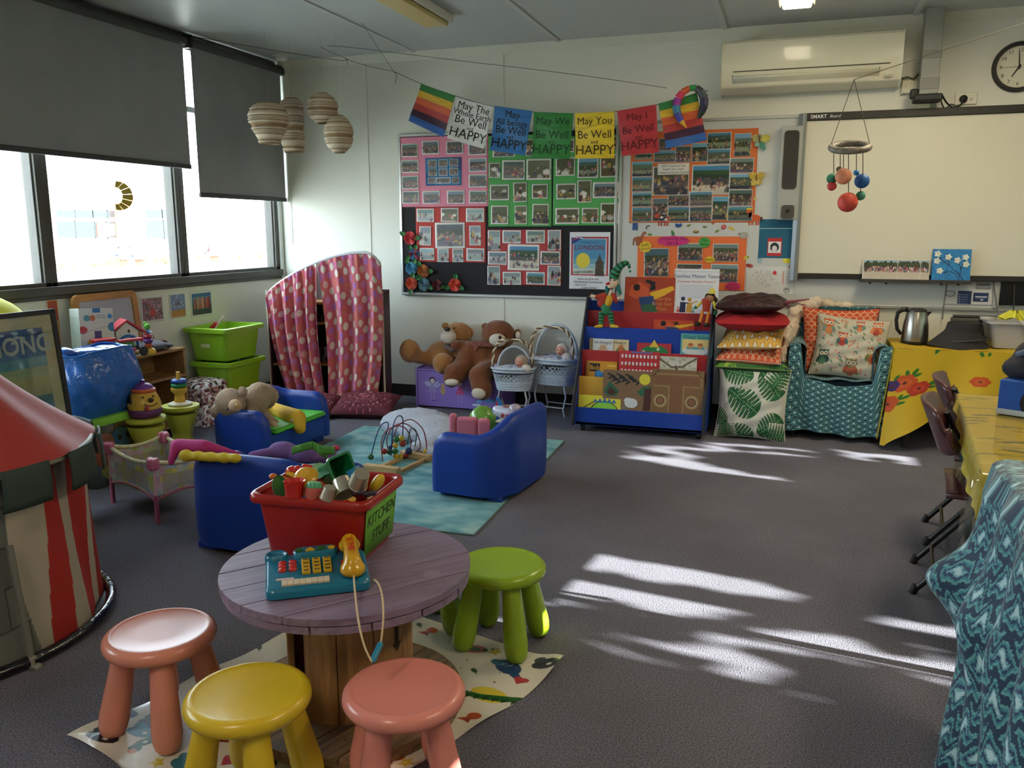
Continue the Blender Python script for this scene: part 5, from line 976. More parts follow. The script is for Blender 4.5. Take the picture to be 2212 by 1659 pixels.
for x in (-.27, .27):
    for y in (.06, .46): b = B(); b.cone((x, y, 0), (x, y, .1), .016, .02, 10); b.ob('leg', LEGM, ch)
b = B(); b.box(-.22, .22, .05, .46, .1, .41); b.ob('seat', M('24384a', .9), ch, bevel=.03)
b = B(); b.box(-.25, .25, .42, .49, .1, .80); b.ob('backrest', M('24384a', .9), ch, bevel=.03)
th = thing('ikat_throw', 'teal and white zigzag patterned throw draped over the armchair', 'throw', (AX, AY, 0))
def topz(u): 
    a = np.abs(2 * u - 1); s = np.clip((a - .66) / .14, 0, 1); s = s * s * (3 - 2 * s); return .425 + .235 * s - .02 * (1 - a) * 2
cv = ikat(Cv(100, 96, 230), 10.4, 11)
def fnf(x, y, u, v):
    zt = topz(u); z = .055 + .012 * np.sin(u * 7) + (zt - .055) * v; a = np.abs(2 * u - 1)
    yy = -.03 + .03 * (a > .7) * 0 - .018 * np.sin(u * 22 + 2 * np.sin(v * 3)) * (1 - v) * 1.0 - .03 * np.exp(-((a - .35) / .2) ** 2) * (1 - v) * .5
    xx = (u - .5) * (.64 + .03 * (1 - v)); yy = yy + .02 * v ** 6
    return np.stack([xx, yy, z], -1)
TH = VCM(rough=.75, bump=.2, bs=150, sheen=.2)
sheet(cv, .64, .6, 'front_fall', th, None, TH, fn=fnf)
def fnt(side):
    def f(x, y, u, v):   # arm top roll: u across (outer->inner), v front->back
        t = u * PI; cxx = side * .265; return np.stack([cxx - .055 * np.cos(t) * side * -1 * -1, -.01 + .46 * v, .61 + .055 * np.sin(t) + 0 * v], -1)
    return f
for s in (-1, 1):
    cv = ikat(Cv(40, 96, 50), 10.4, 11); sheet(cv, 1, 1, 'arm_cover', th, None, TH, fn=fnt(s))
    cv = ikat(Cv(70, 96, 70), 10.4, 11); sheet(cv, 1, 1, 'side_fall', th, None, TH, fn=lambda x, y, u, v, s=s: np.stack([s * (.325 + .012 * np.sin(u * 14) * (1 - v)), -.02 + .48 * u, .06 + .56 * v], -1))
    b = B(); b.box(s * .215 - .004, s * .215 + .004, .02, .45, .40, .62); b.ob('inner_cover', M('1f4c60', .8), th)
    b = B(); b.m = Tm(s * .268, -.006, 0); b.prism([(0, 0)], 0, 0) if 0 else None
b = B()
cv = ikat(Cv(100, 60, 150), 10.4, 11); sheet(cv, 1, 1, 'back_cover', th, None, TH, fn=lambda x, y, u, v: np.stack([(u - .5) * .52, .40 + .03 * np.sin(v * 3), .42 + .46 * v], -1), solid=.01)
cv = ikat(Cv(100, 60, 100), 10.4, 11); sheet(cv, 1, 1, 'seat_cover', th, None, TH, fn=lambda x, y, u, v: np.stack([(u - .5) * .44, .0 + .42 * v, .42 + .0 * v + .006 * np.sin(u * 15)], -1))
# sheepskin over the left of the chair back
e = thing('sheepskin', 'cream and pink sheepskin hanging over the left side of the armchair', 'sheepskin', (AX - .30, AY, .3))
I = [((.06, .40, .58), .045), ((.14, .39, .605), .045), ((.0, .36, .52), .055), ((-.02, .33, .43), .052), ((-.05, .28, .34), .05), ((-.055, .2, .24), .048), ((-.06, .12, .15), .045), ((-.06, .06, .05), .04), ((.2, .43, .60), (.07, .02, .03)), ((.32, .435, .59), (.08, .02, .025)), ((-.05, .2, .38), (.04, .12, .1)), ((-.06, .1, .2), (.035, .1, .12))]
I += [(Vector(a[0]), Vector(b_[0]), a[1] * .9, b_[1] * .9) for a, b_ in zip(I[:7], [I[2]] + I[2:8])]
soft('fleece', [t for t in I if len(t) == 4 or 1], M('dccbb6', .95, bump=1, bs=90, var=.12, vs=10), e, .012, it=2, fuzz=.045, fs=.03)
# cushions on the armchair
pillow('scale_cushion', 'large orange fish-scale cushion leaning on the armchair back', .50, .46, .13, scal(100, 92, n=170, sz=9.5), FR((.31, 6.20, .655), 2, 10, 0), 'c4542c', pipe='a8442c')
cvw = Cv(100, 92, 220, 'b8b4a4'); rg = random.Random(5)
for i in range(150):
    x, y = rg.uniform(4, 96), rg.uniform(4, 88); k = rg.random()
    if k < .3: cvw.ell(x, y, 2.2, 1.2, rg.choice(['6a8a6c', '4a7a78', '8a9a68']), rg.uniform(0, 180)); cvw.ell(x + 2, y + 2, 2.2, 1.1, '6a8a6c', rg.uniform(0, 180))
    elif k < .6: cvw.ell(x, y, 1.6, 1.6, rg.choice(['b8504a', 'c87a50', 'c8605c'])); cvw.ell(x, y, .6, .6, 'd8c8a0')
    elif k < .75: cvw.poly([(x - 1.5, y), (x, y + 2.2), (x + 1.5, y), (x, y - .6)], 'b0484a')
def owl(cv, x, y, s, c1, c2, c3, a=0):
    cv.ell(x, y + 3 * s, 8 * s, 10 * s, c1); cv.ell(x - 7 * s, y + 4 * s, 3 * s, 6 * s, c2, 15); cv.ell(x + 7 * s, y + 4 * s, 3 * s, 6 * s, c2, -15); cv.ell(x, y + 7 * s, 5 * s, 6 * s, c3); cv.ell(x, y - 6 * s, 8 * s, 6.5 * s, c1); cv.poly([(x - 8 * s, y - 9 * s), (x - 8 * s, y - 14 * s), (x - 3 * s, y - 11 * s)], c1); cv.poly([(x + 8 * s, y - 9 * s), (x + 8 * s, y - 14 * s), (x + 3 * s, y - 11 * s)], c1)
    for d in (-3.4, 3.4): cv.ell(x + d * s, y - 6 * s, 3.2 * s, 3.2 * s, 'd8d4c4'); cv.ell(x + d * s, y - 6 * s, 1.4 * s, 1.4 * s, '2c241c')
    cv.poly([(x - 1.2 * s, y - 4 * s), (x + 1.2 * s, y - 4 * s), (x, y - 1 * s)], 'c88a38'); cv.line([(x - 3 * s, y + 13 * s), (x - 3 * s, y + 15.5 * s)], .8, '8a5a38'); cv.line([(x + 3 * s, y + 13 * s), (x + 3 * s, y + 15.5 * s)], .8, '8a5a38')
for (x, y, s, c1, c2, c3) in ((16, 18, .95, 'c0683c', '7a9088', 'c88450'), (38, 36, .85, 'b85a3c', '4a6a70', 'a8443c'), (14, 66, .9, '3a5a50', '2c4a44', '4a7a60'), (56, 78, 1.0, '7a7454', 'a0503c', 'a85c40'), (84, 56, .95, '9a7a50', '6a7444', 'b8603c'), (84, 14, .85, 'b8603c', 'c8784c', 'a8483c'), (60, 12, .7, 'b04c38', '6a8a80', 'c87a50')): owl(cvw, x, y, s, c1, c2, c3)
pillow('owl_cushion', 'off-white cushion printed with owls and flowers on the armchair seat', .47, .43, .16, cvw, FR((.375, 6.09, .625), -3, 16, -5), 'b8b4a4', pipe='a8a494')
# ---- purple toy chest, bears, doll bassinets ----
PUR = M('8a72c4', .5, var=.04, vs=4)
e = thing('toy_chest', 'lilac wooden toy chest painted with fairies', 'toy box', (-2.50, 6.05, 0), 0); w, h, d = .37, .315, .34
for nm, bx in (('front_panel', (-w + .016, w - .016, 0, .014, .02, h - .016)), ('back_panel', (-w, w, d - .014, d, 0, h - .014)), ('base_panel', (-w + .014, w - .014, .014, d - .014, .02, .034)), ('side_panel', (-w, -w + .016, -.008, d, 0, h + .012)), ('side_panel', (w - .016, w, -.008, d, 0, h + .012)), ('lid', (-w + .018, w - .018, -.004, d, h - .013, h))): b = B(); b.box(*bx); b.ob(nm, PUR, e, bevel=.003)
b = B(); b.box(-.13, .17, -.001, .001, h - .045, h - .018); b.ob('finger_slot', M('1a1626', .9), e)
def fairy(cv):
    for i in range(60): cv.ell(random.uniform(3, 197), random.uniform(5, 82), .9, .9, random.choice(['b8a8dc', 'c8c0e4', '7a5ab0']))
    for (x, y, dr, wg) in ((36, 22, '9a8ac8', 'b0b4d8'), (104, 24, 'b84a80', '9a80cc')):
        cv.ell(x - 11, y + 8, 9, 6, wg, 25); cv.ell(x + 11, y + 8, 9, 6, wg, -25); cv.ell(x, y - 2, 8, 8, '2c2434'); cv.ell(x, y, 5.4, 6, 'd8c8cc'); cv.poly([(x - 3, y + 7), (x + 3, y + 7), (x + 12, y + 28), (x - 12, y + 28)], dr); cv.line([(x - 4, y + 28), (x - 4, y + 46)], 1.4, 'c0a8bc'); cv.line([(x + 4, y + 28), (x + 4, y + 46)], 1.4, 'c0a8bc'); cv.line([(x + 8, y + 10), (x + 20, y + 2)], 1.2, '5a3c90')
    cv.ell(62, 32, 5, 6, 'b8986c'); cv.ell(62, 44, 6, 10, 'b8986c'); cv.ell(40, 70, 9, 1.2, '6a4aa4'); cv.ell(150, 66, 7, 4, '7ab0dc'); cv.ell(144, 74, 10, 3, 'c8d8ec'); cv.ell(176, 62, 16, 5, '5a90cc')
cv = Cv(200, 84, 200, '8a72c4'); fairy(cv); sheet(cv, .70, .28, 'painted_front', e, FR((0, -.0012, .155)), VCM(rough=.5))
def bear(label, base, items, mat, extra):
    e = thing('teddy_bear', label, 'teddy bear', tuple(base), group='large teddy bears on the toy chest'); q = rel(base); V = lambda t: q(*t)
    for nm, its, m, vox in items:
        L = []
        for t in its:
            if t[0] == 's': c = atY(t[1], t[2], t[3]); k = mpp(c); r = t[4]; L.append((c - base, tuple(v * k for v in r) if isinstance(r, tuple) else r * k))
            else: a = atY(*t[1]); c = atY(*t[2]); L.append((a - base, c - base, t[3] * mpp(a), t[4] * mpp(c)))
        if nm in ('nose', 'eye'):
            b = B(); [b.sph(tuple(x[0]), x[1], 10) for x in L]; b.ob(nm, m, e, smooth=180)
        else: soft(nm, L, m, e, vox, fuzz=.012 if m in (FA, FB) else 0)
    return e
FA = M('a4703c', .95, bump=.9, bs=140, var=.1, vs=14, sheen=.4, dist=.006); FB = M('73401f', .95, bump=.9, bs=140, var=.1, vs=14, sheen=.3, dist=.006); FW = M('c8bcae', .95, bump=.5, bs=140); NO = M('2a1c1a', .4)
base = atY(955, 796, 6.2)
e1 = bear('light tan teddy bear lying back on the chest with one leg stuck out', base, [
    ('body', [('s', 955, 766, 6.22, (34, 30, 30)), ('s', 972, 758, 6.25, (26, 24, 26)), ('c', (940, 775, 6.2), (905, 772, 6.12), 17, 14), ('c', (905, 772, 6.12), (886, 758, 6.05), 14, 24), ('s', 884, 758, 6.04, (22, 18, 26)), ('c', (975, 790, 6.2), (957, 785, 6.05), 18, 24), ('c', (985, 755, 6.25), (1010, 765, 6.15), 16, 14)], FA, .012),
    ('head', [('s', 990, 722, 6.26, (31, 28, 27)), ('s', 975, 735, 6.2, (16, 14, 14))], FA, .011), ('muzzle', [('s', 969, 727, 6.13, (18, 15, 17))], FW, .009), ('nose', [('s', 966, 711, 6.075, (7, 5, 5))], NO, 0), ('eye', [('s', 981, 709, 6.13, 2.2)], NO, 0), ('ear', [('s', 1012, 719, 6.27, (12, 7, 13))], FA, .008), ('ear', [('s', 962, 704, 6.27, (9, 7, 8))], FA, .008), ('inner_ear', [('s', 1010, 719, 6.24, (6, 4, 8))], FW, .007),
    ('scarf', [('c', (963, 748, 6.13), (978, 756, 6.12), 6, 7)], M('6a5a54', .8), .008)], FA, None)
base = atY(1045, 796, 6.15)
e2 = bear('dark brown teddy bear sitting on the chest with its legs hanging down', base, [
    ('body', [('s', 1040, 768, 6.2, (38, 34, 34)), ('s', 1045, 790, 6.15, (34, 24, 30)), ('c', (1020, 760, 6.15), (990, 800, 6.05), 24, 20), ('c', (1015, 752, 6.2), (985, 746, 6.1), 16, 12), ('c', (1058, 800, 6.1), (1036, 812, 5.97), 24, 25), ('c', (1036, 812, 5.97), (1042, 842, 5.93), 24, 23), ('c', (1000, 795, 6.05), (980, 812, 5.96), 22, 22), ('c', (980, 806, 5.96), (976, 818, 5.95), 22, 20), ('c', (1072, 760, 6.2), (1080, 790, 6.12), 18, 16)], FB, .012),
    ('head', [('s', 1076, 724, 6.24, (38, 30, 33))], FB, .011), ('muzzle', [('s', 1075, 735, 6.11, (20, 14, 15))], FW, .009), ('nose', [('s', 1080, 729, 6.045, (4, 3, 4))], NO, 0), ('eye', [('s', 1077, 717, 6.10, 2)], NO, 0), ('eye', [('s', 1091, 722, 6.10, 2)], NO, 0), ('ear', [('s', 1118, 722, 6.26, (9, 7, 12))], FB, .008), ('ear', [('s', 1048, 706, 6.27, (9, 6, 9))], FB, .008), ('inner_ear', [('s', 1119, 724, 6.22, (7, 4, 9))], FW, .007),
    ('foot_pad', [('s', 1034, 850, 5.865, (17, 8, 13))], FW, .007), ('foot_pad', [('s', 976, 826, 5.89, (17, 10, 8))], FW, .007),
    ('bow', [('s', 1022, 745, 6.11, (13, 7, 9)), ('s', 1040, 744, 6.1, (12, 6, 7)), ('s', 1058, 746, 6.09, (13, 6, 6)), ('c', (1030, 748, 6.1), (1026, 757, 6.08), 5, 4)], M('7a4438', .8, var=.5, vs=60, key='tartan'), .008)], FB, None)
WICK = M('b9c4d0', .6, var=.1, vs=60)
def bassinet(label, cx, cy, Y, wpx, hpx, topw, hood, rot=0, legs=True, zf=0):
    p = atY(cx, cy, Y); k = mpp(p); w = wpx * k / 2; h = hpx * k; e = thing('doll_bassinet', label, 'doll bassinet', (p.x, p.y, 0), rot, group='white wicker doll bassinets'); z0 = p.z - h
    def ring(f, z, n=40, wob=0, ry=.75): return [(w * f * math.copysign(abs(math.cos(t)) ** .7, math.cos(t)), w * f * ry * math.copysign(abs(math.sin(t)) ** .7, math.sin(t)), z + wob * math.sin(t * 20)) for t in [2 * PI * i / n for i in range(n)]]
    nr = 9
    for i in range(nr + 1):
        f = .80 + .24 * i / nr; z = z0 + h * i / nr
        if .42 < i / nr < .78: continue
        for ph in (0, 1):
            b = B(); b.tube([(x * (1 + .025 * math.sin(j * PI + ph * PI)), y * (1 + .025 * math.sin(j * PI + ph * PI)), z + ph * h / nr * .5) for j, (x, y, _) in enumerate(ring(f, z, 44))], .0055, 6, closed=True); b.ob('wicker_row', WICK, e, smooth=180)
    b = B(); zl, zh = z0 + h * .40, z0 + h * .78
    for i in range(40):
        t0 = 2 * PI * i / 40
        for s in (-1, 1): t1 = t0 + s * .30; g = lambda t, f, z: (w * f * math.copysign(abs(math.cos(t)) ** .7, math.cos(t)), w * f * .75 * math.copysign(abs(math.sin(t)) ** .7, math.sin(t)), z); b.tube([g(t0, .90, zl), g((t0 + t1) / 2, .945, (zl + zh) / 2), g(t1, .99, zh)], .0032, 5)
    tag(b.ob('lattice', WICK, e), kind='stuff')
    b = B(); b.add(ring(.79, z0 + .004), [tuple(range(40))]); b.add(ring(.80, z0 + .01) + ring(.93, zl + h * .2), [(i, (i + 1) % 40, 40 + (i + 1) % 40, 40 + i) for i in range(40)]); b.ob('lining', M('98a4b4', .9), e)
    b = B(); R0 = ring(1.07, z0 + h * 1.05, 60); b.tube(R0, .009, 8, closed=True); b.ob('rim', WICK, e, smooth=180)
    # twisted handle
    hx = w * .98; Hh = h * hood[0]; b = B(); P = []
    for i in range(61): t = PI * i / 60; P.append(Vector((-hx * math.copysign(abs(math.cos(t)) ** .55, math.cos(t)), -w * .35, z0 + h * 1.05 + Hh * math.sin(t) ** .7)))
    b2 = B()
    for ph, mt in ((0, 0), (PI, 1)):
        Q = []
        for i, p_ in enumerate(P): a = i * .85 + ph; Q.append(p_ + Vector((0, .006 * math.cos(a), 0)) + (p_ - Vector((0, -w * .35, z0 + h))).normalized() * .006 * math.sin(a))
        b2.k = mt; b2.tube(Q, .0065, 6)
    b2.ob('handle', [M('d8ccb4', .7), M('6a5038', .7)], e, smooth=180)
    # hood
    if hood[1]:
        hc, hr = hood[1], hood[2]; n = 9
        for i in range(n):
            t = R(6 + i * 12); rr = hr * w; b = B(); pts = [(-rr * math.cos(a), w * .05 + rr * .85 * math.sin(a) * math.sin(t) * 1.0 - .0, z0 + h * 1.05 + hr * w * hc * math.sin(a) * math.cos(t)) for a in np.linspace(0, PI, 22)]
            b.tube(pts, .0085 if i == 0 else .004, 6); b.ob('hood_hoop', WICK, e, smooth=180)
        b = B()
        for j in range(12):
            a = PI * (j + .5) / 12; rr = hr * w; b.tube([(-rr * math.cos(a), w * .05 + rr * .85 * math.sin(a) * math.sin(R(t)), z0 + h * 1.05 + hr * w * hc * math.sin(a) * math.cos(R(t))) for t in np.linspace(6, 102, 8)], .003, 5)
        tag(b.ob('hood_weave', WICK, e), kind='stuff')
        b = B(); b.surf(lambda u, v: (-hr * w * .95 * math.cos(PI * u), w * .05 + hr * w * .8 * math.sin(PI * u) * math.sin(R(10 + 90 * v)), z0 + h * 1.05 + hr * w * hc * .95 * math.sin(PI * u) * math.cos(R(10 + 90 * v))), 20, 10); b.ob('hood_lace', M('a8a49c', .9, alpha=.55, bump=.6, bs=200), e, smooth=180)
    # bedding and doll
    b = B(); b.surf(lambda u, v: (w * .92 * math.cos(2 * PI * u) * v, w * .68 * math.sin(2 * PI * u) * v, z0 + h * 1.0 + .03 * (1 - v) + .012 * math.sin(u * 40) * v), 40, 5, True); b.ob('bedding', M('b8bcd0', .9, bump=.4, bs=120), e, smooth=180)
    b = B()
    for i in range(60): t = 2 * PI * i / 60; b.sph((w * 1.0 * math.cos(t), w * .74 * math.sin(t), z0 + h * 1.07 + .006 * math.sin(i * 2.1)), (.012, .008, .009), 5)
    tag(b.ob('lace_frill', M('c4c8dc', .9), e), kind='stuff')
    # stand
    if legs:
        for s in (-1, 1):
            for y in (-w * .45, w * .45):
                b = B(); b.tube([(s * w * .62, y, z0), (s * w * .72, y, z0 * .65), (s * w * .60, y, z0 * .25), (s * w * .68, y, 0.01)], .007, 8); b.ob('leg', M('b0b8c4', .5), e, smooth=180)
        for y in (-w * .45, w * .45): b = B(); b.cone((-w * .62, y, z0 * .3), (w * .62, y, z0 * .3), .005, n=8); b.ob('stretcher', M('b0b8c4', .5), e)
    return e, w, h, z0
def baby(cx, cy, Y, lab_, cap):
    p = atY(cx, cy, Y); e = thing('baby_doll', lab_, 'doll', tuple(p - Vector((0, 0, .03)))); soft('head', [((0, 0, .03), .042), ((-.01, -.034, .022), (.014, .01, .012))], M('c08a78', .6), e, .007, it=2)
    for s in (-1, 1): b = B(); b.sph((s * .014 - .006, -.038, .038), .004, 8); b.ob('eye', M('222230', .3), e)
    b = B(); b.sph((-.004, -.042, .014), (.008, .004, .003), 8); b.ob('mouth', M('a03c40', .5), e)
    soft('bonnet', [((.008, .014, .036), (.052, .044, .05))], M(cap, .9, bump=.4, bs=100), e, .008, it=2); soft('body', [((.03, .0, -.005), (.05, .0, -.02), .03, .035)], M('d0c8c4', .9), e, .008, it=2)
bassinet('smaller white wicker doll bassinet with a striped twisted handle', 1110, 795, 6.0, 88, 45, 1, (1.35, 1.25, .8), 8)
bassinet('larger white wicker doll bassinet with a tall hood beside the book display', 1200, 775, 6.12, 105, 52, 1, (1.30, 1.45, .95), -12)
baby(1124, 782, 5.93, 'baby doll tucked into the smaller bassinet', '9a8c84'); baby(1212, 757, 6.05, 'baby doll under the hood of the larger bassinet', 'c8bcb4')
# ---------------- left side: curtained cubby, bins, shelf, soft play corner ----------------
def polka(cv, st=11, r=2.6):
    cv.c[:] = rgb('c4606a'); m = (np.sin(cv.X * .35) + np.sin(cv.Y * .21 + 1)) > .6; cv.c[m] = rgb('bc5c80')
    P = ['d4ccc0', 'c07ab0', 'd0a8a4', 'd8d0c4', 'c4685c', 'd4ccc0', 'a86ab4']
    for j in range(int(cv.h / (st * .5)) + 2):
        for i in range(int(cv.w / st) + 2):
            x, y = i * st + (j % 2) * st / 2, j * st * .5; c_ = P[(i * 2 + j * 3) % 7]; cv.ell(x, y, r * 1.12, r * 1.12, 'c87850'); cv.ell(x, y, r, r, c_)
    return cv
e = thing('cubby_cabinet', 'arched dolls house cabinet with dark red sides hidden behind curtains', 'cabinet', (-3.50, 5.74, 0), 15)
W2 = .455
CREAM = M('cfc8b4', .5); DRED = M('3a1418', .6); WD = wood('b8824a', '8a5c30', 8, 0, .5, 'cabinet_wood')
for x in (-W2, W2 - .016): b = B(); b.box(x, x + .016, .0, .3, 0, .94); b.ob('side_panel', DRED, e, bevel=.002)
for x in (-W2 - .012, W2 + .001):
    b = B(); b.box(x, x + .012, -.012, .004, 0, .95); b.ob('post', CREAM, e, bevel=.002)
b = B(); b.box(-W2, W2, .29, .30, .02, .94); b.ob('back_panel', M('2a1012', .7), e)
for z in (.03, .35, .68, .84): b = B(); b.box(-W2 + .016, W2 - .016, .005, .29, z, z + .018); b.ob('shelf', WD, e, bevel=.002)
b = B(); b.box(.30, W2, -.008, .006, .85, .985); b.ob('header_panel', M('8c1c44', .5), e)
for i in range(4): b = B(); b.box(.35, .44, -.0095, -.008, .955 - i * .022, .961 - i * .022); b.ob('print_line', M('c8a0b0', .6), e)
arch = lambda u: .90 + .33 * math.sin(min(1, u * 1.12) * PI / 2) ** .8 - (.09 * max(0, (u - .86) / .14) ** 2)
b = B(); P = [(-W2 + 2 * W2 * i / 24, arch(i / 24) + .012) for i in range(25)]; b.m = FR((0, .02, 0)); b.prism(P + [(W2, .9), (-W2, .86)], -.012, .012); b.ob('arch_panel', M('e4e8ee', .4), e)
b = B(); b.tube([(x, -.004, z + .006) for x, z in P], .011, 8); b.ob('arch_rim', M('e4e8ee', .35), e, smooth=180)
for _k, (x, z, c_) in enumerate(((-.1, .37, '6a5a48'), (-.02, .37, '8a8078'), (-.12, .70, '7a5038'), (-.02, .70, '50483c'))): t = thing('dolls_chair', 'tiny wooden dolls chair, %s inside the curtained cubby' % ('left one on the lower shelf', 'right one on the lower shelf', 'left one on the upper shelf', 'right one on the upper shelf')[_k], 'toy', tuple(e.matrix_basis @ Vector((x, .06, z))), 15, group='dolls house furniture in the cubby'); b = B(); b.box(-.03, .03, 0, .05, .04, .048); b.ob('seat', M(c_, .6), t); b = B(); b.box(-.03, .03, .046, .052, .048, .12); b.ob('backrest', M(c_, .6), t); [B().box(a_ - .004, a_ + .004, q_ - .004, q_ + .004, 0, .04).ob('leg', M(c_, .6), t) for a_ in (-.025, .025) for q_ in (.005, .045)]
def curtain(label, u0, u1, b0, b1, zb0, zb1, nf, mid):
    t = thing('curtain', label, 'curtain', (-3.50, 5.74, 0), 15); cv = polka(Cv(75 * (u1 - u0) / .5, 105, 130)); ph = u0 * 10
    def fn(x, y, u, v):
        top = np.vectorize(arch)(u0 + (u1 - u0) * u) + .008; xt = -W2 - .01 + (2 * W2 + .02) * (u0 + (u1 - u0) * u); xb = b0 + (b1 - b0) * u; d = 1 - v; zb = zb0 + (zb1 - zb0) * u; w_ = d ** .8
        X_ = xt * (1 - w_) + xb * w_ + mid * np.sin(PI * np.clip(d, 0, 1)) ; Z_ = zb + (top - zb) * v
        Y_ = -.035 - .055 * d + (.012 + .028 * np.minimum(1, d * 3)) * np.sin(u * nf * 2 * PI + ph + .8 * d) + .006 * np.sin(u * nf * 5.3 * PI) * (1 - d)
        return np.stack([X_, Y_, Z_], -1)
    sheet(cv, 1, 1, 'cloth', t, None, VCM(rough=.7, sheen=.2, key='curt'), fn=fn); return t
curtain('left half of the coral polka-dot curtain, gathered towards the middle', .0, .455, -.31, .02, .13, .05, 4.5, -.035)
curtain('right half of the coral polka-dot curtain, wider and longer', .465, 1.0, .03, .42, .03, .16, 3.4, .03)
# floor cushions
cvr = Cv(100, 60, 120, '5c2430'); 
for r_ in range(5):
    for i in range(26): a_ = 2 * PI * i / 26; cvr.ell(50 + (8 + r_ * 9) * math.cos(a_), 30 + (5 + r_ * 6) * math.sin(a_), 2, 1.3, random.choice(['9a4a5c', '7c3444', 'a86a74']), math.degrees(a_))
pillow('floor_cushion', 'dark red mandala cushion on the floor right of the curtains', .50, .34, .17, cvr, Tm(-3.10, 5.62, .085) @ Rz(12) @ Rx(16), '3c1a22', pipe='3c1a22'); pillow('floor_cushion', 'second dark red cushion tucked under the curtain hems', .34, .3, .15, cvr, Tm(-3.46, 5.50, .08) @ Rz(5) @ Rx(20), '3c1a22', pipe='3c1a22')
for sx_, sy_, n_ in ((-.27, -.19, 'left'), (.27, -.15, 'right')): p = (-3.10 + sx_, 5.60 + sy_ * .5, .012); b = B(); [b.cone(p, (p[0] + .06 * math.copysign(1, sx_) + .02 * math.cos(i), p[1] - .02 + .03 * math.sin(i * 1.3), .006), .004, .002, 5) for i in range(9)]; tag(b.ob('cushion_fringe', M('5a2030', .9)), 'dark red fringe tassel at the %s corner of the mandala cushion' % n_, 'tassel', kind='thing')
# stacked bins
def bin_(name, label, loc, w, d, h, col, rz=0, t=.003, rim=.02, mtx=None, lipd=.045, rough=.35, notch=True, cat='storage bin'):
    e = thing(name, label, cat, loc, rz) if mtx is None else thing(name, label, cat, mtx=mtx); m = M(col, rough, coat=.15)
    R_ = lambda f, z, o=0: [(x, y, z) for x, y in rrect((w + o) * f, (d + o) * f, .035 * f)]
    b = B(); loft(b, [R_(.80, 0), R_(.84, .012), R_(.99, h - .004), R_(.975, h - .004), R_(.82, .016)], True, True); b.ob('body', m, e, smooth=40)
    b = B(); loft(b, [R_(1.0, h - lipd, .012), R_(1.02, h - lipd, 2 * rim - .008), R_(1.02, h - .004, 2 * rim), R_(1.0, h, 2 * rim - .01), R_(.985, h, 0), R_(.985, h - .01, -.003)], False, False); b.ob('rim', m, e, smooth=50)
    return e
bin_('green_bin', 'lime green storage bin at the bottom of the stack of two', (-4.125, 5.34, .19), .33, .43, .25, '8fc02c', lipd=.035)
bt = bin_('green_bin', 'lime green storage bin with a paper label, on top of the stack', (-4.13, 5.32, .45), .35, .45, .25, '8fc02c', lipd=.035)
b = B(); b.box(-.06, .02, -.2075, -.2065, .10, .13); b.ob('paper_label', M('b8c08c', .7), bt, Rx(0))
e = thing('red_tub', 'red tub under the lime green bins', 'tub', (-4.08, 5.36, 0)); b = B(); loft(b, [[(x, y, 0) for x, y in rrect(.36, .44, .04)], [(x, y, .17) for x, y in rrect(.42, .52, .05)], [(x, y, .185) for x, y in rrect(.44, .54, .05)]]); b.ob('body', M('a8241c', .4), e, smooth=50)
b = B(); b.tor((0, 0, 0), .1, .01, 4, 6) if 0 else loft(b, [[(x, y, .16) for x, y in rrect(.45, .55, .05)], [(x, y, .187) for x, y in rrect(.455, .555, .05)]]); b.ob('rim', M('a8241c', .4), e)
for px, py, Yy, lab_ in ((508, 762, 5.3, 'pile of dark green building pieces in the lower green bin'),):
    e = thing('toy_pieces', lab_, 'toy', (-4.12, 5.32, .40)); b = B()
    for i in range(70): c = Vector((random.uniform(-.14, .14), random.uniform(-.18, .18), random.uniform(.0, .045))); b.m = Tm(*c) @ Rz(random.uniform(0, 90)) @ Rx(random.uniform(-40, 40)); b.box(-.02, .02, -.012, .012, -.006, .006)
    tag(b.ob('piece', M('1f5a3c', .5), e), kind='stuff')
e = thing('red_toy', 'small red and white toy poking out of the top green bin', 'toy', (-4.2, 5.3, .68)); b = B(); b.m = Ry(-40); b.box(-.05, .04, -.015, .015, 0, .03); b.ob('body', M('b02830', .5), e, bevel=.005)
b = B(); b.m = Tm(.02, 0, .01) @ Ry(-50); b.box(-.05, .1, -.01, .01, -.006, .006); b.ob('handle', M('c8b0b8', .5), e, bevel=.003)
# flowery ottoman
cvf = Cv(100, 95, 110, 'b8988c')
def florals(cv, n=210, seed=3):
    rg = random.Random(seed)
    for i in range(n): cv.ell(rg.uniform(0, cv.w), rg.uniform(0, cv.h), rg.uniform(3, 7), rg.uniform(2, 4.5), rg.choice(['b08a84', '8a5a58', 'c0a898', '6a3c40', 'a8707a', '3c3438', 'c4b4a8', '9a6a60', '2e2a30', 'c49078']), rg.uniform(0, 180))
    return cv
e = thing('floral_ottoman', 'square ottoman covered in a dusky pink floral fabric', 'ottoman', (-4.17, 5.02, 0))
b = B(); b.box(-.14, .16, -.15, .17, .0, .285); b.ob('body', M('8a6a64', .9), e, bevel=.02)
FL = VCM(rough=.9); cv = florals(Cv(100, 90, 90)); sheet(cv, .31, .28, 'front_cover', e, FR((.01, -.152, .145)), FL); cv = florals(Cv(100, 90, 90), seed=8); sheet(cv, .33, .28, 'side_cover', e, FR((.162, .01, .145), 90), FL); cv = florals(Cv(100, 100, 90), seed=9); cv.c *= .85
sheet(cv, 1, 1, 'lid_cushion', e, None, FL, fn=lambda x, y, u, v: np.stack([-.145 + .32 * u, -.155 + .335 * v, .285 + .045 * ((1 - np.abs(2 * u - 1) ** 4) * (1 - np.abs(2 * v - 1) ** 4)) ** .5], -1))
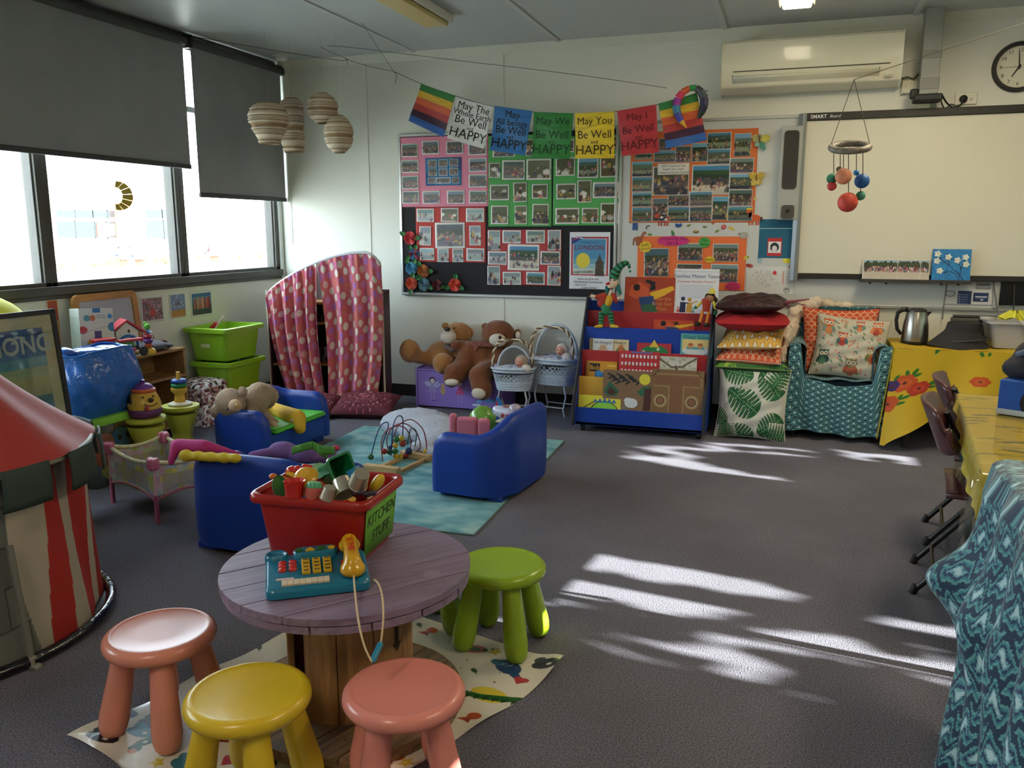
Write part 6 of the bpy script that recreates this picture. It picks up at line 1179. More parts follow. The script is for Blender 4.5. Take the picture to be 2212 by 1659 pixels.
# timber shelf unit against the window wall
WS = wood('a07c4c', '86643a', 5, 1, .5, 'pine_shelf')
e = thing('shelf_unit', 'low pine shelf unit under the window with open shelves', 'shelf', (-4.19, 4.33, 0)); d = .135; hl = .45; H_ = .605
for nm, bx in (('side_panel', (-d, d, -hl, -hl + .018, 0, H_ - .018)), ('side_panel', (-d, d, hl - .018, hl, 0, H_ - .018)), ('top_panel', (-d, d + .006, -hl - .004, hl + .004, H_ - .018, H_)), ('shelf', (-d, d, -hl + .018, hl - .018, .40, .418)), ('shelf', (-d, d, -hl + .018, hl - .018, .06, .078)), ('back_panel', (-d, -d + .008, -hl, hl, .02, H_ - .02)), ('divider', (-d, d, -.05, -.034, .418, H_ - .018))): b = B(); b.box(*bx); b.ob(nm, WS, e, bevel=.002)
# framed whiteboard leaning on the wall
OAK = wood('b8844c', '9a6a38', 9, 0, .45, 'oak_frame')
e = thing('easel_board', 'oak framed drawing board with rounded corners leaning under the window', 'board', mtx=FR((-4.27, 4.33, .81), 90, 5)); w, h = .54, .41
o = rrect(w, h, .05, 6); i_ = rrect(w - .09, h - .09, .012, 6); b = B(); n = len(o)
b.add([(x, y, .012) for x, y in o] + [(x, y, .012) for x, y in i_] + [(x, y, -.012) for x, y in o] + [(x, y, -.012) for x, y in i_], [(i, (i + 1) % n, n + (i + 1) % n, n + i) for i in range(n)] + [(2 * n + i, i, (i + 1) % n, 2 * n + (i + 1) % n)[::-1] for i in range(n)] + [(n + i, n + (i + 1) % n, 3 * n + (i + 1) % n, 3 * n + i) for i in range(n)]); b.ob('frame', OAK, e, smooth=30)
b = B(); b.box(-w / 2 + .04, w / 2 - .04, -h / 2 + .04, h / 2 - .04, -.006, 0); b.ob('drawing_surface', M('a8acb8', .3), e)
# toy packaging, clock house, train, stacking toy
def pack(cv):
    cv.rect(0, 0, 100, cv.h, 'c8ccc8'); cv.ell(22, 28, 10, 9, '4a90a4'); cv.ell(38, 28, 9, 9, 'b86a50'); cv.rect(40, 0, 62, 12, '2a6aa4'); cv.ell(90, 24, 7, 7, '2f80b8'); cv.ell(8, 62, 14, 11, 'b03c44'); cv.ell(98, 55, 16, 14, '2f78a8'); cv.line([(4, 70), (96, 50)], 1, '7a88a0')
    cv.rect(42, 66, 62, 96, '4a4a84'); cv.ell(30, 104, 12, 14, 'c0a050'); cv.ell(24, 112, 6, 6, '4a3a6a'); cv.ell(50, 116, 11, 11, 'b85c50'); cv.ell(82, 98, 12, 11, 'b87058'); cv.ell(82, 98, 5, 5, 'd0b0a0'); cv.rect(50, 20, 74, 22, '90a0a4'); cv.rect(50, 26, 78, 28, '90a0a4')
e = thing('toy_package', 'white toy packaging box with colourful pictures on the shelf unit', 'box', mtx=FR((-4.06, 4.02, .775), 72, 4, -3)); w, h = .21, .34
b = B(); b.box(-w / 2, w / 2, -h / 2, h / 2, -.12, 0); b.ob('carton', M('a8b0a8', .6), e, bevel=.003); cv = Cv(100, 160, 100); pack(cv); sheet(cv, w, h, 'printed_front', e, Tm(0, 0, .001), VCM(rough=.4))
b = B(); b.box(-w / 2 - .001, -w / 2, -.12, .12, -.11, -.01); b.ob('printed_side', M('98a498', .6), e)
e = thing('clock_house_toy', 'toy clock house with a red roof and blue dial on the shelf unit', 'toy', mtx=FR((-4.04, 4.24, .61), 62)); w, h = .14, .17
b = B(); b.prism([(-w / 2, 0), (w / 2, 0), (w / 2, h), (0, h + .06), (-w / 2, h)], -.10, 0); b.ob('house_body', M('d0d0cc', .4), e, bevel=.003)
for s in (-1, 1):
    b = B(); b.add([(0, h + .075, -.11), (s * .12, h - .01, -.11), (s * .12, h - .01, .015), (0, h + .075, .015), (0, h + .062, -.11), (s * .12, h - .023, -.11), (s * .12, h - .023, .015), (0, h + .062, .015)], [(0, 1, 2, 3), (7, 6, 5, 4), (3, 2, 6, 7), (0, 4, 5, 1), (1, 5, 6, 2)]); b.ob('roof', M('b83c44', .45), e)
b = B(); b.m = Tm(.0, .085, 0); b.lathe([(.075, 0), (.075, .012), (.001, .012)], 32); b.ob('dial', M('d8dce0', .4), e)
b = B(); b.m = Tm(0, .085, .0125); b.tor((0, 0, 0), .057, .010, 32, 8, Matrix.Diagonal((1, 1, .2, 1))); b.ob('dial_ring', M('2f68a8', .4), e)
for a_, L in ((-48, .045), (150, .05)): b = B(); b.m = Tm(0, .085, .016) @ Rz(a_); b.box(-.008, .008, -.004, L, 0, .003); b.ob('clock_hand', M('b82c34', .4), e)
b = B(); b.m = Tm(.012, h - .005, .001); b.prism(rrect(.012, .03, .005), 0, .001); b.ob('window_mark', M('2c2c2c', .5), e)
b = B(); b.box(-.14, .09, -.02, .04, -.0, .012); b.ob('base', M('3f7a44', .5), e, Rx(-90) @ Tm(0, 0, 0)) if 0 else None
e = thing('toy_train', 'red and green toy train with black wheels in front of the clock house', 'toy', (-3.95, 4.08, .635), 75)
b = B(); b.box(-.16, -.05, -.035, .035, .03, .12); b.ob('cab', M('a82c34', .45), e, bevel=.006)
b = B(); b.box(-.17, -.04, -.042, .042, .12, .132); b.ob('cab_roof', M('a82c34', .45), e, bevel=.004)
b = B(); b.box(-.145, -.105, -.0365, -.0355, .075, .105); b.box(-.098, -.065, -.0365, -.0355, .075, .105); b.ob('cab_window', M('c8a4ac', .4), e)
b = B(); b.cone((-.05, 0, .07), (.08, 0, .07), .03, .03, 16); b.ob('boiler', M('3c7a44', .45), e)
b = B(); b.box(-.17, .16, -.03, .03, .02, .032); b.ob('chassis', wood('b89a60', '98784a', 10, 0, .5, 'toy_wood'), e)
b = B(); b.box(-.01, .15, -.02, .02, .095, .112); b.ob('red_beam', M('b0303c', .45), e, bevel=.004)
b = B(); b.sph((.05, -.01, .045), (.05, .03, .02), 10); b.ob('pink_wagon', M('b83c84', .5), e, smooth=180)
for x, r in ((-.13, .024), (-.07, .02), (.0, .02), (.13, .03)):
    for s in (-1, 1): b = B(); b.cone((x, s * .035, r), (x, s * .047, r), r, r, 16); b.ob('wheel', M('181818', .4), e, bevel=.003)
e = thing('stacking_bird_toy', 'stacking suction toy with a green bird on a yellow dome', 'toy', (-4.06, 4.44, .605))
for z0, prof, col, nm in ((0, [(.047, 0), (.046, .018), (.034, .035), (.012, .043)], 'd0a828', 'dome_base'), (.045, [(.022, 0), (.027, .01), (.02, .022)], 'c0562c', 'orange_link'), (.07, [(.02, 0), (.034, .018), (.022, .034)], '6a3c9a', 'purple_ball'), (.104, [(.02, 0), (.032, .015), (.018, .03)], 'b83a44', 'red_ball'), (.137, [(.01, 0), (.03, .010), (.01, .022)], '2f7cc0', 'blue_disc')): b = B(); b.m = Tm(0, 0, z0); b.lathe(prof, 20); b.ob(nm, M(col, .35, coat=.2), e, smooth=60)
soft('green_bird', [((0, 0, .182), (.019, .022, .022)), ((-.012, -.004, .207), .011)], M('5aa83c', .4), e, .004, it=2)
for s in (-1, 1): b = B(); b.m = Tm(s * .036, 0, .115) @ Rx(90); b.tor((0, 0, 0), .012, .003, 14, 6); b.ob('ring_handle', M('8a3040', .4), e, smooth=180)
e = thing('cloth_hat', 'grey cloth cap with a red rim beside the stacking toy', 'cap', (-4.13, 4.50, .607)); soft('crown', [((0, .05, .035), (.10, .10, .035)), ((0, .16, .025), (.08, .04, .02)), ((0, -.06, .03), (.06, .05, .03))], M('5c5c64', .8), e, .012, it=2); b = B(); b.tor((0, .17, .02), .035, .007, 16, 6, Ry(70)); b.ob('cap_rim', M('5a2a34', .8), e, smooth=180)
e = thing('red_crumpled_toy', 'crumpled dull red soft toy left of the stacking toy', 'soft toy', (-4.16, 4.37, .607)); soft('body', [((0, 0, .03), (.05, .06, .03)), ((.02, -.04, .04), .025), ((0, .05, .045), .03)], M('7a3a34', .85, bump=.5), e, .01, it=2)
# shiny blue bag on the clear box
def crinkle(m='1e5fb4', a=.22): return M(m, a, bump=1, bs=14, spec=.6, dist=.02, coat=.3)
e = thing('blue_tote_bag', 'big shiny blue woven tote bag on top of the clear toy box', 'bag', (-3.72, 3.62, .40))
b = B()
def bagf(u, v):
    t = 2 * PI * u; w_ = .255 * (.93 + .13 * math.sin(PI * min(1, v * 1.15))) ; dd = .15 * (.8 + .45 * math.sin(PI * min(1, v * .95))); x = math.copysign(abs(math.cos(t)) ** .6, math.cos(t)) * dd; y = math.copysign(abs(math.sin(t)) ** .6, math.sin(t)) * w_
    n = .012 * math.sin(9 * v + 5 * math.sin(t * 2)) + .008 * math.sin(t * 11 + v * 13); return (x * (1 + n * 3), y * (1 + n), .36 * v + .01 * math.sin(t * 3 + 1) * v)
b.surf(bagf, 72, 30, True); b.add([bagf(i / 24, 0) for i in range(24)], [tuple(range(24))[::-1]]); o = b.ob('bag_body', crinkle(), e, smooth=180)
b = B(); b.tube([Vector(bagf(i / 60, 1.0)) for i in range(60)], .006, 6, closed=True); b.ob('hem', crinkle('2468c4'), e)
for s in (-1, 1): b = B(); b.surf(lambda u, v, s=s: (.10 * s * 1.0 + (.03 if s > 0 else -.0) * math.sin(PI * u), -.12 + .24 * u, .34 - .10 * math.sin(PI * u) * (1 if s > 0 else .2) + .03 * v), 16, 1); b.ob('strap', crinkle('1a52a4'), e, solid=.003)
soft('crumpled_top', [((-.03, -.17, .36), (.08, .07, .035)), ((-.02, -.02, .345), (.10, .12, .03)), ((-.02, .12, .34), (.08, .1, .03))], crinkle('1c4c94'), e, .014, it=2)
CLEAR = glass_mat('d0d6d4', .12, 'clear_plastic')
e = thing('clear_toy_box', 'clear plastic box of masks with a lime green lid', 'storage box', (-3.72, 3.64, 0))
def cbx(f, z): return [(x, y, z) for x, y in rrect(.30 * f, .42 * f, .03)]
b = B(); loft(b, [cbx(.88, .005), cbx(1.0, .36)], True, False); b.ob('body', CLEAR, e, smooth=50)
b = B(); loft(b, [cbx(1.04, .355), cbx(1.06, .375), cbx(1.03, .398), cbx(.9, .40)]); b.ob('lid', M('7ab83c', .4), e, smooth=50, bevel=.003)
for c_, y, z, r, nm in (('c8683c', -.10, .20, (.02, .085, .10), 'orange'), ('3f7aa4', .06, .24, (.02, .08, .075), 'blue'), ('b8a848', .12, .25, (.02, .06, .06), 'yellow'), ('a8a440', -.02, .08, (.03, .1, .06), 'olive'), ('3a4a54', .1, .08, (.03, .08, .05), 'dark')):
    t = thing('party_mask', '%s face mask pressed against the side of the clear box' % nm, 'mask', (-3.72 + .105, 3.64 + y * .8, z)); b = B(); b.sph((0, 0, 0), r, 14); b.ob('face', M(c_, .6), t, smooth=180)
    for s in (-1, 1): b = B(); b.sph((r[0] * .9, s * r[1] * .4, r[2] * .2), (.008, .012, .016), 8); b.ob('eye_hole', M('1a1614', .7), t)
# framed poster, yellow sack
e = thing('framed_poster', 'dark framed poster of the Dandenong foothills leaning by the tent', 'picture', mtx=FR((-3.52, 2.76, .66), 90 - 2, 5)); w, h = .95, .74
for x0, x1, y0, y1 in ((-w / 2, w / 2, h / 2 - .025, h / 2), (-w / 2, w / 2, -h / 2, -h / 2 + .025), (-w / 2, -w / 2 + .025, -h / 2, h / 2), (w / 2 - .025, w / 2, -h / 2, h / 2)): b = B(); b.box(x0, x1, y0, y1, -.01, .012); b.ob('frame_side', M('25262c', .4), e, bevel=.003)
b = B(); b.box(-w / 2 + .02, w / 2 - .02, -h / 2 + .02, h / 2 - .02, -.006, 0); b.ob('mount', M('c4b894', .8), e)
def dand(cv):
    cv.bands(0, 0, 100, 76, ['34508c', '34548e', '3f6ea0', '5a94a4', '9aa884', 'b0a874', 'a8a27c', '5a7a88', '6a8aa0', '7488a0', '8090a0', '7a8c9c'])
    for i in range(22): cv.ell(random.uniform(0, 100), random.uniform(1, 9), 2.2, .8, 'b4c4d0')
    cv.ell(30, 50, 60, 18, '3c6ca8'); cv.ell(26, 54, 56, 18, '7c98ac'); cv.poly([(48, 40), (95, 50), (95, 62), (50, 50)], 'c0b464')
    for i in range(260): x, y = random.uniform(10, 100), random.uniform(52, 76); cv.ell(x, y, .9, .9, random.choice(['8a9aa8', 'b0b8b8', '5a4a48', 'a85c48', 'c8c4b4', '4a5a6a']))
cv = Cv(100, 76, 200); dand(cv); sheet(cv, w - .17, h - .17, 'print', e, Tm(0, 0, .002), VCM(rough=.35, key='gl')); text('DANDENONG', .12, M('b8bcb8', .6), e, Tm(.05, .205, .004), off=.003, sx=.95)
b = B(); b.box(-w / 2 + .02, w / 2 - .02, -h / 2 + .02, h / 2 - .02, .0065, .0075); b.ob('glass', PANE, e)
e = thing('yellow_sack', 'bright yellow fabric beanbag behind the framed poster', 'beanbag', (-4.13, 3.22, 0)); soft('body', [((0, 0, .42), (.17, .42, .42)), ((0, -.1, .3), (.17, .45, .3)), ((0, 0, .80), (.15, .42, .30)), ((0, -.2, .86), (.15, .35, .26))], M('d4d43a', .55, bump=.3, bs=5, dist=.02), e, .03, it=3)
# lime hourglass stools with toys
def hourglass(label, x, y, h): 
    e = thing('hourglass_stool', label, 'stool', (x, y, 0)); b = B(); r = .105; b.lathe([(r * .93, 0), (r * .95, .012)] + [(r * (.56 + .40 * abs(math.cos(PI * t)) ** 1.6), .012 + (h - .05) * t) for t in np.linspace(0.06, .96, 18)], 28); b.ob('body', M('a8ac3c', .4), e, smooth=50)
    b = B(); b.lathe([(.06, h - .034), (r * 1.0, h - .03), (r * 1.08, h - .016), (r * 1.06, h - .002), (r * .9, h), (.001, h - .004)], 28); b.ob('seat', M('b0b43e', .4), e, smooth=60); return e
hourglass('nearer lime hourglass stool under the smiling pot toy', -3.52, 3.78, .355); hourglass('farther lime hourglass stool under the ring stacker', -3.56, 4.12, .355)
e = thing('pot_toy', 'yellow smiling pot toy with a purple lid and triangle cut-out', 'toy', (-3.52, 3.78, .356))
b = B(); b.lathe([(.075, 0), (.09, .015), (.094, .045), (.088, .052)], 28); b.ob('purple_base', M('5a2c5c', .4), e, smooth=60)
b = B(); b.lathe([(.088, .052), (.092, .07), (.086, .10), (.07, .135), (.058, .15)], 28); b.ob('body', M('c8a438', .3, coat=.3), e, smooth=60)
b = B(); b.lathe([(.062, .145), (.068, .152), (.068, .162), (.06, .168)], 28); b.ob('orange_rim', M('c4603a', .35), e, smooth=60)
b = B(); b.lathe([(.058, .166), (.05, .182), (.03, .195), (.012, .198), (.012, .205), (.014, .215), (.001, .22)], 24); b.ob('lid', M('6a3a94', .35), e, smooth=60)
b = B(); b.m = Rz(-25) @ Tm(0, 0, .098) @ Rx(80); b.prism([(-.036, -.022), (.0, .03), (.036, -.022)], .080, .088); b.ob('triangle_hole', M('181418', .6), e)
fx = lambda a, r, z: (r * math.cos(R(a)), r * math.sin(R(a)), z)
b = B(); b.sph(fx(5 - 30, .094, .11), (.016, .016, .014), 10); b.ob('nose', M('3c2418', .3), e, smooth=180)
for a_ in (-46, -4): b = B(); b.sph(fx(a_ - 5, .080, .128), .006, 8); b.ob('eye', M('1c1410', .3), e)
b = B(); b.tube([fx(a_, .0925, .088 - .012 * math.sin(PI * (a_ + 48) / 50)) for a_ in range(-48, 4, 6)], .003, 6); b.ob('mouth', M('5a2418', .4), e)
b = B(); b.sph(fx(-40, .092, .064), (.014, .014, .016), 8); b.ob('paw', M('a8383c', .4), e)
e = thing('ring_stacker', 'ring stacking toy with blue and green rings on a yellow post', 'toy', (-3.56, 4.12, .356))
b = B(); b.lathe([(.07, 0), (.072, .01), (.05, .018), (.001, .02)], 24); b.ob('base', M('b8b49c', .5), e)
b = B(); b.lathe([(.034, .018), (.03, .05), (.03, .07), (.046, .085), (.05, .10), (.046, .108)], 24); b.ob('yellow_cup', M('c8a040', .4), e, smooth=50)
b = B(); b.cone((0, 0, .1), (0, 0, .205), .013, .012, 14); b.ob('post', M('c8a040', .4), e)
for z, r, c_, nm in ((.122, .047, '1f7a44', 'green_ring'), (.148, .046, '1f4a94', 'blue_ring')): b = B(); b.tor((.002, 0, z), r - .012, .014, 28, 10); b.ob(nm, M(c_, .35), e, smooth=180)
# doll travel cot
N_, L_ = Vector((-2.90, 3.14, 0)), Vector((-3.35, 3.32, 0)); ux = (L_ - N_).normalized(); uy = Vector((ux.y, -ux.x, 0)); uy = uy if uy.y > 0 else -uy
cw, cd, cz = (L_ - N_).length, .30, .31; e = thing('doll_cot', 'folding doll cot with pastel patchwork mesh and pink corners', 'doll cot', tuple((N_ + L_) / 2 + uy * cd / 2), math.degrees(math.atan2(-ux.y, -ux.x)))
PK = M('b4607e', .4, coat=.2)
for sx_ in (-1, 1):
    for sy_ in (-1, 1):
        x, y = sx_ * cw / 2, sy_ * cd / 2; b = B(); b.cone((x, y, 0), (x * .99, y * .99, .14), .013, .011, 10); b.ob('leg', M('a8566c', .5), e)
        b = B(); b.m = Tm(x, y, cz); b.box(-.028 - .02 * (sx_ > 0), .028 + .02 * (sx_ < 0), -.016, .016, -.04, .02); b.box(-.016, .016, -.028, .028, -.04, .02); b.ob('corner_joint', PK, e, bevel=.012, bseg=3)
        b = B(); b.m = Tm(x, y - sy_ * 0, cz - .012) @ Rx(90); b.lathe([(.006, .028), (.006, .032), (.001, .032)], 10); b.ob('rivet', M('8a4a60', .4), e)
        b = B(); b.cone((x, y, .13), (x, y, cz - .03), .006, n=8); b.ob('corner_pole', M('c89aa8', .5), e)
pat = ['c8bc60', 'b89aa4', 'a8b890', '98a4b8', 'b8b8ac', 'a8ac58', 'c0a8b4', 'a4b4b0']
def patch(cv, seed): rg = random.Random(seed); [cv.rect(i * 10, j * 10, i * 10 + 10, j * 10 + 10, rg.choice(pat)) for i in range(int(cv.w / 10) + 1) for j in range(int(cv.h / 10) + 1)]; return cv
meshm = M('ffffff', .8, vc=True, alpha=.9, key='cotmesh')
def side(n, x0, y0, x1, y1, seed):
    cv = patch(Cv(100, 50, 60), seed); cv.c *= .95
    m = (cv.Y > 18) & (cv.Y < 46) & (np.abs(cv.X - 50) < 38); cv.c[m] = cv.c[m] * .35 + rgb('8a867c') * .65
    sheet(cv, 1, 1, 'fabric_side', e, None, meshm, fn=lambda x, y, u, v: np.stack([x0 + (x1 - x0) * u, y0 + (y1 - y0) * u, .115 + (cz - .115) * v - .03 * np.sin(PI * u) * (v > .0) * v + .035 * np.sin(PI * u) * (1 - v)], -1))
    b = B(); b.tube([(x0 + (x1 - x0) * t, y0 + (y1 - y0) * t, cz - .028 * math.sin(PI * t)) for t in np.linspace(0, 1, 12)], .010, 8); b.ob('top_rail', M('b8b490', .7, var=.25, vs=25), e, smooth=180)
    b = B(); b.tube([(x0 + (x1 - x0) * t, y0 + (y1 - y0) * t, .112 + .035 * math.sin(PI * t)) for t in np.linspace(0, 1, 12)], .006, 8); b.ob('bottom_rail', M('a8606c', .6), e, smooth=180)
c2, d2 = cw / 2, cd / 2
side('n', -c2, -d2, c2, -d2, 1); side('f', c2, d2, -c2, d2, 2); side('l', -c2, d2, -c2, -d2, 3); side('r', c2, -d2, c2, d2, 4)
b = B(); b.box(-c2, c2, -d2, d2, .13, .14); b.ob('base', M('9a8a84', .8), e)
for k, (x, y, c_, nm) in enumerate(((-.08, 0, 'b08468', 'brown'), (.09, .03, '8a7464', 'grey-brown'))):
    t = thing('cot_doll', '%s doll lying inside the pastel cot' % nm, 'doll', tuple(e.matrix_basis @ Vector((x, y, .143)))); soft('body', [((0, 0, .05), .05), ((.06, .02, .04), .045), ((-.06, 0, .03), .03)], M(c_, .8), t, .01, it=2); b = B(); b.sph((0, -.045, .055), .006, 8); b.ob('face_button', M('3a2418', .4), t)
# moulded blue toddler sofas
BLP = M('0e3690', .42, spec=.5, coat=.06); GP = M('4fae34', .5)
def tsofa(label, x, y, rz, W_=.72, D_=.46, hb=.45, ha=.355):
    e = thing('toddler_sofa', label, 'child chair', (x, y, 0), rz, group='blue moulded toddler sofas'); t = .075; rc = .15; P = []
    xa, ya = W_ / 2 - t / 2, D_ / 2 - t / 2
    for s in np.linspace(0, 1, 14): P.append((-xa, -D_ / 2 + .02 + (ya - rc + D_ / 2 - .02) * s, 0, s))
    for a in np.linspace(180, 90, 10)[1:]: P.append((-xa + rc + rc * math.cos(R(a)), ya - rc + rc * math.sin(R(a)), (180 - a) / 90, 1))
    for s in np.linspace(0, 1, 14)[1:]: P.append((-xa + rc + (2 * xa - 2 * rc) * s, ya, 1, 1))
    for a in np.linspace(90, 0, 10)[1:]: P.append((xa - rc + rc * math.cos(R(a)), ya - rc + rc * math.sin(R(a)), a / 90, 1))
    for s in np.linspace(1, 0, 14)[1:]: P.append((xa, -D_ / 2 + .02 + (ya - rc + D_ / 2 - .02) * s, 0, s))
    rings = []; n = len(P)
    for i, (px, py, bk, s) in enumerate(P):
        a = Vector(P[max(0, i - 1)][:2]); c = Vector(P[min(n - 1, i + 1)][:2]); T = (c - a).normalized(); No = Vector((-T.y, T.x)); bk2 = bk * bk * (3 - 2 * bk); h = ha + (hb - ha) * (bk2 if bk else max(0, (s - .55) / .45) ** 2 * .0)
        fr = min(1, s / .35) if s < .35 else 1; h *= (.62 + .38 * math.sqrt(max(0, 1 - (1 - fr) ** 2))) if bk == 0 else 1
        edge = .55 + .45 * math.sqrt(max(0, 1 - (1 - min(1, s / .12)) ** 2)) if bk == 0 and s < .12 else 1; r = t / 2 * edge; g = []
        prof = [(1.0, .035), (1.12, .10), (1.15, h * .5), (1.05, h - .045), (.9, h - .018), (.55, h - .002), (0, h + .003), (-.55, h - .002), (-.9, h - .018), (-1, h - .045), (-1, .16), (-1, .035)]
        for o_, z in prof: q = Vector((px, py)) + No * r * o_ ; g.append((q.x, q.y, z))
        rings.append(g)
    b = B(); loft(b, rings); b.ob('shell', BLP, e, smooth=60)
    b = B(); b.box(-W_ / 2 + .06, W_ / 2 - .06, -D_ / 2 + .03, D_ / 2 - .06, .035, .185); b.ob('base', BLP, e, bevel=.015)
    b = B(); b.surf(lambda u, v: ((u - .5) * (W_ - .17), -D_ / 2 + .015 + v * (D_ - .11), .215 - .02 * math.sin(PI * u) ** .5 * 0 - .0), 2, 2); b.box(-W_ / 2 + .085, W_ / 2 - .085, -D_ / 2 + .0, D_ / 2 - .085, .186, .212); b.ob('seat', GP, e, bevel=.012)
    for sx_ in (-1, 1):
        for sy_ in (-1, 1): b = B(); b.box(sx_ * (W_ / 2 - .10) - .05, sx_ * (W_ / 2 - .10) + .05, sy_ * (D_ / 2 - .09) - .045, sy_ * (D_ / 2 - .09) + .045, 0, .04); b.ob('foot', BLP, e, bevel=.01)
    return e
tsofa('blue moulded toddler sofa holding the sandy teddy bear, farthest to the left', -3.19, 4.52, 90, .74, .48, .39, .335)
tsofa('blue moulded toddler sofa seen from behind at the left of the red tub', -2.19, 3.13, 180, .72, .48, .46, .37)
tsofa('blue moulded toddler sofa on the right edge of the rug with the toy plane', -1.55, 4.27, -96, .70, .46, .46, .36)
# rug
e = None
cvR = Cv(100, 124, 150, '5a8a90'); Xg, Yg = cvR.X, cvR.Y; nz = np.zeros_like(Xg)
rg = np.random.RandomState(4)
for k in range(26): fx_, fy_, p_ = rg.uniform(.02, .12) * (1 + k * .12), rg.uniform(.08, .3) * (1 + k * .12), rg.uniform(0, 6); nz += np.sin(Xg * fx_ * 1.6 + p_ + 2 * np.sin(Yg * fy_ * .5 + k)) * np.sin(Yg * fy_ + p_ * 2 + 1.6 * np.sin(Xg * fx_ * 1.3 + k * 2)) / (1 + k * .18)
nz = (nz - nz.min()) / (nz.max() - nz.min()); nz = np.clip((nz - .25) * 1.8 + .08 * (rg.rand(*Xg.shape) - .5), 0, 1); a_, b_, c_ = rgb('4a7f88'), rgb('6f9ca0'), rgb('92b0ac')
cvR.c = np.where(nz[..., None] < .5, a_ + (b_ - a_) * nz[..., None] * 2, b_ + (c_ - b_) * (nz[..., None] * 2 - 1))
e = thing('rug', 'washed turquoise rug between the blue toddler sofas', 'rug', (-2.15, 4.38, 0), 2)
sheet(cvR, 1, 1, 'pile', e, None, VCM(rough=.95, bump=.4, bs=150), fn=lambda x, y, u, v: np.stack([(u - .5) * 1.50, (v - .5) * 1.86, .008 + 0 * u + .0], -1)); b = B(); b.box(-.755, .755, -.935, .935, 0, .007); b.ob('backing', M('5c7470', .9), e)
# bead maze
BW = wood('c0a070', 'a08050', 9, 0, .5, 'maple')
e = thing('bead_maze', 'wooden bead maze with looping coloured wires on the rug', 'toy', (-2.17, 4.50, .008), 0); q0 = Vector((-2.17, 4.50, .008))
A0, A1 = atZ(788, 1008, .03) - q0, atZ(862, 1017, .03) - q0; B0, B1 = atZ(868, 978, .03) - q0, atZ(930, 990, .03) - q0
def bar(a, c, w_, h_, nm): b = B(); d_ = (c - a); L = d_.length; b.m = Tm(a.x, a.y, 0) @ Rz(math.degrees(math.atan2(d_.y, d_.x))); b.box(0, L, -w_ / 2, w_ / 2, 0, h_); b.ob(nm, BW, e, bevel=.003)
bar(A0, A1, .045, .04, 'base_block'); bar(B0, B1, .045, .04, 'base_block'); bar(A0 + (A1 - A0) * .3, B0 + (B1 - B0) * .2, .02, .022, 'cross_rod'); bar(A0 + (A1 - A0) * .95, B0 + (B1 - B0) * .85, .02, .022, 'cross_rod')
def loop(col, pts):
    P = [atY(x, y, 4.5 + d_) - q0 for x, y, d_ in pts]; Q = []
    for i in range(len(P) - 1):
        p0, p1, p2, p3 = P[max(0, i - 1)], P[i], P[i + 1], P[min(len(P) - 1, i + 2)]
        for k in range(6): t = k / 6; Q.append(.5 * ((2 * p1) + (p2 - p0) * t + (2 * p0 - 5 * p1 + 4 * p2 - p3) * t * t + (3 * p1 - p0 - 3 * p2 + p3) * t ** 3))
    Q.append(P[-1]); b = B(); b.tube(Q, .0035, 6); b.ob('wire_loop', M(col, .4), e, smooth=180)
loop('1c3a6a', [(802, 984, -.1), (812, 945, -.08), (822, 920, -.05), (836, 912, 0), (838, 925, .03), (828, 955, .05), (826, 975, .08)])
loop('1c3a6a', [(845, 985, -.05), (848, 930, -.05), (853, 908, -.03), (862, 898, 0), (870, 905, .03), (870, 935, .05), (868, 965, .05)])
loop('8a1c24', [(827, 997, -.08), (824, 955, -.08), (836, 930, -.04), (862, 920, 0), (880, 930, .05), (888, 955, .06), (884, 975, .08)])
loop('7a2030', [(838, 972, -.05), (836, 945, -.05), (850, 922, 0), (875, 915, .05), (900, 935, .08), (908, 965, .1), (895, 978, .1)])
loop('7a2030', [(845, 975, 0), (855, 930, 0), (870, 912, .03), (890, 907, .06), (912, 925, .09), (920, 950, .1), (921, 972, .1)])
loop('1f5a3c', [(880, 960, .05), (886, 930, .05), (892, 925, .05), (900, 935, .05), (896, 965, .05)])
for x, y, d_, r, c_ in ((801, 987, -.1, 7, '1c5a34'), (919, 975, .1, 6, 'c0a030'), (830, 975, -.05, 7, '8a1c24'), (842, 976, -.02, 7, '1c5a34'), (854, 975, 0, 7, '1c6a34'), (854, 962, 0, 6.5, 'c0a030'), (856, 949, 0, 7, '1c6a3c'), (867, 947, .04, 7, 'c0a838'), (870, 958, .04, 8, '8a2c20'), (843, 966, -.03, 5, '1c2c5a'), (883, 974, .06, 8, '1c3464'), (875, 984, .05, 7, '8a1c24'), (855, 985, 0, 7, 'c0a030'), (866, 985, .02, 6, 'c8a83c'), (857, 994, 0, 6, '1c2c5a'), (857, 1000, 0, 6, 'c0a030')): b = B(); p = atY(x, y, 4.5 + d_) - q0; b.sph(tuple(p), r * mpp(p + q0) * .95, 12); b.ob('bead', M(c_, .35), e, smooth=180)
# white seal cushion
e = thing('seal_cushion', 'large white fluffy floor cushion shaped like a seal behind the bead maze', 'soft toy', (-2.28, 5.02, .008), 0)
soft('body', [((-.12, .05, .10), (.27, .20, .105)), ((.06, -.08, .095), (.25, .18, .10)), ((.16, -.2, .08), (.16, .12, .08)), ((.1, -.34, .05), (.10, .06, .045)), ((.2, -.40, .04), (.07, .05, .035))], M('a4a8b4', .95, bump=1, bs=30, dist=.01), e, .016, it=3, fuzz=.02, fs=.02)
for s in (-1, 1): b = B(); b.sph((.12 + s * .05, -.33, .07), .007, 8); b.ob('eye', M('1a1a1a', .3), e)
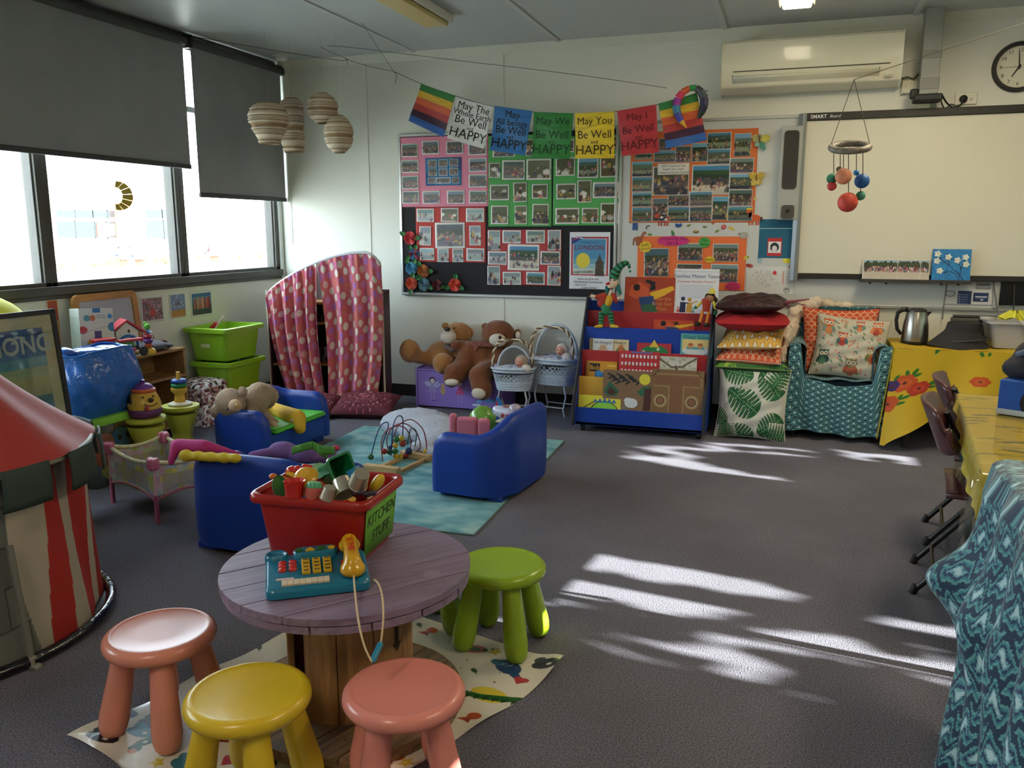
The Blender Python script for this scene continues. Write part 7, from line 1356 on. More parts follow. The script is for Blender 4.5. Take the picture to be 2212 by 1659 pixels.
# toys on the sofas
def soft_px(label, name, cat, base, groups, extra=None):
    e = thing(name, label, cat, tuple(base))
    for nm, its, m, vox in groups:
        L = []
        for t in its:
            if t[0] == 's': c = atY(t[1], t[2], t[3]); k = mpp(c); r = t[4]; L.append((c - Vector(base), tuple(v * k for v in r) if isinstance(r, tuple) else r * k))
            else: a = atY(*t[1]); c = atY(*t[2]); L.append((a - Vector(base), c - Vector(base), t[3] * mpp(a), t[4] * mpp(c)))
        soft(nm, L, m, e, vox, it=3, fuzz=.014 if m is FT else 0)
    return e
FT = M('a08a74', .95, bump=1, bs=90, var=.1, vs=20, dist=.008); FT2 = M('b89c80', .9, bump=.4, bs=120)
soft_px('sandy beige teddy bear slumped in the left toddler sofa', 'sandy_teddy', 'teddy bear', atY(555, 955, 4.5), [
    ('head', [('s', 498, 870, 4.20, (34, 28, 32)), ('s', 470, 888, 4.2, (17, 14, 16))], FT, .010), ('muzzle', [('s', 508, 877, 4.09, (15, 14, 15))], FT2, .007), ('nose', [('s', 512, 877, 4.04, (5, 4, 5))], M('b88a48', .5), .004),
    ('body', [('s', 548, 868, 4.35, (32, 30, 34)), ('s', 548, 900, 4.4, (22, 24, 30)), ('c', (540, 898, 4.25), (545, 918, 4.22), 16, 14), ('c', (562, 900, 4.45), (586, 922, 4.4), 20, 20), ('c', (560, 850, 4.4), (578, 855, 4.45), 26, 24)], FT, .012),
    ('foot', [('s', 578, 856, 4.46, (20, 14, 28))], FT, .009), ('foot_pad', [('s', 589, 923, 4.32, (14, 8, 15))], FT2, .007), ('ear', [('s', 524, 846, 4.2, (12, 7, 12))], FT, .008)])
b = B(); b.sph(atY(491, 884, 4.10), .006, 8); tag(b.ob('bear_eye_button', M('1c1410', .3)), 'tiny dark eye button of the sandy teddy bear', 'button')
soft_px('yellow plush banana-shaped fish beside the sandy bear', 'yellow_plush', 'soft toy', atY(620, 945, 4.55), [('body', [('c', (588, 882, 4.65), (640, 905, 4.5), 14, 22), ('c', (640, 905, 4.5), (648, 925, 4.45), 22, 13), ('c', (590, 880, 4.65), (580, 895, 4.65), 8, 6), ('c', (590, 880, 4.65), (592, 870, 4.65), 8, 5)], M('c8a028', .8, bump=.3), .009), ('eye_patch', [('s', 630, 908, 4.38, (5, 2, 3))], M('a8a89c', .6), .004)])
soft_px('long magenta plush limb hanging over the back of the nearest blue sofa', 'magenta_plush', 'soft toy', atY(460, 985, 2.95), [('body', [('c', (382, 962, 2.92), (440, 965, 2.92), 15, 16), ('c', (440, 965, 2.92), (518, 985, 2.98), 16, 8), ('c', (380, 965, 2.90), (370, 998, 2.86), 12, 8)], M('a82c70', .8, bump=.3), .009)])
soft_px('yellow segmented plush caterpillar on the back of the nearest blue sofa', 'yellow_caterpillar', 'soft toy', atY(455, 995, 2.86), [('body', [('c', (402, 985, 2.87), (508, 990, 2.87), 10.5, 9.5), ('s', 402, 984, 2.87, (17, 13, 13.5)), ('s', 428, 985, 2.87, (16, 12, 11.5)), ('s', 455, 987, 2.87, (17, 12, 11.5)), ('s', 484, 989, 2.87, (18, 12, 12)), ('s', 508, 990, 2.87, (15, 12, 10.5))], M('c4ac28', .8, bump=.3), .006)])
soft_px('purple plush toy with a lime ribbon lying in the nearest blue sofa', 'purple_plush', 'soft toy', atY(640, 1000, 3.1), [('body', [('s', 612, 975, 3.05, (36, 26, 22)), ('s', 660, 982, 3.05, (46, 26, 20)), ('s', 700, 985, 3.1, (32, 24, 20)), ('c', (580, 978, 3.0), (545, 985, 2.98), 12, 11)], M('6a4a84', .85, bump=.4), .010), ('hand', [('s', 725, 968, 3.15, (11, 8, 7))], M('a83a58', .8), .006)])
e = thing('lime_ribbon', 'lime green cloth ribbon tied over the purple plush toy', 'ribbon', tuple(atY(675, 975, 2.95)))
q = atY(675, 975, 2.95)
for P in ([(630, 975), (650, 966), (676, 962)], [(676, 962), (690, 972), (705, 985)], [(676, 964), (700, 975), (722, 974)]):
    b = B(); pp = [atY(x, y, 2.97 - .03) - q for x, y in P]; b.surf(lambda u, v: tuple(pp[0] * (1 - u) ** 2 + pp[1] * 2 * u * (1 - u) + pp[2] * u * u + Vector((0, .004 * math.sin(u * 9), (v - .5) * .034))), 10, 3); b.ob('strip', M('4a8a34', .7), e, smooth=180, solid=.003)
# toys in the right sofa
e = thing('foam_toy_chair', 'pink foam doll seat standing in the right toddler sofa', 'doll chair', (-1.68, 4.22, .213), 8)
for x0, x1, z1 in ((-.115, -.075, .145), (-.073, .045, .128), (.047, .115, .122)): b = B(); b.box(x0, x1, -.02, .03, 0, z1 + .05); b.ob('panel', M('c06a84', .7), e, bevel=.016, bseg=3)
e = thing('green_ball', 'translucent green ball behind the pink doll seat', 'ball', tuple(atY(1043, 906, 4.42))); k_ = mpp(e.location); b = B(); b.sph((0, 0, 0), 30 * k_, 24); b.ob('shell', M('6a9a3c', .25, var=.3, vs=12, coat=.3), e, smooth=180); b = B(); b.sph((-8 * k_, -26 * k_, -2 * k_), (9 * k_, 5 * k_, 8 * k_), 10); b.ob('pale_patch', M('94a864', .35), e, smooth=180)
p = atY(1098, 893, 4.35); k = mpp(p); e = thing('toy_plane', 'white and blue toy aeroplane with red round windows', 'toy', tuple(p - Vector((0, 0, 24 * k))), -5); o_ = Vector((0, 0, 24 * k))
WP = M('b8bccc', .3, coat=.3); X_ = lambda x, y, z: Vector((x * k, y * k, z * k)) + o_
soft('fuselage', [(X_(-24, 0, 4), X_(6, 0, 0), 13 * k, 19 * k), (X_(6, 0, 0), X_(22, 0, -2), 19 * k, 12 * k), (X_(-30, 0, 10), (6 * k, 6 * k, 4 * k))], WP, e, .007, it=2)
b = B(); b.sph(X_(16, 0, 10), (14 * k, 13 * k, 13 * k), 14); b.ob('cockpit', M('a89ca8', .15, coat=.5), e, smooth=180)
b = B(); b.m = Tm(*X_(-24, 0, 10)) @ Rx(90); b.prism([(0, 0), (13 * k, 0), (7 * k, 16 * k), (0, 24 * k), (-4 * k, 24 * k)], -2.5 * k, 2.5 * k); b.ob('tail_fin', M('1f70b4', .4), e, bevel=.003)
b = B(); b.m = Tm(*X_(-27, 0, 10)) @ Rx(90); b.box(-1 * k, 3 * k, 0, 15 * k, -2.6 * k, 2.6 * k); b.ob('red_rudder', M('a82c34', .4), e)
b = B(); b.sph(X_(-26, -6, 4), (10 * k, 5 * k, 5 * k), 10); b.ob('blue_tailplane', M('1f5ca4', .4), e, smooth=180)
b = B(); b.box(-16 * k, 8 * k, -34 * k, 34 * k, 24 * k - 16 * k, 24 * k - 10 * k); b.ob('wing', M('b0b0a4', .4), e, bevel=.006)
for x in (-6, 5): b = B(); b.sph(X_(x, -18, -2), (3.5 * k, 2.5 * k, 5 * k), 8); b.ob('window', M('8a1c20', .3), e, smooth=180)
b = B(); b.sph(X_(-2, -6, 16), (9 * k, 6 * k, 3 * k), 8); b.ob('hatch', M('8a5a50', .4), e, smooth=180)
b = B(); b.sph(X_(24, -4, 4), (4 * k, 4 * k, 3 * k), 8); b.ob('pilot', M('b83c34', .5), e, smooth=180)
for x in (-4, 8): b = B(); b.cone(X_(x, -12, -20), X_(x, -6, -20), 6 * k, n=12); b.ob('wheel', M('a82430', .4), e)
# ---------------- foreground: cable-drum table, stools, play mat, tub, phone ----------------
TC = Vector((-1.205, 2.045, 0)); TR_ = .36
def disc_planks(par, r, ang, z0, z1, mat, n=6, nm='plank', gap=.0045, seed=1, jag=.0):
    rg = random.Random(seed)
    for i in range(n):
        y0, y1 = -r + 2 * r * i / n + gap / 2, -r + 2 * r * (i + 1) / n - gap / 2; P = []; K = 12
        for k in range(K + 1): y = y0 + (y1 - y0) * k / K; P.append((math.sqrt(max(0, r * r - y * y)) + .002, y))
        for k in range(K + 1): y = y1 - (y1 - y0) * k / K; P.append((-math.sqrt(max(0, r * r - y * y)) - .002, y))
        dz = rg.uniform(-.0012, .0006); b = B(); b.prism(P, z0, z1 + dz); b.ob(nm, mat, par, Rz(ang), smooth=0, bevel=.0015)
PW = wood('857288', '6e5c74', 7, 0, .5, 'purple_paint'); NW = wood('a87c4c', '7a5632', 6, 2, .55, 'drum_pine'); GW = wood('8a6c4a', '5c4a38', 6, 0, .65, 'weathered_pine')
dr = thing('cable_drum_table', 'wooden cable drum used as a low table with a purple painted top', 'table', tuple(TC)); d_ = atZ(955, 1176, .45) - atZ(798, 1211, .45); an = math.degrees(math.atan2(d_.y, d_.x))
disc_planks(dr, TR_, an, .430, .452, PW, 6); disc_planks(dr, TR_ - .003, an + 90, .406, .428, PW, 5, 'under_plank', seed=4)
disc_planks(dr, .332, an + 20, .022, .042, GW, 6, 'base_plank'); disc_planks(dr, .328, an - 60, .002, .020, GW, 5, 'under_plank', seed=6)
ns = 11
for i in range(ns):
    if i == 7: continue
    a0, a1 = 360 * i / ns - 6, 360 * (i + 1) / ns - 6.8; r0, r1 = .185, .165; P = [(r0 * math.cos(R(a0 + (a1 - a0) * k / 4)), r0 * math.sin(R(a0 + (a1 - a0) * k / 4))) for k in range(5)] + [(r1 * math.cos(R(a1)), r1 * math.sin(R(a1))), (r1 * math.cos(R(a0)), r1 * math.sin(R(a0)))]
    b = B(); b.prism(P, .042, .406); b.ob('stave', NW, dr, smooth=30, bevel=.002)
b = B(); b.m = Rz(-15) @ Tm(.1865, 0, 0) @ Rz(90) @ Rx(90); b.box(-.006, .006, .25, .30, -.001, .0008); b.prism([(-.016, .252), (.0, .228), (.016, .252)], -.001, .0008); b.ob('painted_arrow', M('2a1c14', .8), dr, smooth=0)
for a_, r in ((an + 38, .24), (an - 50, .27)): b = B(); b.m = Tm(r * math.cos(R(a_)), r * math.sin(R(a_)), .4515); b.lathe([(.024, 0), (.026, .0015), (.02, .002), (.001, .0008)], 20); b.ob('bolt_washer', M('8a7a90', .5), dr)
for i in range(26): a_ = i * 2.4; r = .12 + .19 * ((i * 37) % 100) / 100; b = B(); b.m = Tm(r * math.cos(a_), r * math.sin(a_), .0405); b.lathe([(.004, 0), (.004, .0018), (.001, .0019)], 8); b.ob('nail_head', M('4a3a2c', .7), dr)
# play mat
MC = Vector((-1.27, 2.035, 0)); MA = -16.2; MW, MH = .896, 1.155
def muv(px, py): p = atZ(px, py, .003) - MC; c, s = math.cos(R(-MA)), math.sin(R(-MA)); x, y = p.x * c - p.y * s, p.x * s + p.y * c; return ((x + MW / 2) * 100, (MH / 2 - y) * 100)
cv = Cv(MW * 100, MH * 100, 330, 'd0cabb')
def motif(px, py, f): f(*muv(px, py))
E = cv.ell; PL = cv.poly; LN = cv.line
def croc(x, y): E(x, y, 6, 4, 'c8b43c'); P = [(x - 12, y + 3), (x - 2, y + 1), (x + 6, y - 3), (x + 13, y - 8), (x + 13.5, y - 6), (x + 6, y + 1), (x - 2, y + 4), (x - 12, y + 4.5)]; PL(P, '1f5a2a'); [PL([(x - 6 + i * 2.6, y + 3.6 - i), (x - 4.6 + i * 2.6, y + 5.8 - i), (x - 4 + i * 2.6, y + 2.8 - i)], '16301c') for i in range(7)]
def dinoB(x, y): E(x, y, 5, 3.6, '22406c', 20); E(x - 4.2, y - .6, 2.6, 1.7, '3a7088'); PL([(x + 3, y), (x + 8, y + 4), (x + 6, y + 5), (x + 1, y + 3)], '22406c'); [E(x + random.uniform(-3, 3), y - 1.5 + random.uniform(-1, 1), .4, .3, '8aa0b0') for _ in range(9)]
def heart(x, y): E(x - 1, y - .5, 1.5, 1.2, 'a8303c'); E(x + 1, y - .5, 1.5, 1.2, 'a8303c'); PL([(x - 2.4, y), (x + 2.4, y), (x, y + 2.6)], 'a8303c')
def star(x, y): PL([(x + (2.6 if i % 2 == 0 else 1.2) * math.sin(i * PI / 5), y - (2.6 if i % 2 == 0 else 1.2) * math.cos(i * PI / 5)) for i in range(10)], 'c0ac38'); E(x, y, .6, .6, 'd8c860')
def fish(x, y): E(x, y, 2.2, 1.9, 'a8482c'); PL([(x - 1, y + 1), (x - 3.5, y + 3.5), (x - .2, y + 3.6)], 'a8482c'); PL([(x, y + 1), (x + 1.2, y + 4), (x - 1.5, y + 3.2)], '8a3424')
def turtle(x, y): E(x, y, 4.2, 2.6, 'b8606c', -25); E(x, y, 2.2, 1.5, '2c5a34'); E(x - 4, y + 2.4, 2.4, 1.8, '33602c'); E(x + 3.5, y - 1.4, 1, 1, '2c5a34')
def leafm(x, y): E(x, y, 1.6, .9, '2c5030', 30); LN([(x, y), (x + 2, y + 1.5)], .4, '2c5030')
def sock(x, y, c='245038'): E(x, y - 2, 1.8, 3.4, c, 10); E(x + .6, y + 1.6, 2, 1.8, c); E(x + 1.2, y + 3, 1.3, 1.2, 'b8703c'); E(x, y - 2, .6, .6, 'c8d0c0')
def blob(c): return lambda x, y: (E(x, y, 4.6, 2.6, c, -20), E(x - 3, y - 1.6, 2, 1.6, c), E(x + 1, y, .8, .6, 'c8c0b0'))
for (px, py, f) in ((1048, 1497, croc), (1088, 1437, dinoB), (1112, 1465, heart), (1063, 1405, star), (1022, 1546, fish), (1020, 1400, turtle), (1018, 1445, leafm), (905, 1350, leafm), (932, 1362, fish), (290, 1615, sock), (265, 1545, blob('1c2c54')), (325, 1565, blob('18181c')), (300, 1585, blob('2c6a84')), (335, 1650, star), (485, 1590, blob('7a2424')), (500, 1640, heart), (400, 1650, blob('2c6a74')), (700, 1650, blob('7a2a24')), (870, 1640, fish), (890, 1655, star), (905, 1610, heart), (600, 1645, leafm), (1165, 1440, blob('26282a')), (560, 1400, leafm), (215, 1605, blob('1c1c24'))): motif(px, py, f)
for i in range(40): x, y = random.uniform(3, 86), random.uniform(3, 112); E(x, y, .35, .35, '5a5a5a')
pm = thing('play_mat', 'glossy white play mat printed with animals under the drum table', 'mat', tuple(MC), MA)
def matf(x, y, u, v):
    ed = np.maximum(np.abs(2 * u - 1), np.abs(2 * v - 1)) ** 10; w_ = .004 * np.sin(u * 9 + v * 4) + .006 * np.sin(v * 21 + u * 7) * ed; c_ = np.exp(-((u - 1) ** 2 + (v - 1) ** 2) / .006) * .03 + np.exp(-(u ** 2 + v ** 2) / .012) * .02
    X_ = (u - .5) * MW - .03 * np.sin(v * PI * 1.6) * u ** 3; return np.stack([X_, (v - .5) * MH + .02 * np.sin(u * 8) * (1 - v) ** 4, np.where(ed > .0, .0015 + (w_ + .006) * ed + c_, .0015)], -1)
cv_m = cv; sheet(cv, 1, 1, 'printed_sheet', pm, None, VCM(rough=.28, coat=.2, bump=.25, bs=9), fn=matf)
text('Funny', .028, M('4a4a44', .7), pm, Tm(.13, -.06, .004), shear=.2); text('Purple', .03, M('3a5a3c', .7), pm, Tm(.05, -.50, .004))
# stools
def stool(label, x, y, col, rz=0):
    e = thing('round_stool', label, 'stool', (x, y, 0), rz, group='round plastic stools'); m = M(col, .27, bump=.04, bs=300, spec=.6)
    b = B(); b.lathe([(.001, .252), (.10, .252), (.136, .254), (.149, .262), (.154, .274), (.152, .288), (.143, .298), (.132, .3005), (.127, .2985), (.122, .2975), (.06, .2965), (.0005, .296)], 48); b.ob('seat', m, e, smooth=50)
    for k in range(4):
        a = R(45 + 90 * k); dx, dy = math.cos(a), math.sin(a); b = B(); P = []; rr = []
        for t, r in ((0, .031), (.25, .034), (.5, .0375), (.68, .0395), (.70, .0405), (.8, .0405), (.88, .038), (.94, .033), (.98, .024), (1.0, .010)): q = .093 + .055 * t; P.append((dx * q, dy * q, .26 - .26 * t)); rr.append(r)
        b.tube(P, rr, 20); b.ob('leg', m, e, smooth=60)
    return e
stool('salmon pink plastic stool at the left with a bright reflection on its seat', -1.66, 1.77, 'cf8470', -3)
stool('yellow plastic stool in the centre foreground', -1.225, 1.58, 'd0b024', 0)
stool('pink plastic stool at the right of the yellow one', -.868, 1.722, 'd48478', 33)
stool('lime green plastic stool right of the drum table', -.90, 2.545, '8aa820', -5)
stool('lime green plastic stool mostly hidden behind the drum table', -1.22, 2.56, '8aa820', 40)
# red tub and its kitchen toys
TB = Vector((-1.325, 2.155, .453)); tb = thing('red_toy_tub', 'red plastic tub labelled KITCHEN STUFF on the drum table', 'storage tub', tuple(TB), 5); RM = M('98160f', .33, coat=.25)
tr = lambda w, d, z, r=.035: [(x, y, z) for x, y in rrect(w, d, r)]
b = B(); loft(b, [tr(.305, .235, 0), tr(.31, .24, .006), tr(.352, .275, .19), tr(.346, .269, .19), tr(.304, .234, .008)]); b.ob('body', RM, tb, smooth=50)
b = B(); loft(b, [tr(.356, .279, .172), tr(.384, .305, .172), tr(.388, .309, .180), tr(.386, .307, .194), tr(.374, .295, .20), tr(.352, .273, .196), tr(.346, .268, .186)], False, False); b.ob('rim', RM, tb, smooth=60)
def tsd(x, y): f = (y + .09) / .18; return Vector((.157 + .019 * f + .0022, x * (1 + .05 * f), .10 + y))
b = B(); b.surf(lambda u, v: tuple(tsd(-.112 + .224 * u, -.085 + .158 * v)), 2, 2); lb2 = b.ob('green_label', M('6aa63c', .8), tb, solid=.001)
for t, y, s in (('KITCHEN', .02, .05), ('STUFF', -.036, .05)): text(t, s, M('20301c', .8), tb, None, fn=lambda x, yy, y=y: tsd(x + .0, y + yy) + Vector((.0012, 0, 0)), shear=.15)
def ptoy(name, label, px, py, Y, mk, m, cat='toy kitchenware', rot=None):
    p = atY(px, py, Y); e = thing(name, label, cat, mtx=Matrix.Translation(p) @ (rot or Matrix.Identity(4)), group='toy kitchen things in the red tub')
    for nm, f, mm in mk: b = B(); f(b); b.ob(nm, mm or m, e, smooth=50, bevel=0)
    return e
cup = lambda r0, r1, h, t=.003: (lambda b: b.lathe([(.001, 0), (r0, 0), (r1, h), (r1 + .002, h + .001), (r1 - t, h + .001), (r0 - t, t), (.001, t)], 24))
SIL = M('c8c0ac', .3, metal=.85); GT = M('0f6a3c', .25, coat=.3)
def gbox(b): loft(b, [[(x, y, z) for x, y in rrect(w_, w_, .012)] for w_, z in ((.055, 0), (.085, .085), (.088, .086), (.08, .085), (.05, .004))])
ptoy('toy_container', 'glossy dark green toy container tipped over at the back of the red tub', 722, 1018, 2.18, [('body', gbox, None), ('rim', lambda b: loft(b, [[(x, y, z) for x, y in rrect(w_, w_, .014)] for w_, z in ((.088, .078), (.095, .08), (.095, .086), (.086, .087))], False, False), None)], GT, rot=Ry(70) @ Rx(20) @ Tm(0, 0, -.04))
for lab_, px, py, Y, r, h, ro in (('largest silver toy saucepan leaning in the middle of the red tub', 742, 1052, 2.06, .032, .05, Ry(140) @ Rx(25)), ('silver toy saucepan at the right of the tub with its base upwards', 772, 1048, 2.06, .028, .05, Ry(-148) @ Rx(-20) @ Tm(0, 0, -.03)), ('smallest silver toy cup by the front rim of the tub', 710, 1064, 2.02, .022, .035, Ry(-160))):
    ptoy('toy_saucepan', lab_, px, py, Y, [('bowl', cup(r * .8, r, h), None), ('rivet', lambda b, r=r, h=h: b.sph((r * .95, 0, h * .7), .003, 6), None)], SIL, rot=ro @ Tm(0, 0, -h / 2))
YT = M('c8961c', .3, coat=.3)
ptoy('toy_teapot', 'yellow toy teapot with a short spout in the red tub', 660, 1032, 2.10, [('body', lambda b: b.lathe([(.001, -.02), (.028, -.018), (.04, 0), (.03, .016), (.022, .018), (.02, .022), (.001, .022)], 24), None), ('spout', lambda b: b.cone((-.035, 0, .004), (-.06, 0, .014), .009, .007, 10), None)], YT, rot=Rx(35))
RT = M('b8241c', .25, coat=.3)
ptoy('toy_strainer', 'red see-through toy strainer cup at the front of the red tub', 636, 1055, 2.02, [('body', lambda b: b.lathe([(.028, -.022), (.03, .02), (.032, .024), (.027, .022), (.024, .012), (.001, .010)], 24), None)], RT)
ptoy('toy_cup', 'pink toy cup with a mint green band in the red tub', 678, 1060, 2.03, [('body', lambda b: b.lathe([(.02, -.028), (.026, -.01), (.024, .01)], 20), None), ('mint_band', lambda b: b.lathe([(.024, .01), (.025, .013), (.018, .026), (.001, .028)], 20), M('4a9c74', .3))], M('b85a50', .35), rot=Rx(-10))
ptoy('toy_plate', 'upright green toy plate at the left end of the red tub', 600, 1052, 2.03, [('plate', lambda b: b.lathe([(.001, 0), (.028, 0), (.034, .006), (.035, .008), (.028, .003), (.001, .003)], 24), None)], GT, rot=Ry(75) @ Rz(10))
OR = M('c0601c', .35)
ptoy('toy_spoon', 'orange toy spoon poking over the left rim of the red tub', 590, 1029, 2.1, [('bowl', lambda b: b.sph((0, 0, 0), (.013, .012, .009), 10), None), ('handle', lambda b: b.cone((.02, 0, .002), (.10, .0, -.01), .005, .004, 8), None)], OR)
ptoy('toy_pepper', 'lumpy red toy vegetable at the back left of the red tub', 634, 1016, 2.2, [('body', lambda b: (b.sph((0, 0, 0), (.026, .02, .015), 12), b.sph((-.016, 0, -.008), .013, 10), b.sph((.016, 0, .004), .014, 10)), None)], RT)
ptoy('toy_bar', 'flat red toy handle lying beside the lumpy red vegetable', 672, 1012, 2.22, [('bar', lambda b: b.cap((-.025, 0, .004), (.03, 0, 0), .009), None)], RT)
ptoy('toy_dish', 'pale green toy dish left of the dark green container', 690, 1020, 2.17, [('dish', lambda b: b.lathe([(.001, -.01), (.02, -.008), (.028, .01), (.02, .004), (.001, .002)], 20), None)], M('7ab084', .35), rot=Rx(50))
ptoy('toy_brush', 'small blue toy piece between the saucepans at the back of the tub', 764, 1018, 2.15, [('block', lambda b: b.box(-.018, .018, -.012, .012, -.01, .01), None)], M('2c80b0', .35), rot=Ry(-30))
ptoy('toy_squash', 'yellow egg-shaped toy food at the right end of the red tub', 815, 1043, 2.10, [('body', lambda b: b.sph((0, 0, 0), (.017, .02, .032), 12), None)], M('c8a41c', .3, coat=.3), rot=Ry(35))
ptoy('toy_grapes', 'dark purple toy food tucked under the rim of the red tub', 785, 1068, 2.04, [('body', lambda b: [b.sph((.012 * i - .03, .004 * (i % 2), .003 * (i % 3)), .009, 8) for i in range(6)], None)], M('2c1c2c', .4))
fl_ = thing('toy_filling', 'jumble of toy kitchen pieces filling the lower part of the red tub', 'toy kitchenware', tuple(TB + Vector((0, 0, .0)))); b = B(); rg = random.Random(9)
for i in range(60): b.k = i % 4; b.m = Tm(rg.uniform(-.125, .125), rg.uniform(-.09, .09), rg.uniform(.02, .15)) @ Rz(rg.uniform(0, 90)) @ Rx(rg.uniform(-60, 60)); b.lathe([(.001, -.014), (.016, -.012), (.022, .012), (.001, .012)], 10)
tag(b.ob('pieces', [RT, GT, YT, M('2c6aa0', .4)], fl_, smooth=40), kind='stuff')
# toy telephone
PB = M('0f6c8c', .33, coat=.2); p0 = Vector((-1.212, 1.893, .453)); ph = thing('toy_telephone', 'teal toy telephone with a yellow handset lettered SMALL TALK', 'toy telephone', tuple(p0), 34)
pw, pd = .276, .185
def psl(x, y): return .030 + .026 * (y + pd / 2) / pd
b = B(); O = rrect(pw, pd, .022, 5); O2 = rrect(pw - .014, pd - .014, .018, 5); b.m = Matrix.Identity(4)
loft(b, [[(x, y, .002) for x, y in O], [(x, y, psl(x, y) - .008) for x, y in O], [(x, y, psl(x, y)) for x, y in O2]]); b.ob('body', PB, ph, smooth=50, bevel=.002)
b = B(); b.m = Tm(-pw / 2 + .030, pd / 2 - .006, 0); b.lathe([(.032, .002), (.033, .056), (.029, .062), (.022, .060), (.020, .056), (.001, .055)], 28); b.ob('coin_cup', PB, ph, smooth=50)
b = B(); loft(b, [[(x * s_ + .0, y * s_ + pd / 2 - .016, z) for x, y in rrect(.125, .05, .022)] for s_, z in ((1, .03), (1, .066), (.9, .071))]); b.ob('top_console', PB, ph, mtx=Tm(.0, .0, 0), smooth=50)
SL = Matrix.Rotation(math.atan2(.026, pd), 4, 'X'); top = lambda x, y, z=0: Tm(x, y, psl(x, y) + z) @ SL
for j in range(3):
    for i in range(2): b = B(); b.lathe([(.011, 0), (.0115, .005), (.008, .0085), (.001, .009)], 16, sx=1, sy=.8); b.ob('red_button', M('b82420', .3, coat=.3), ph, top(-.093 + i * .028, .002 + j * .018), smooth=60)
YB_ = M('c8a01c', .35)
for j in range(4):
    for i in range(3):
        b = B(); b.box(-.011, .011, -.0075, .0075, 0, .010 + .001 * j); o = b.ob('yellow_key', YB_, ph, top(-.030 + i * .029, -.022 + j * .0175), bevel=.0015); b = B(); b.box(-.007, .007, -.004, .004, .010 + .001 * j, .0106 + .001 * j); b.ob('key_print', M('5a4a1c', .7), o)
for i in range(8): b = B(); b.box(-.0075, .0075, -.0125, .0125, 0, .006); b.ob('piano_key', M('c8b8a0', .4), ph, top(-.088 + i * .0158, -.067), bevel=.0008)
for i, (P, c_) in enumerate(((el(0, 0, .011, .009), '1c5c28'), ([(-.013, -.008), (.013, -.008), (0, .012)], 'c8a020'), (rrect(.022, .016, .004), '1c5c28'), ([((.012 if k % 2 == 0 else .006) * math.sin(k * PI / 5), (.012 if k % 2 == 0 else .006) * math.cos(k * PI / 5)) for k in range(10)], 'c8a020'))): b = B(); b.prism(P, 0, .007); b.ob('shape_button', M(c_, .4), ph, Tm(-.046 + i * .030, pd / 2 - .026, .071), bevel=.001)
b = B(); b.box(-.035, .012, -.0045, .0045, 0, .001); b.ob('brand_strip', M('c0b0b0', .5), ph, top(-.075, -.042, .0005))
b = B(); b.box(.066, .122, -.02, .028, 0, .001); b.ob('red_inlay', M('b03420', .4), ph, Tm(0, 0, psl(0, 0) + .0015) @ SL)
for y, r in ((-.045, .031), (.055, .026)): b = B(); b.lathe([(r, -.002), (r + .002, .002), (r - .002, .003), (.001, .0)], 24); b.ob('cradle_well', M('0a4a60', .5), ph, top(.094, y, .001))
hs = soft('handset', [((.094, -.052, .052), (.036, .033, .024)), ((.094, .059, .078), (.032, .028, .022)), (Vector((.094, -.05, .066)), Vector((.094, .0, .086)), .027, .021), (Vector((.094, .0, .086)), Vector((.094, .058, .090)), .021, .024)], M('cc9a10', .25, coat=.4), ph, .005, it=3)
text('SMALL TALK', .026, M('b82c14', .5), ph, None, fn=lambda x, y: (.094 - y * 1.0, -.005 + x * .95 + .008, .1085 + .0014 + .05 * (x * .95 + .0) * .6 - 14 * y * y), off=.0009, sx=.85)
cord = [p0 + (Rz(34) @ Vector((.094, -.075, .045))), atY(768, 1290, 1.80), atY(775, 1345, 1.72), atY(787, 1395, 1.68), atY(803, 1430, 1.67)]
wire('cream cord of the toy phone hanging over the front table edge', cord, .0028, 'c8b08c', 'phone_cord', 'cord')
wire('second cream cord rising from the blue toggle back to the toy phone', [atY(822, 1395, 1.72), atY(828, 1340, 1.74), atY(826, 1290, 1.78), atY(818, 1262, 1.84), atY(808, 1252, 1.90)], .0028, 'c8b08c', 'phone_cord', 'cord')
a_, c_ = atY(806, 1425, 1.68), atY(821, 1393, 1.715); e = thing('cord_toggle', 'small blue toggle joining the two toy phone cords', 'toggle', tuple(a_)); b = B(); b.cap((0, 0, 0), tuple(c_ - a_), .008, .008); b.ob('shell', M('1f7aa0', .3), e, smooth=180)
# ---------------- castle tent ----------------
tx, ty, tr0 = -2.87, 2.0, .50; tn_ = thing('play_tent', 'castle play tent with a red roof and red and white striped walls', 'tent', (tx, ty, 0))
cv = Cv(360, 66, 720, '5c605c'); A_ = lambda a: a + 180
for k in range(26):
    for j in range(5): x0 = k * 14.5 + (j % 2) * 7; y0 = j * 13.5; cv.rect(x0, y0, x0 + 14, y0 + 13.5, random.choice(['5a5e5a', '62665f', '545854'])); cv.line([(x0, y0), (x0 + 14, y0)], .8, '2c2e2c'); cv.line([(x0, y0), (x0, y0 + 13.5)], .8, '2c2e2c')
for a0, a1, w0, c_ in ((-9, 5, -3, 'a39a8c'), (5, 15, 2, '9c241e'), (15, 25, 9, 'a39a8c'), (25, 39, 17, '9c241e'), (39, 43, 40, 'a39a8c'), (43, 62, 43, '8c201c'), (62, 74, 62, 'a39a8c'), (74, 90, 74, '9c241e')):
    cv.poly([(A_(a0), 0), (A_(a1), 0), (A_(a1 - 1), 30), (A_(a1 - 3 if a1 < 40 else a1), 66), (A_(w0 if a0 < 0 else a0 - 3 if a0 < 40 else a0), 66), (A_(a0 - 1), 30)], c_)
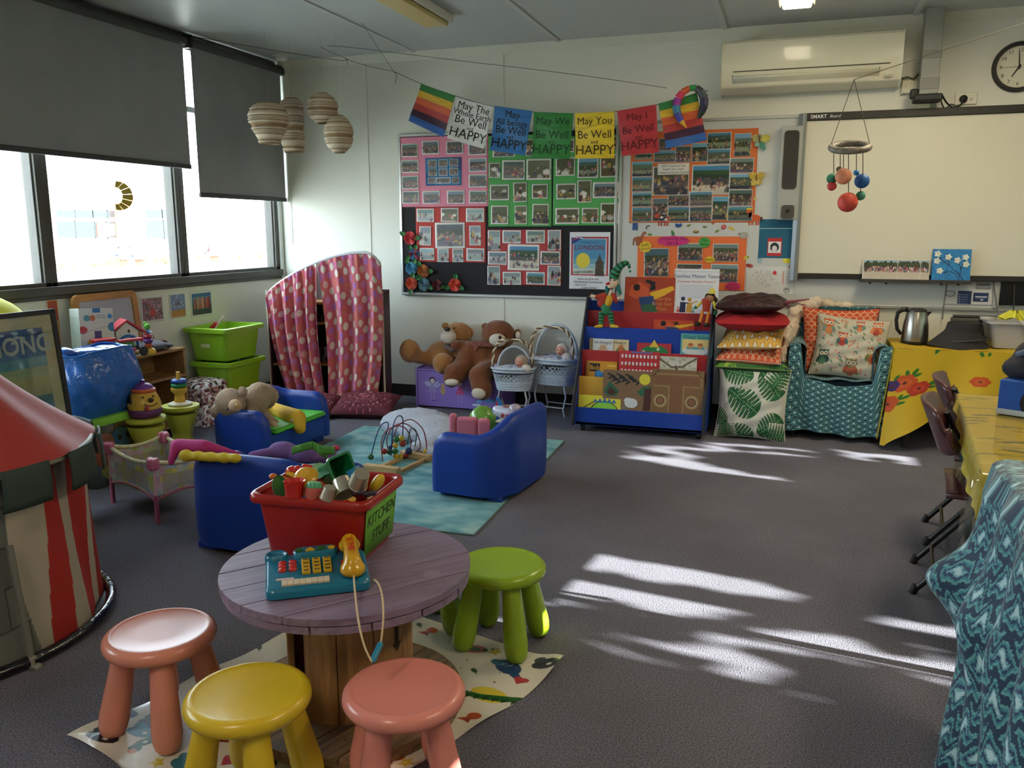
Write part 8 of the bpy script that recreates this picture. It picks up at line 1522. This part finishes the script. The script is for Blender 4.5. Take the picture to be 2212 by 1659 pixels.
sheet(cv, 1, 1, 'wall_cloth', tn_, None, VCM(rough=.75, bump=.3, bs=6, dist=.02), fn=lambda x, y, u, v: np.stack([(tr0 + .015 * np.sin(u * 60 + v * 3) + .03 * (1 - v) ** 2) * np.cos(2 * PI * u - PI), (tr0 + .015 * np.sin(u * 60 + v * 3) + .03 * (1 - v) ** 2) * np.sin(2 * PI * u - PI), .66 * v + .01], -1))
RR = M('a02a24', .6, bump=.4, bs=4, dist=.02, sheen=.2)
b = B(); b.surf(lambda u, v: ((1 - v) * .555 * (1 + .02 * math.sin(16 * PI * u)) * math.cos(2 * PI * u), (1 - v) * .555 * (1 + .02 * math.sin(16 * PI * u)) * math.sin(2 * PI * u), .66 + .56 * v - .05 * math.sin(PI * v) + .008 * math.sin(16 * PI * u) * (1 - v)), 96, 16, True); b.ob('roof_cloth', RR, tn_, smooth=180)
b = B(); b.tor((0, 0, .655), .545, .011, 64, 8); b.ob('eaves_pole', M('8a8a80', .5), tn_, smooth=180)
b = B(); b.lathe([(.001, .002), (.56, .002), (.57, .012), (.001, .012)], 56); b.ob('floor_cloth', M('141418', .5), tn_)
b = B(); b.tor((0, 0, .022), .565, .020, 72, 10); b.ob('base_ring', M('0c0c14', .15, coat=.6, bump=.8, bs=30, dist=.01), tn_, smooth=180)
for k in range(14):
    a = -33.5 + k * 25.5 + 2; c_ = '2c3c38'; b = B(); b.surf(lambda u, v, a=a: ((.572 + .02 * v * (1 - v)) * math.cos(R(a + 16.5 * (u - .5))), (.572 + .02 * v) * math.sin(R(a + 16.5 * (u - .5))), .675 - .135 * v), 8, 6); b.ob('battlement_flap', M(c_, .7, bump=.2), tn_, smooth=180, solid=.006)
q = atZ(70, 1436, .01) - Vector((tx, ty, 0)); q2 = atY(20, 1180, q.y + ty + .0) - Vector((tx, ty, 0)); b = B(); b.cone(tuple(q2), tuple(q), .012, .010, 10); b.ob('tent_pole', M('6c6c66', .5), tn_)
b = B(); b.m = Tm(q.x, q.y, 0); b.box(-.03, .03, -.014, .014, 0, .014); b.box(-.012, .012, -.012, .012, .01, .04); b.ob('pole_foot', M('807e76', .5), tn_, bevel=.003)
# ---------------- right side ----------------
LW = M('23171a', .5); e = thing('trestle_table', 'table at the right edge whose top is hidden under yellow and clear cloths', 'table', (.545, 2.71, 0), -6.1)
b = B(); b.box(.03, .9, .02, 1.34, .675, .70); b.ob('tabletop', M('5a4030', .6), e, bevel=.003)
for x in (.1, .82):
    for y in (.1, 1.25): b = B(); b.cone((x, y, 0), (x, y, .675), .016, n=12); b.ob('leg', M('8c8c90', .3, metal=.8), e)
for y in (.1,): b = B(); b.cone((.1, y, .60), (.82, y, .60), .012, n=10); b.ob('cross_rail', M('a8a4a4', .3, metal=.8), e)
b = B(); b.cone((.02, .06, .70), (.10, .16, .38), .010, n=10); b.ob('brace', M('b0b0b4', .25, metal=.9), e)
e = thing('yellow_tablecloth', 'yellow patterned cloth over the right-hand table', 'tablecloth', (.545, 2.71, 0), -6.1); cv = Cv(104, 150, 150, 'dcc84c'); rg = random.Random(6)
for i in range(240): x, y = rg.uniform(0, 104), rg.uniform(0, 150); cv.ell(x, y, rg.uniform(2, 8), rg.uniform(.6, 1.6), rg.choice(['e4d45c', 'c4b450', 'a49c60', 'e8d860', '908a60', 'dcc84a']), rg.uniform(-20, 20))
def tcl(x, y, u, v):
    X_ = -.07 + .99 * u; Y_ = -.13 + 1.50 * v; dx = np.maximum(0, .02 - X_); dy = np.maximum(0, .0 - Y_); w_ = .012 * np.sin(v * 40) * (dx > 0) + .01 * np.sin(u * 30) * (dy > 0)
    return np.stack([np.where(dx > 0, .015 - dx * .12 + w_ * dx * 6, X_), np.where(dy > 0, -.005 - dy * .15 + w_ * dy * 5, Y_), .705 - dx * 1.0 * (1 + .5 * np.sin(v * 5)) - dy * .95], -1)
sheet(cv, 1, 1, 'cloth', e, None, VCM(rough=.5, key='tcl'), fn=tcl)
e = thing('clear_table_cover', 'clear plastic cover over the yellow cloth, its corner hanging down', 'table cover', (.545, 2.71, 0), -6.1); b = B()
def clf(u, v):
    X_ = -.10 + 1.02 * u; Y_ = -.20 + 1.56 * v; dx = max(0, .0 - X_); dy = max(0, -.02 - Y_); c_ = dx * dy * 12
    return (X_ if dx == 0 else -.006 - dx * .22 - .03 * math.sin(v * 22) * dx * 3, Y_ if dy == 0 else -.03 - dy * .2 + .03 * math.sin(u * 18) * dy * 3, .711 - dx * 1.0 - dy * 1.0)
b.surf(clf, 60, 70); b.ob('film', glass_mat('e4e0d4', .16, 'clear_film'), e, smooth=180)
MAR = M('4a2428', .35, coat=.2)
def fchair(label, x, y, rz, panel=True):
    e = thing('folding_chair', label, 'chair', (x, y, 0), rz, group='maroon and black folding chairs')
    BK = M('141416', .35, coat=.2)
    for s in (-1, 1):
        b = B(); b.tube([(s * .19, -.20, .01), (s * .19, .165, .66), (s * .18, .17, .675)], .012, 10); b.ob('upright', BK, e, smooth=60)
        b = B(); b.tube([(s * .17, .24, .012), (s * .17, -.12, .46)], .012, 10); b.ob('rear_leg', BK, e, smooth=60)
        for q_ in ((s * .19, -.205, 0), (s * .17, .245, 0)): b = B(); b.cone(q_, (q_[0], q_[1] - .012, .035), .016, .015, 12); b.ob('rubber_foot', M('0c0c0e', .6), e)
    b = B(); b.cone((-.17, .18, .09), (.17, .18, .09), .008, n=8); b.ob('stretcher', BK, e); b = B(); b.cone((-.19, -.14, .12), (.19, -.14, .12), .008, n=8); b.ob('stretcher', BK, e)
    b = B(); b.surf(lambda u, v: ((u - .5) * .38, -.22 + .38 * v, .44 + .012 * math.cos((u - .5) * 5) - .02 * (1 - v) ** 6), 10, 10); b.ob('seat', MAR, e, smooth=180, solid=.02)
    b = B(); b.surf(lambda u, v: ((u - .5) * .43, .155 + .075 * v + .05 * (1 - (2 * u - 1) ** 2) - .02, .575 + .19 * v - .02 * abs(2 * u - 1) ** 5 * (1 if v > .5 else -1)), 16, 8); b.ob('backrest', MAR, e, smooth=180, solid=.018)
    return e
fchair('maroon folding chair nearer along the left side of the table', .775, 3.59, 83); fchair('maroon folding chair farther along the left side of the table', .895, 4.175, 83); fchair('folding chair hidden under the draped teal cloth', .785, 2.02, 84)
e = thing('draped_cloth', 'teal and navy zigzag cloth draped over the chair at the right edge', 'cloth', (.57, 2.25, 0)); cv = Cv(92, 120, 400)
ikat(cv, 9.5, 12.5, .6, warp=lambda X, Y: (X + 1.2 * np.sin(Y * .11), Y + 1.0 * np.sin(X * .3) + .9 * np.sin(X * 2.4)))
def drf(x, y, u, v):
    d = (1 - v) * 1.10 - .22; dn = np.clip(d, 0, 1); Y_ = .18 - .82 * u + .03 * np.sin(dn * 6) - .05 * dn * (u - .5); fold = (.010 + .030 * np.minimum(1, dn * 2)) * np.sin(u * 27 + 1.5 * np.sin(dn * 4) + .5)
    lobe = .10 * np.exp(-((dn - .33) / .085) ** 2) * np.exp(-((u - .02) / .15) ** 2) + .04 * np.exp(-((dn - .38) / .10) ** 2) * np.exp(-((u - .35) / .2) ** 2); X_ = -.070 - lobe + fold * .8 - .05 * dn ** 2 + .0 * u + .05 * np.exp(-((dn - .55) / .12) ** 2) * np.exp(-(u / .3) ** 2) * .4
    Z_ = .815 - dn * .93 - .03 * np.abs(2 * u - 1) ** 3; th_ = np.clip((d + .06) / .12, 0, 1) * PI; back = d < -.06; X_ = np.where(d < .06, -.0 + .05 * -np.cos(th_ * -1 + PI) * 1.0 + fold * .3, X_); X_ = np.where(back, .055, X_)
    Z_ = np.where(d < .06, .800 + .025 * np.sin(th_), Z_); Z_ = np.where(back, .80 + (d + .06) * 1.0, Z_); Z_ = np.maximum(Z_, .012 + .01 * np.sin(u * 25)); return np.stack([X_, Y_, Z_], -1)
sheet(cv, 1, 1, 'cloth', e, None, VCM(rough=.6, bump=.15, bs=200, sheen=.3, key='ik'), fn=drf, solid=.004)
# yellow cloth table at the back wall
e = thing('side_table', 'low table by the back wall hidden under the yellow flowered cloth', 'table', (1.2, 6.12, 0)); b = B(); b.box(-.52, .8, -.25, .27, .63, .655); b.ob('tabletop', M('6a4a34', .6), e)
for x in (-.45, .7):
    for y in (-.2, .22): b = B(); b.box(x - .02, x + .02, y - .02, y + .02, 0, .63); b.ob('leg', M('2a2020', .6), e)
YC = VCM(rough=.6, bump=.2, bs=5, dist=.01, key='yc'); e = thing('flowered_cloth', 'bright yellow cloth with red flowers hanging from the side table', 'tablecloth', (.66, 5.85, 0)); cv = Cv(140, 70, 300, 'bea01c')
cc = lambda px, py: ((atY(px, py, 5.83).x - .63) * 100, (.67 - atY(px, py, 5.83).z) * 100)
def fl2(px, py, r, c1, c2): x, y = cc(px, py); [cv.ell(x + r * .55 * math.cos(i * 1.05), y + r * .55 * math.sin(i * 1.05), r * .5, r * .5, c1) for i in range(6)]; cv.ell(x, y, r * .55, r * .55, c2); cv.ell(x, y, r * .18, r * .18, '4a2418')
def lf2(px, py, L, a): x, y = cc(px, py); cv.ell(x + L * .5 * math.cos(R(a)), y - L * .5 * math.sin(R(a)), L * .5, L * .2, '1f6a1c', -a)
for t in ((1963, 828, 5.5, 95), (1972, 826, 6, 60), (1970, 832, 6, 25), (1998, 868, 6, 35), (2004, 866, 7, 10), (1998, 872, 6, -15), (1942, 887, 6, 60), (1950, 883, 6, 15), (1938, 890, 6, -10), (1938, 835, 5, 80), (1936, 830, 5, 50), (2030, 750, 6, 250), (2120, 760, 6, 280), (2140, 762, 5, 260)): lf2(*t)
fl2(1958, 843, 6.4, 'b84a1c', 'c0582a'); fl2(1984, 868, 5.8, 'a8301c', 'b83c24'); fl2(1926, 884, 6, 'b8501c', 'b84a2a'); fl2(1934, 842, 4, '3a2c6a', '4a2c5a'); fl2(2110, 880, 6, 'b84a1c', 'c0582a')
def ycf(x, y, u, v):
    xx = -.03 + 1.4 * u; hem = .03 + .27 * np.clip((xx - .0) / .34, 0, 1) ** .8; hem = np.where(xx > .34, .30, hem); top = .668; Z_ = hem + (top - hem) * v; d = 1 - v
    return np.stack([xx - .05 * d * np.exp(-(xx / .12) ** 2), -.02 - (.015 + .03 * d) * np.sin(xx * 17) * d - .05 * d * d, Z_], -1)
sheet(cv, 1, 1, 'front_fall', e, None, YC, fn=ycf)
cv = Cv(60, 60, 60, 'bea01c'); sheet(cv, 1, 1, 'top_cloth', e, None, YC, fn=lambda x, y, u, v: np.stack([-.03 + 1.4 * u, -.02 + .56 * v, .668 + .003 * np.sin(u * 40)], -1)); cv = Cv(60, 60, 60, 'bea01c'); sheet(cv, 1, 1, 'side_fall', e, None, YC, fn=lambda x, y, u, v: np.stack([-.03 - .05 * (1 - v) - .015 * np.sin(u * 15) * (1 - v), .54 - .56 * u, .06 + .608 * v], -1))
kp = atY(1975, 738, 6.12); e = thing('kettle', 'brushed steel electric kettle with a black handle on the yellow cloth', 'kettle', (kp.x, 6.12, .672)); ST_ = M('a8a49a', .28, metal=1)
b = B(); b.lathe([(.083, 0), (.085, .008), (.085, .016)], 32); b.ob('base', M('1a1a1a', .4), e); b = B(); b.lathe([(.083, .017), (.084, .03), (.078, .12), (.064, .20), (.06, .212)], 36); b.ob('body', ST_, e, smooth=50)
b = B(); b.lathe([(.061, .212), (.06, .222), (.04, .232), (.001, .234)], 28); b.ob('lid', M('2a2a2a', .35), e, smooth=50); b = B(); b.add([(.05, -.02, .21), (.05, .02, .21), (.092, 0, .214), (.058, 0, .165)], [(0, 1, 2), (0, 2, 3), (1, 3, 2)]); b.ob('spout', ST_, e)
b = B(); b.tube([(-.055, -.0, .222), (-.085, 0, .222), (-.115, 0, .20), (-.122, 0, .15), (-.112, 0, .09), (-.085, 0, .055)], [.016, .015, .013, .012, .012, .01], 10); b.ob('handle', M('161616', .4), e, smooth=180)
a, c = atY(1992, 762, 6.0), atY(2128, 762, 6.0); e = thing('charcoal_hat', 'floppy charcoal bucket hat resting on the yellow cloth', 'hat', ((a.x + c.x) / 2 + .02, 6.02, .674)); b = B()
b.surf(lambda u, v: ((.185 - .085 * min(1, v * 1.6) ** .8) * math.cos(2 * PI * u) + .035 * v, (.13 - .05 * min(1, v * 1.6)) * math.sin(2 * PI * u), .155 * v ** .9 + .012 * math.sin(2 * PI * u * 2 + 1) * (1 - v) + .03 * math.cos(2 * PI * u) * (-1) * 0), 40, 12, True); b.add([((.10) * math.cos(2 * PI * i / 40) + .035, .08 * math.sin(2 * PI * i / 40), .150) for i in range(40)], [tuple(range(40))]); b.ob('crown', M('2a2a2c', .9, bump=.5, bs=120), e, smooth=70)
b = B(); b.tor((.02, 0, .045), .158, .006, 40, 6, Matrix.Diagonal((1, .70, 1, 1)) @ Ry(-6)); b.ob('band', M('3c3c40', .8), e, smooth=180)
a = atY(2125, 762, 6.05); e = thing('white_basin', 'white plastic basin behind the hat on the side table', 'basin', (a.x + .26, 6.13, .674)); b = B(); loft(b, [tr(.44, .24, 0), tr(.50, .30, .155), tr(.53, .33, .157), tr(.53, .33, .172), tr(.49, .29, .17), tr(.43, .23, .01)]); b.ob('body', M('a8a8a8', .4), e, smooth=50)
e = thing('white_napkin', 'white pointed cloth hanging over the front of the basin', 'cloth', (a.x + .30, 5.955, .70)); b = B(); b.surf(lambda u, v: (-.19 * v + .40 * u * v + .05, -.02 - .008 * math.sin(u * 14) * v, -.13 + .29 * v), 14, 10); b.ob('cloth', M('b4b0a8', .8, bump=.3, bs=20), e, smooth=180, solid=.003)
e = thing('white_saucer', 'small round white lid on the rim of the basin', 'lid', (atY(2135, 692, 6.1).x, 6.12, .848)); b = B(); b.lathe([(.001, 0), (.045, 0), (.047, .012), (.001, .014)], 24); b.ob('disc', M('c8c8c0', .4), e)
e = thing('yellow_scrunchie', 'crumpled lemon yellow paper on top of the basin at the right', 'paper', (atY(2195, 685, 6.1).x, 6.12, .85)); b = B(); b.surf(lambda u, v: ((.09 + .02 * math.sin(u * 50)) * math.cos(2 * PI * u) * (1 - v * .7), (.05 + .015 * math.cos(u * 44)) * math.sin(2 * PI * u) * (1 - v * .7), .005 + .045 * v + .012 * math.sin(u * 38)), 50, 6, True); b.ob('paper', M('c8c43c', .7), e, smooth=30)
e = thing('dark_tray', 'flat dark object lying behind the hat', 'tray', (atY(2110, 690, 6.25).x, 6.32, .674)); b = B(); b.box(-.14, .22, -.04, .05, 0, .16); b.ob('box', M('4a4844', .6), e, bevel=.01); b = B(); b.box(-.13, .21, -.03, .04, .16, .175); b.ob('lid', M('2c2a28', .5), e, bevel=.004)
cbl = [((2046, 612), (2040, 650), (2036, 690)), ((2145, 607), (2152, 650), (2157, 690)), ((2192, 612), (2190, 650), (2189, 678))]
for P, l in zip(cbl, ('thin grey cable hanging below the pen tray', 'slanting grey cable by the white notice', 'black cable in front of the black screen')): wire(l, [atY(x, y, YB - .06) for x, y in P], .004, '3a3834' if 'black' in l else '6a6860')
# blue box and backpack on the near table
bx = atZ(2152, 893, .712); e = thing('blue_printed_box', 'bright blue box printed with a cogged wheel on the right-hand table', 'box', (bx.x, bx.y, .7125), -28); b = B(); b.box(0, .36, 0, .22, .02, .135); b.ob('carton', M('124a9c', .45, var=.1, vs=14), e, bevel=.004)
b = B(); b.box(-.002, .362, -.003, .222, 0, .022); b.ob('white_base', M('a8b4bc', .5), e, bevel=.002)
b = B(); b.m = FR((.135, -.0015, .055)); b.lathe([(.058, 0), (.058, .001), (.001, .001)], 32); b.ob('wheel_print', M('101014', .6), e)
b = B(); b.m = FR((.135, -.003, .055)); b.lathe([(.042, 0), (.042, .001), (.001, .001)], 32); [b.box(.040 * math.cos(t) - .002, .040 * math.cos(t) + .002, .040 * math.sin(t) - .002, .040 * math.sin(t) + .002, 0, .001) for t in np.linspace(0, 2 * PI, 30)]; b.ob('wheel_rim_print', M('b0a484', .6), e)
e = thing('navy_backpack', 'navy cloth bag with a grey stripe slumped on the blue box', 'bag', (bx.x + .17, bx.y + .04, .85), -28); soft('body', [((.05, .05, .08), (.19, .12, .10)), ((.1, .05, .13), (.13, .10, .09)), ((-.08, .02, .03), (.09, .09, .05))], M('23262f', .85, bump=.4, bs=25, dist=.01), e, .014)
b = B(); b.tube([(-.10, -.045, .09), (-.03, -.075, .125), (.06, -.08, .15), (.16, -.07, .16)], .012, 8); b.ob('stripe', M('5c6c80', .7), e, smooth=180)
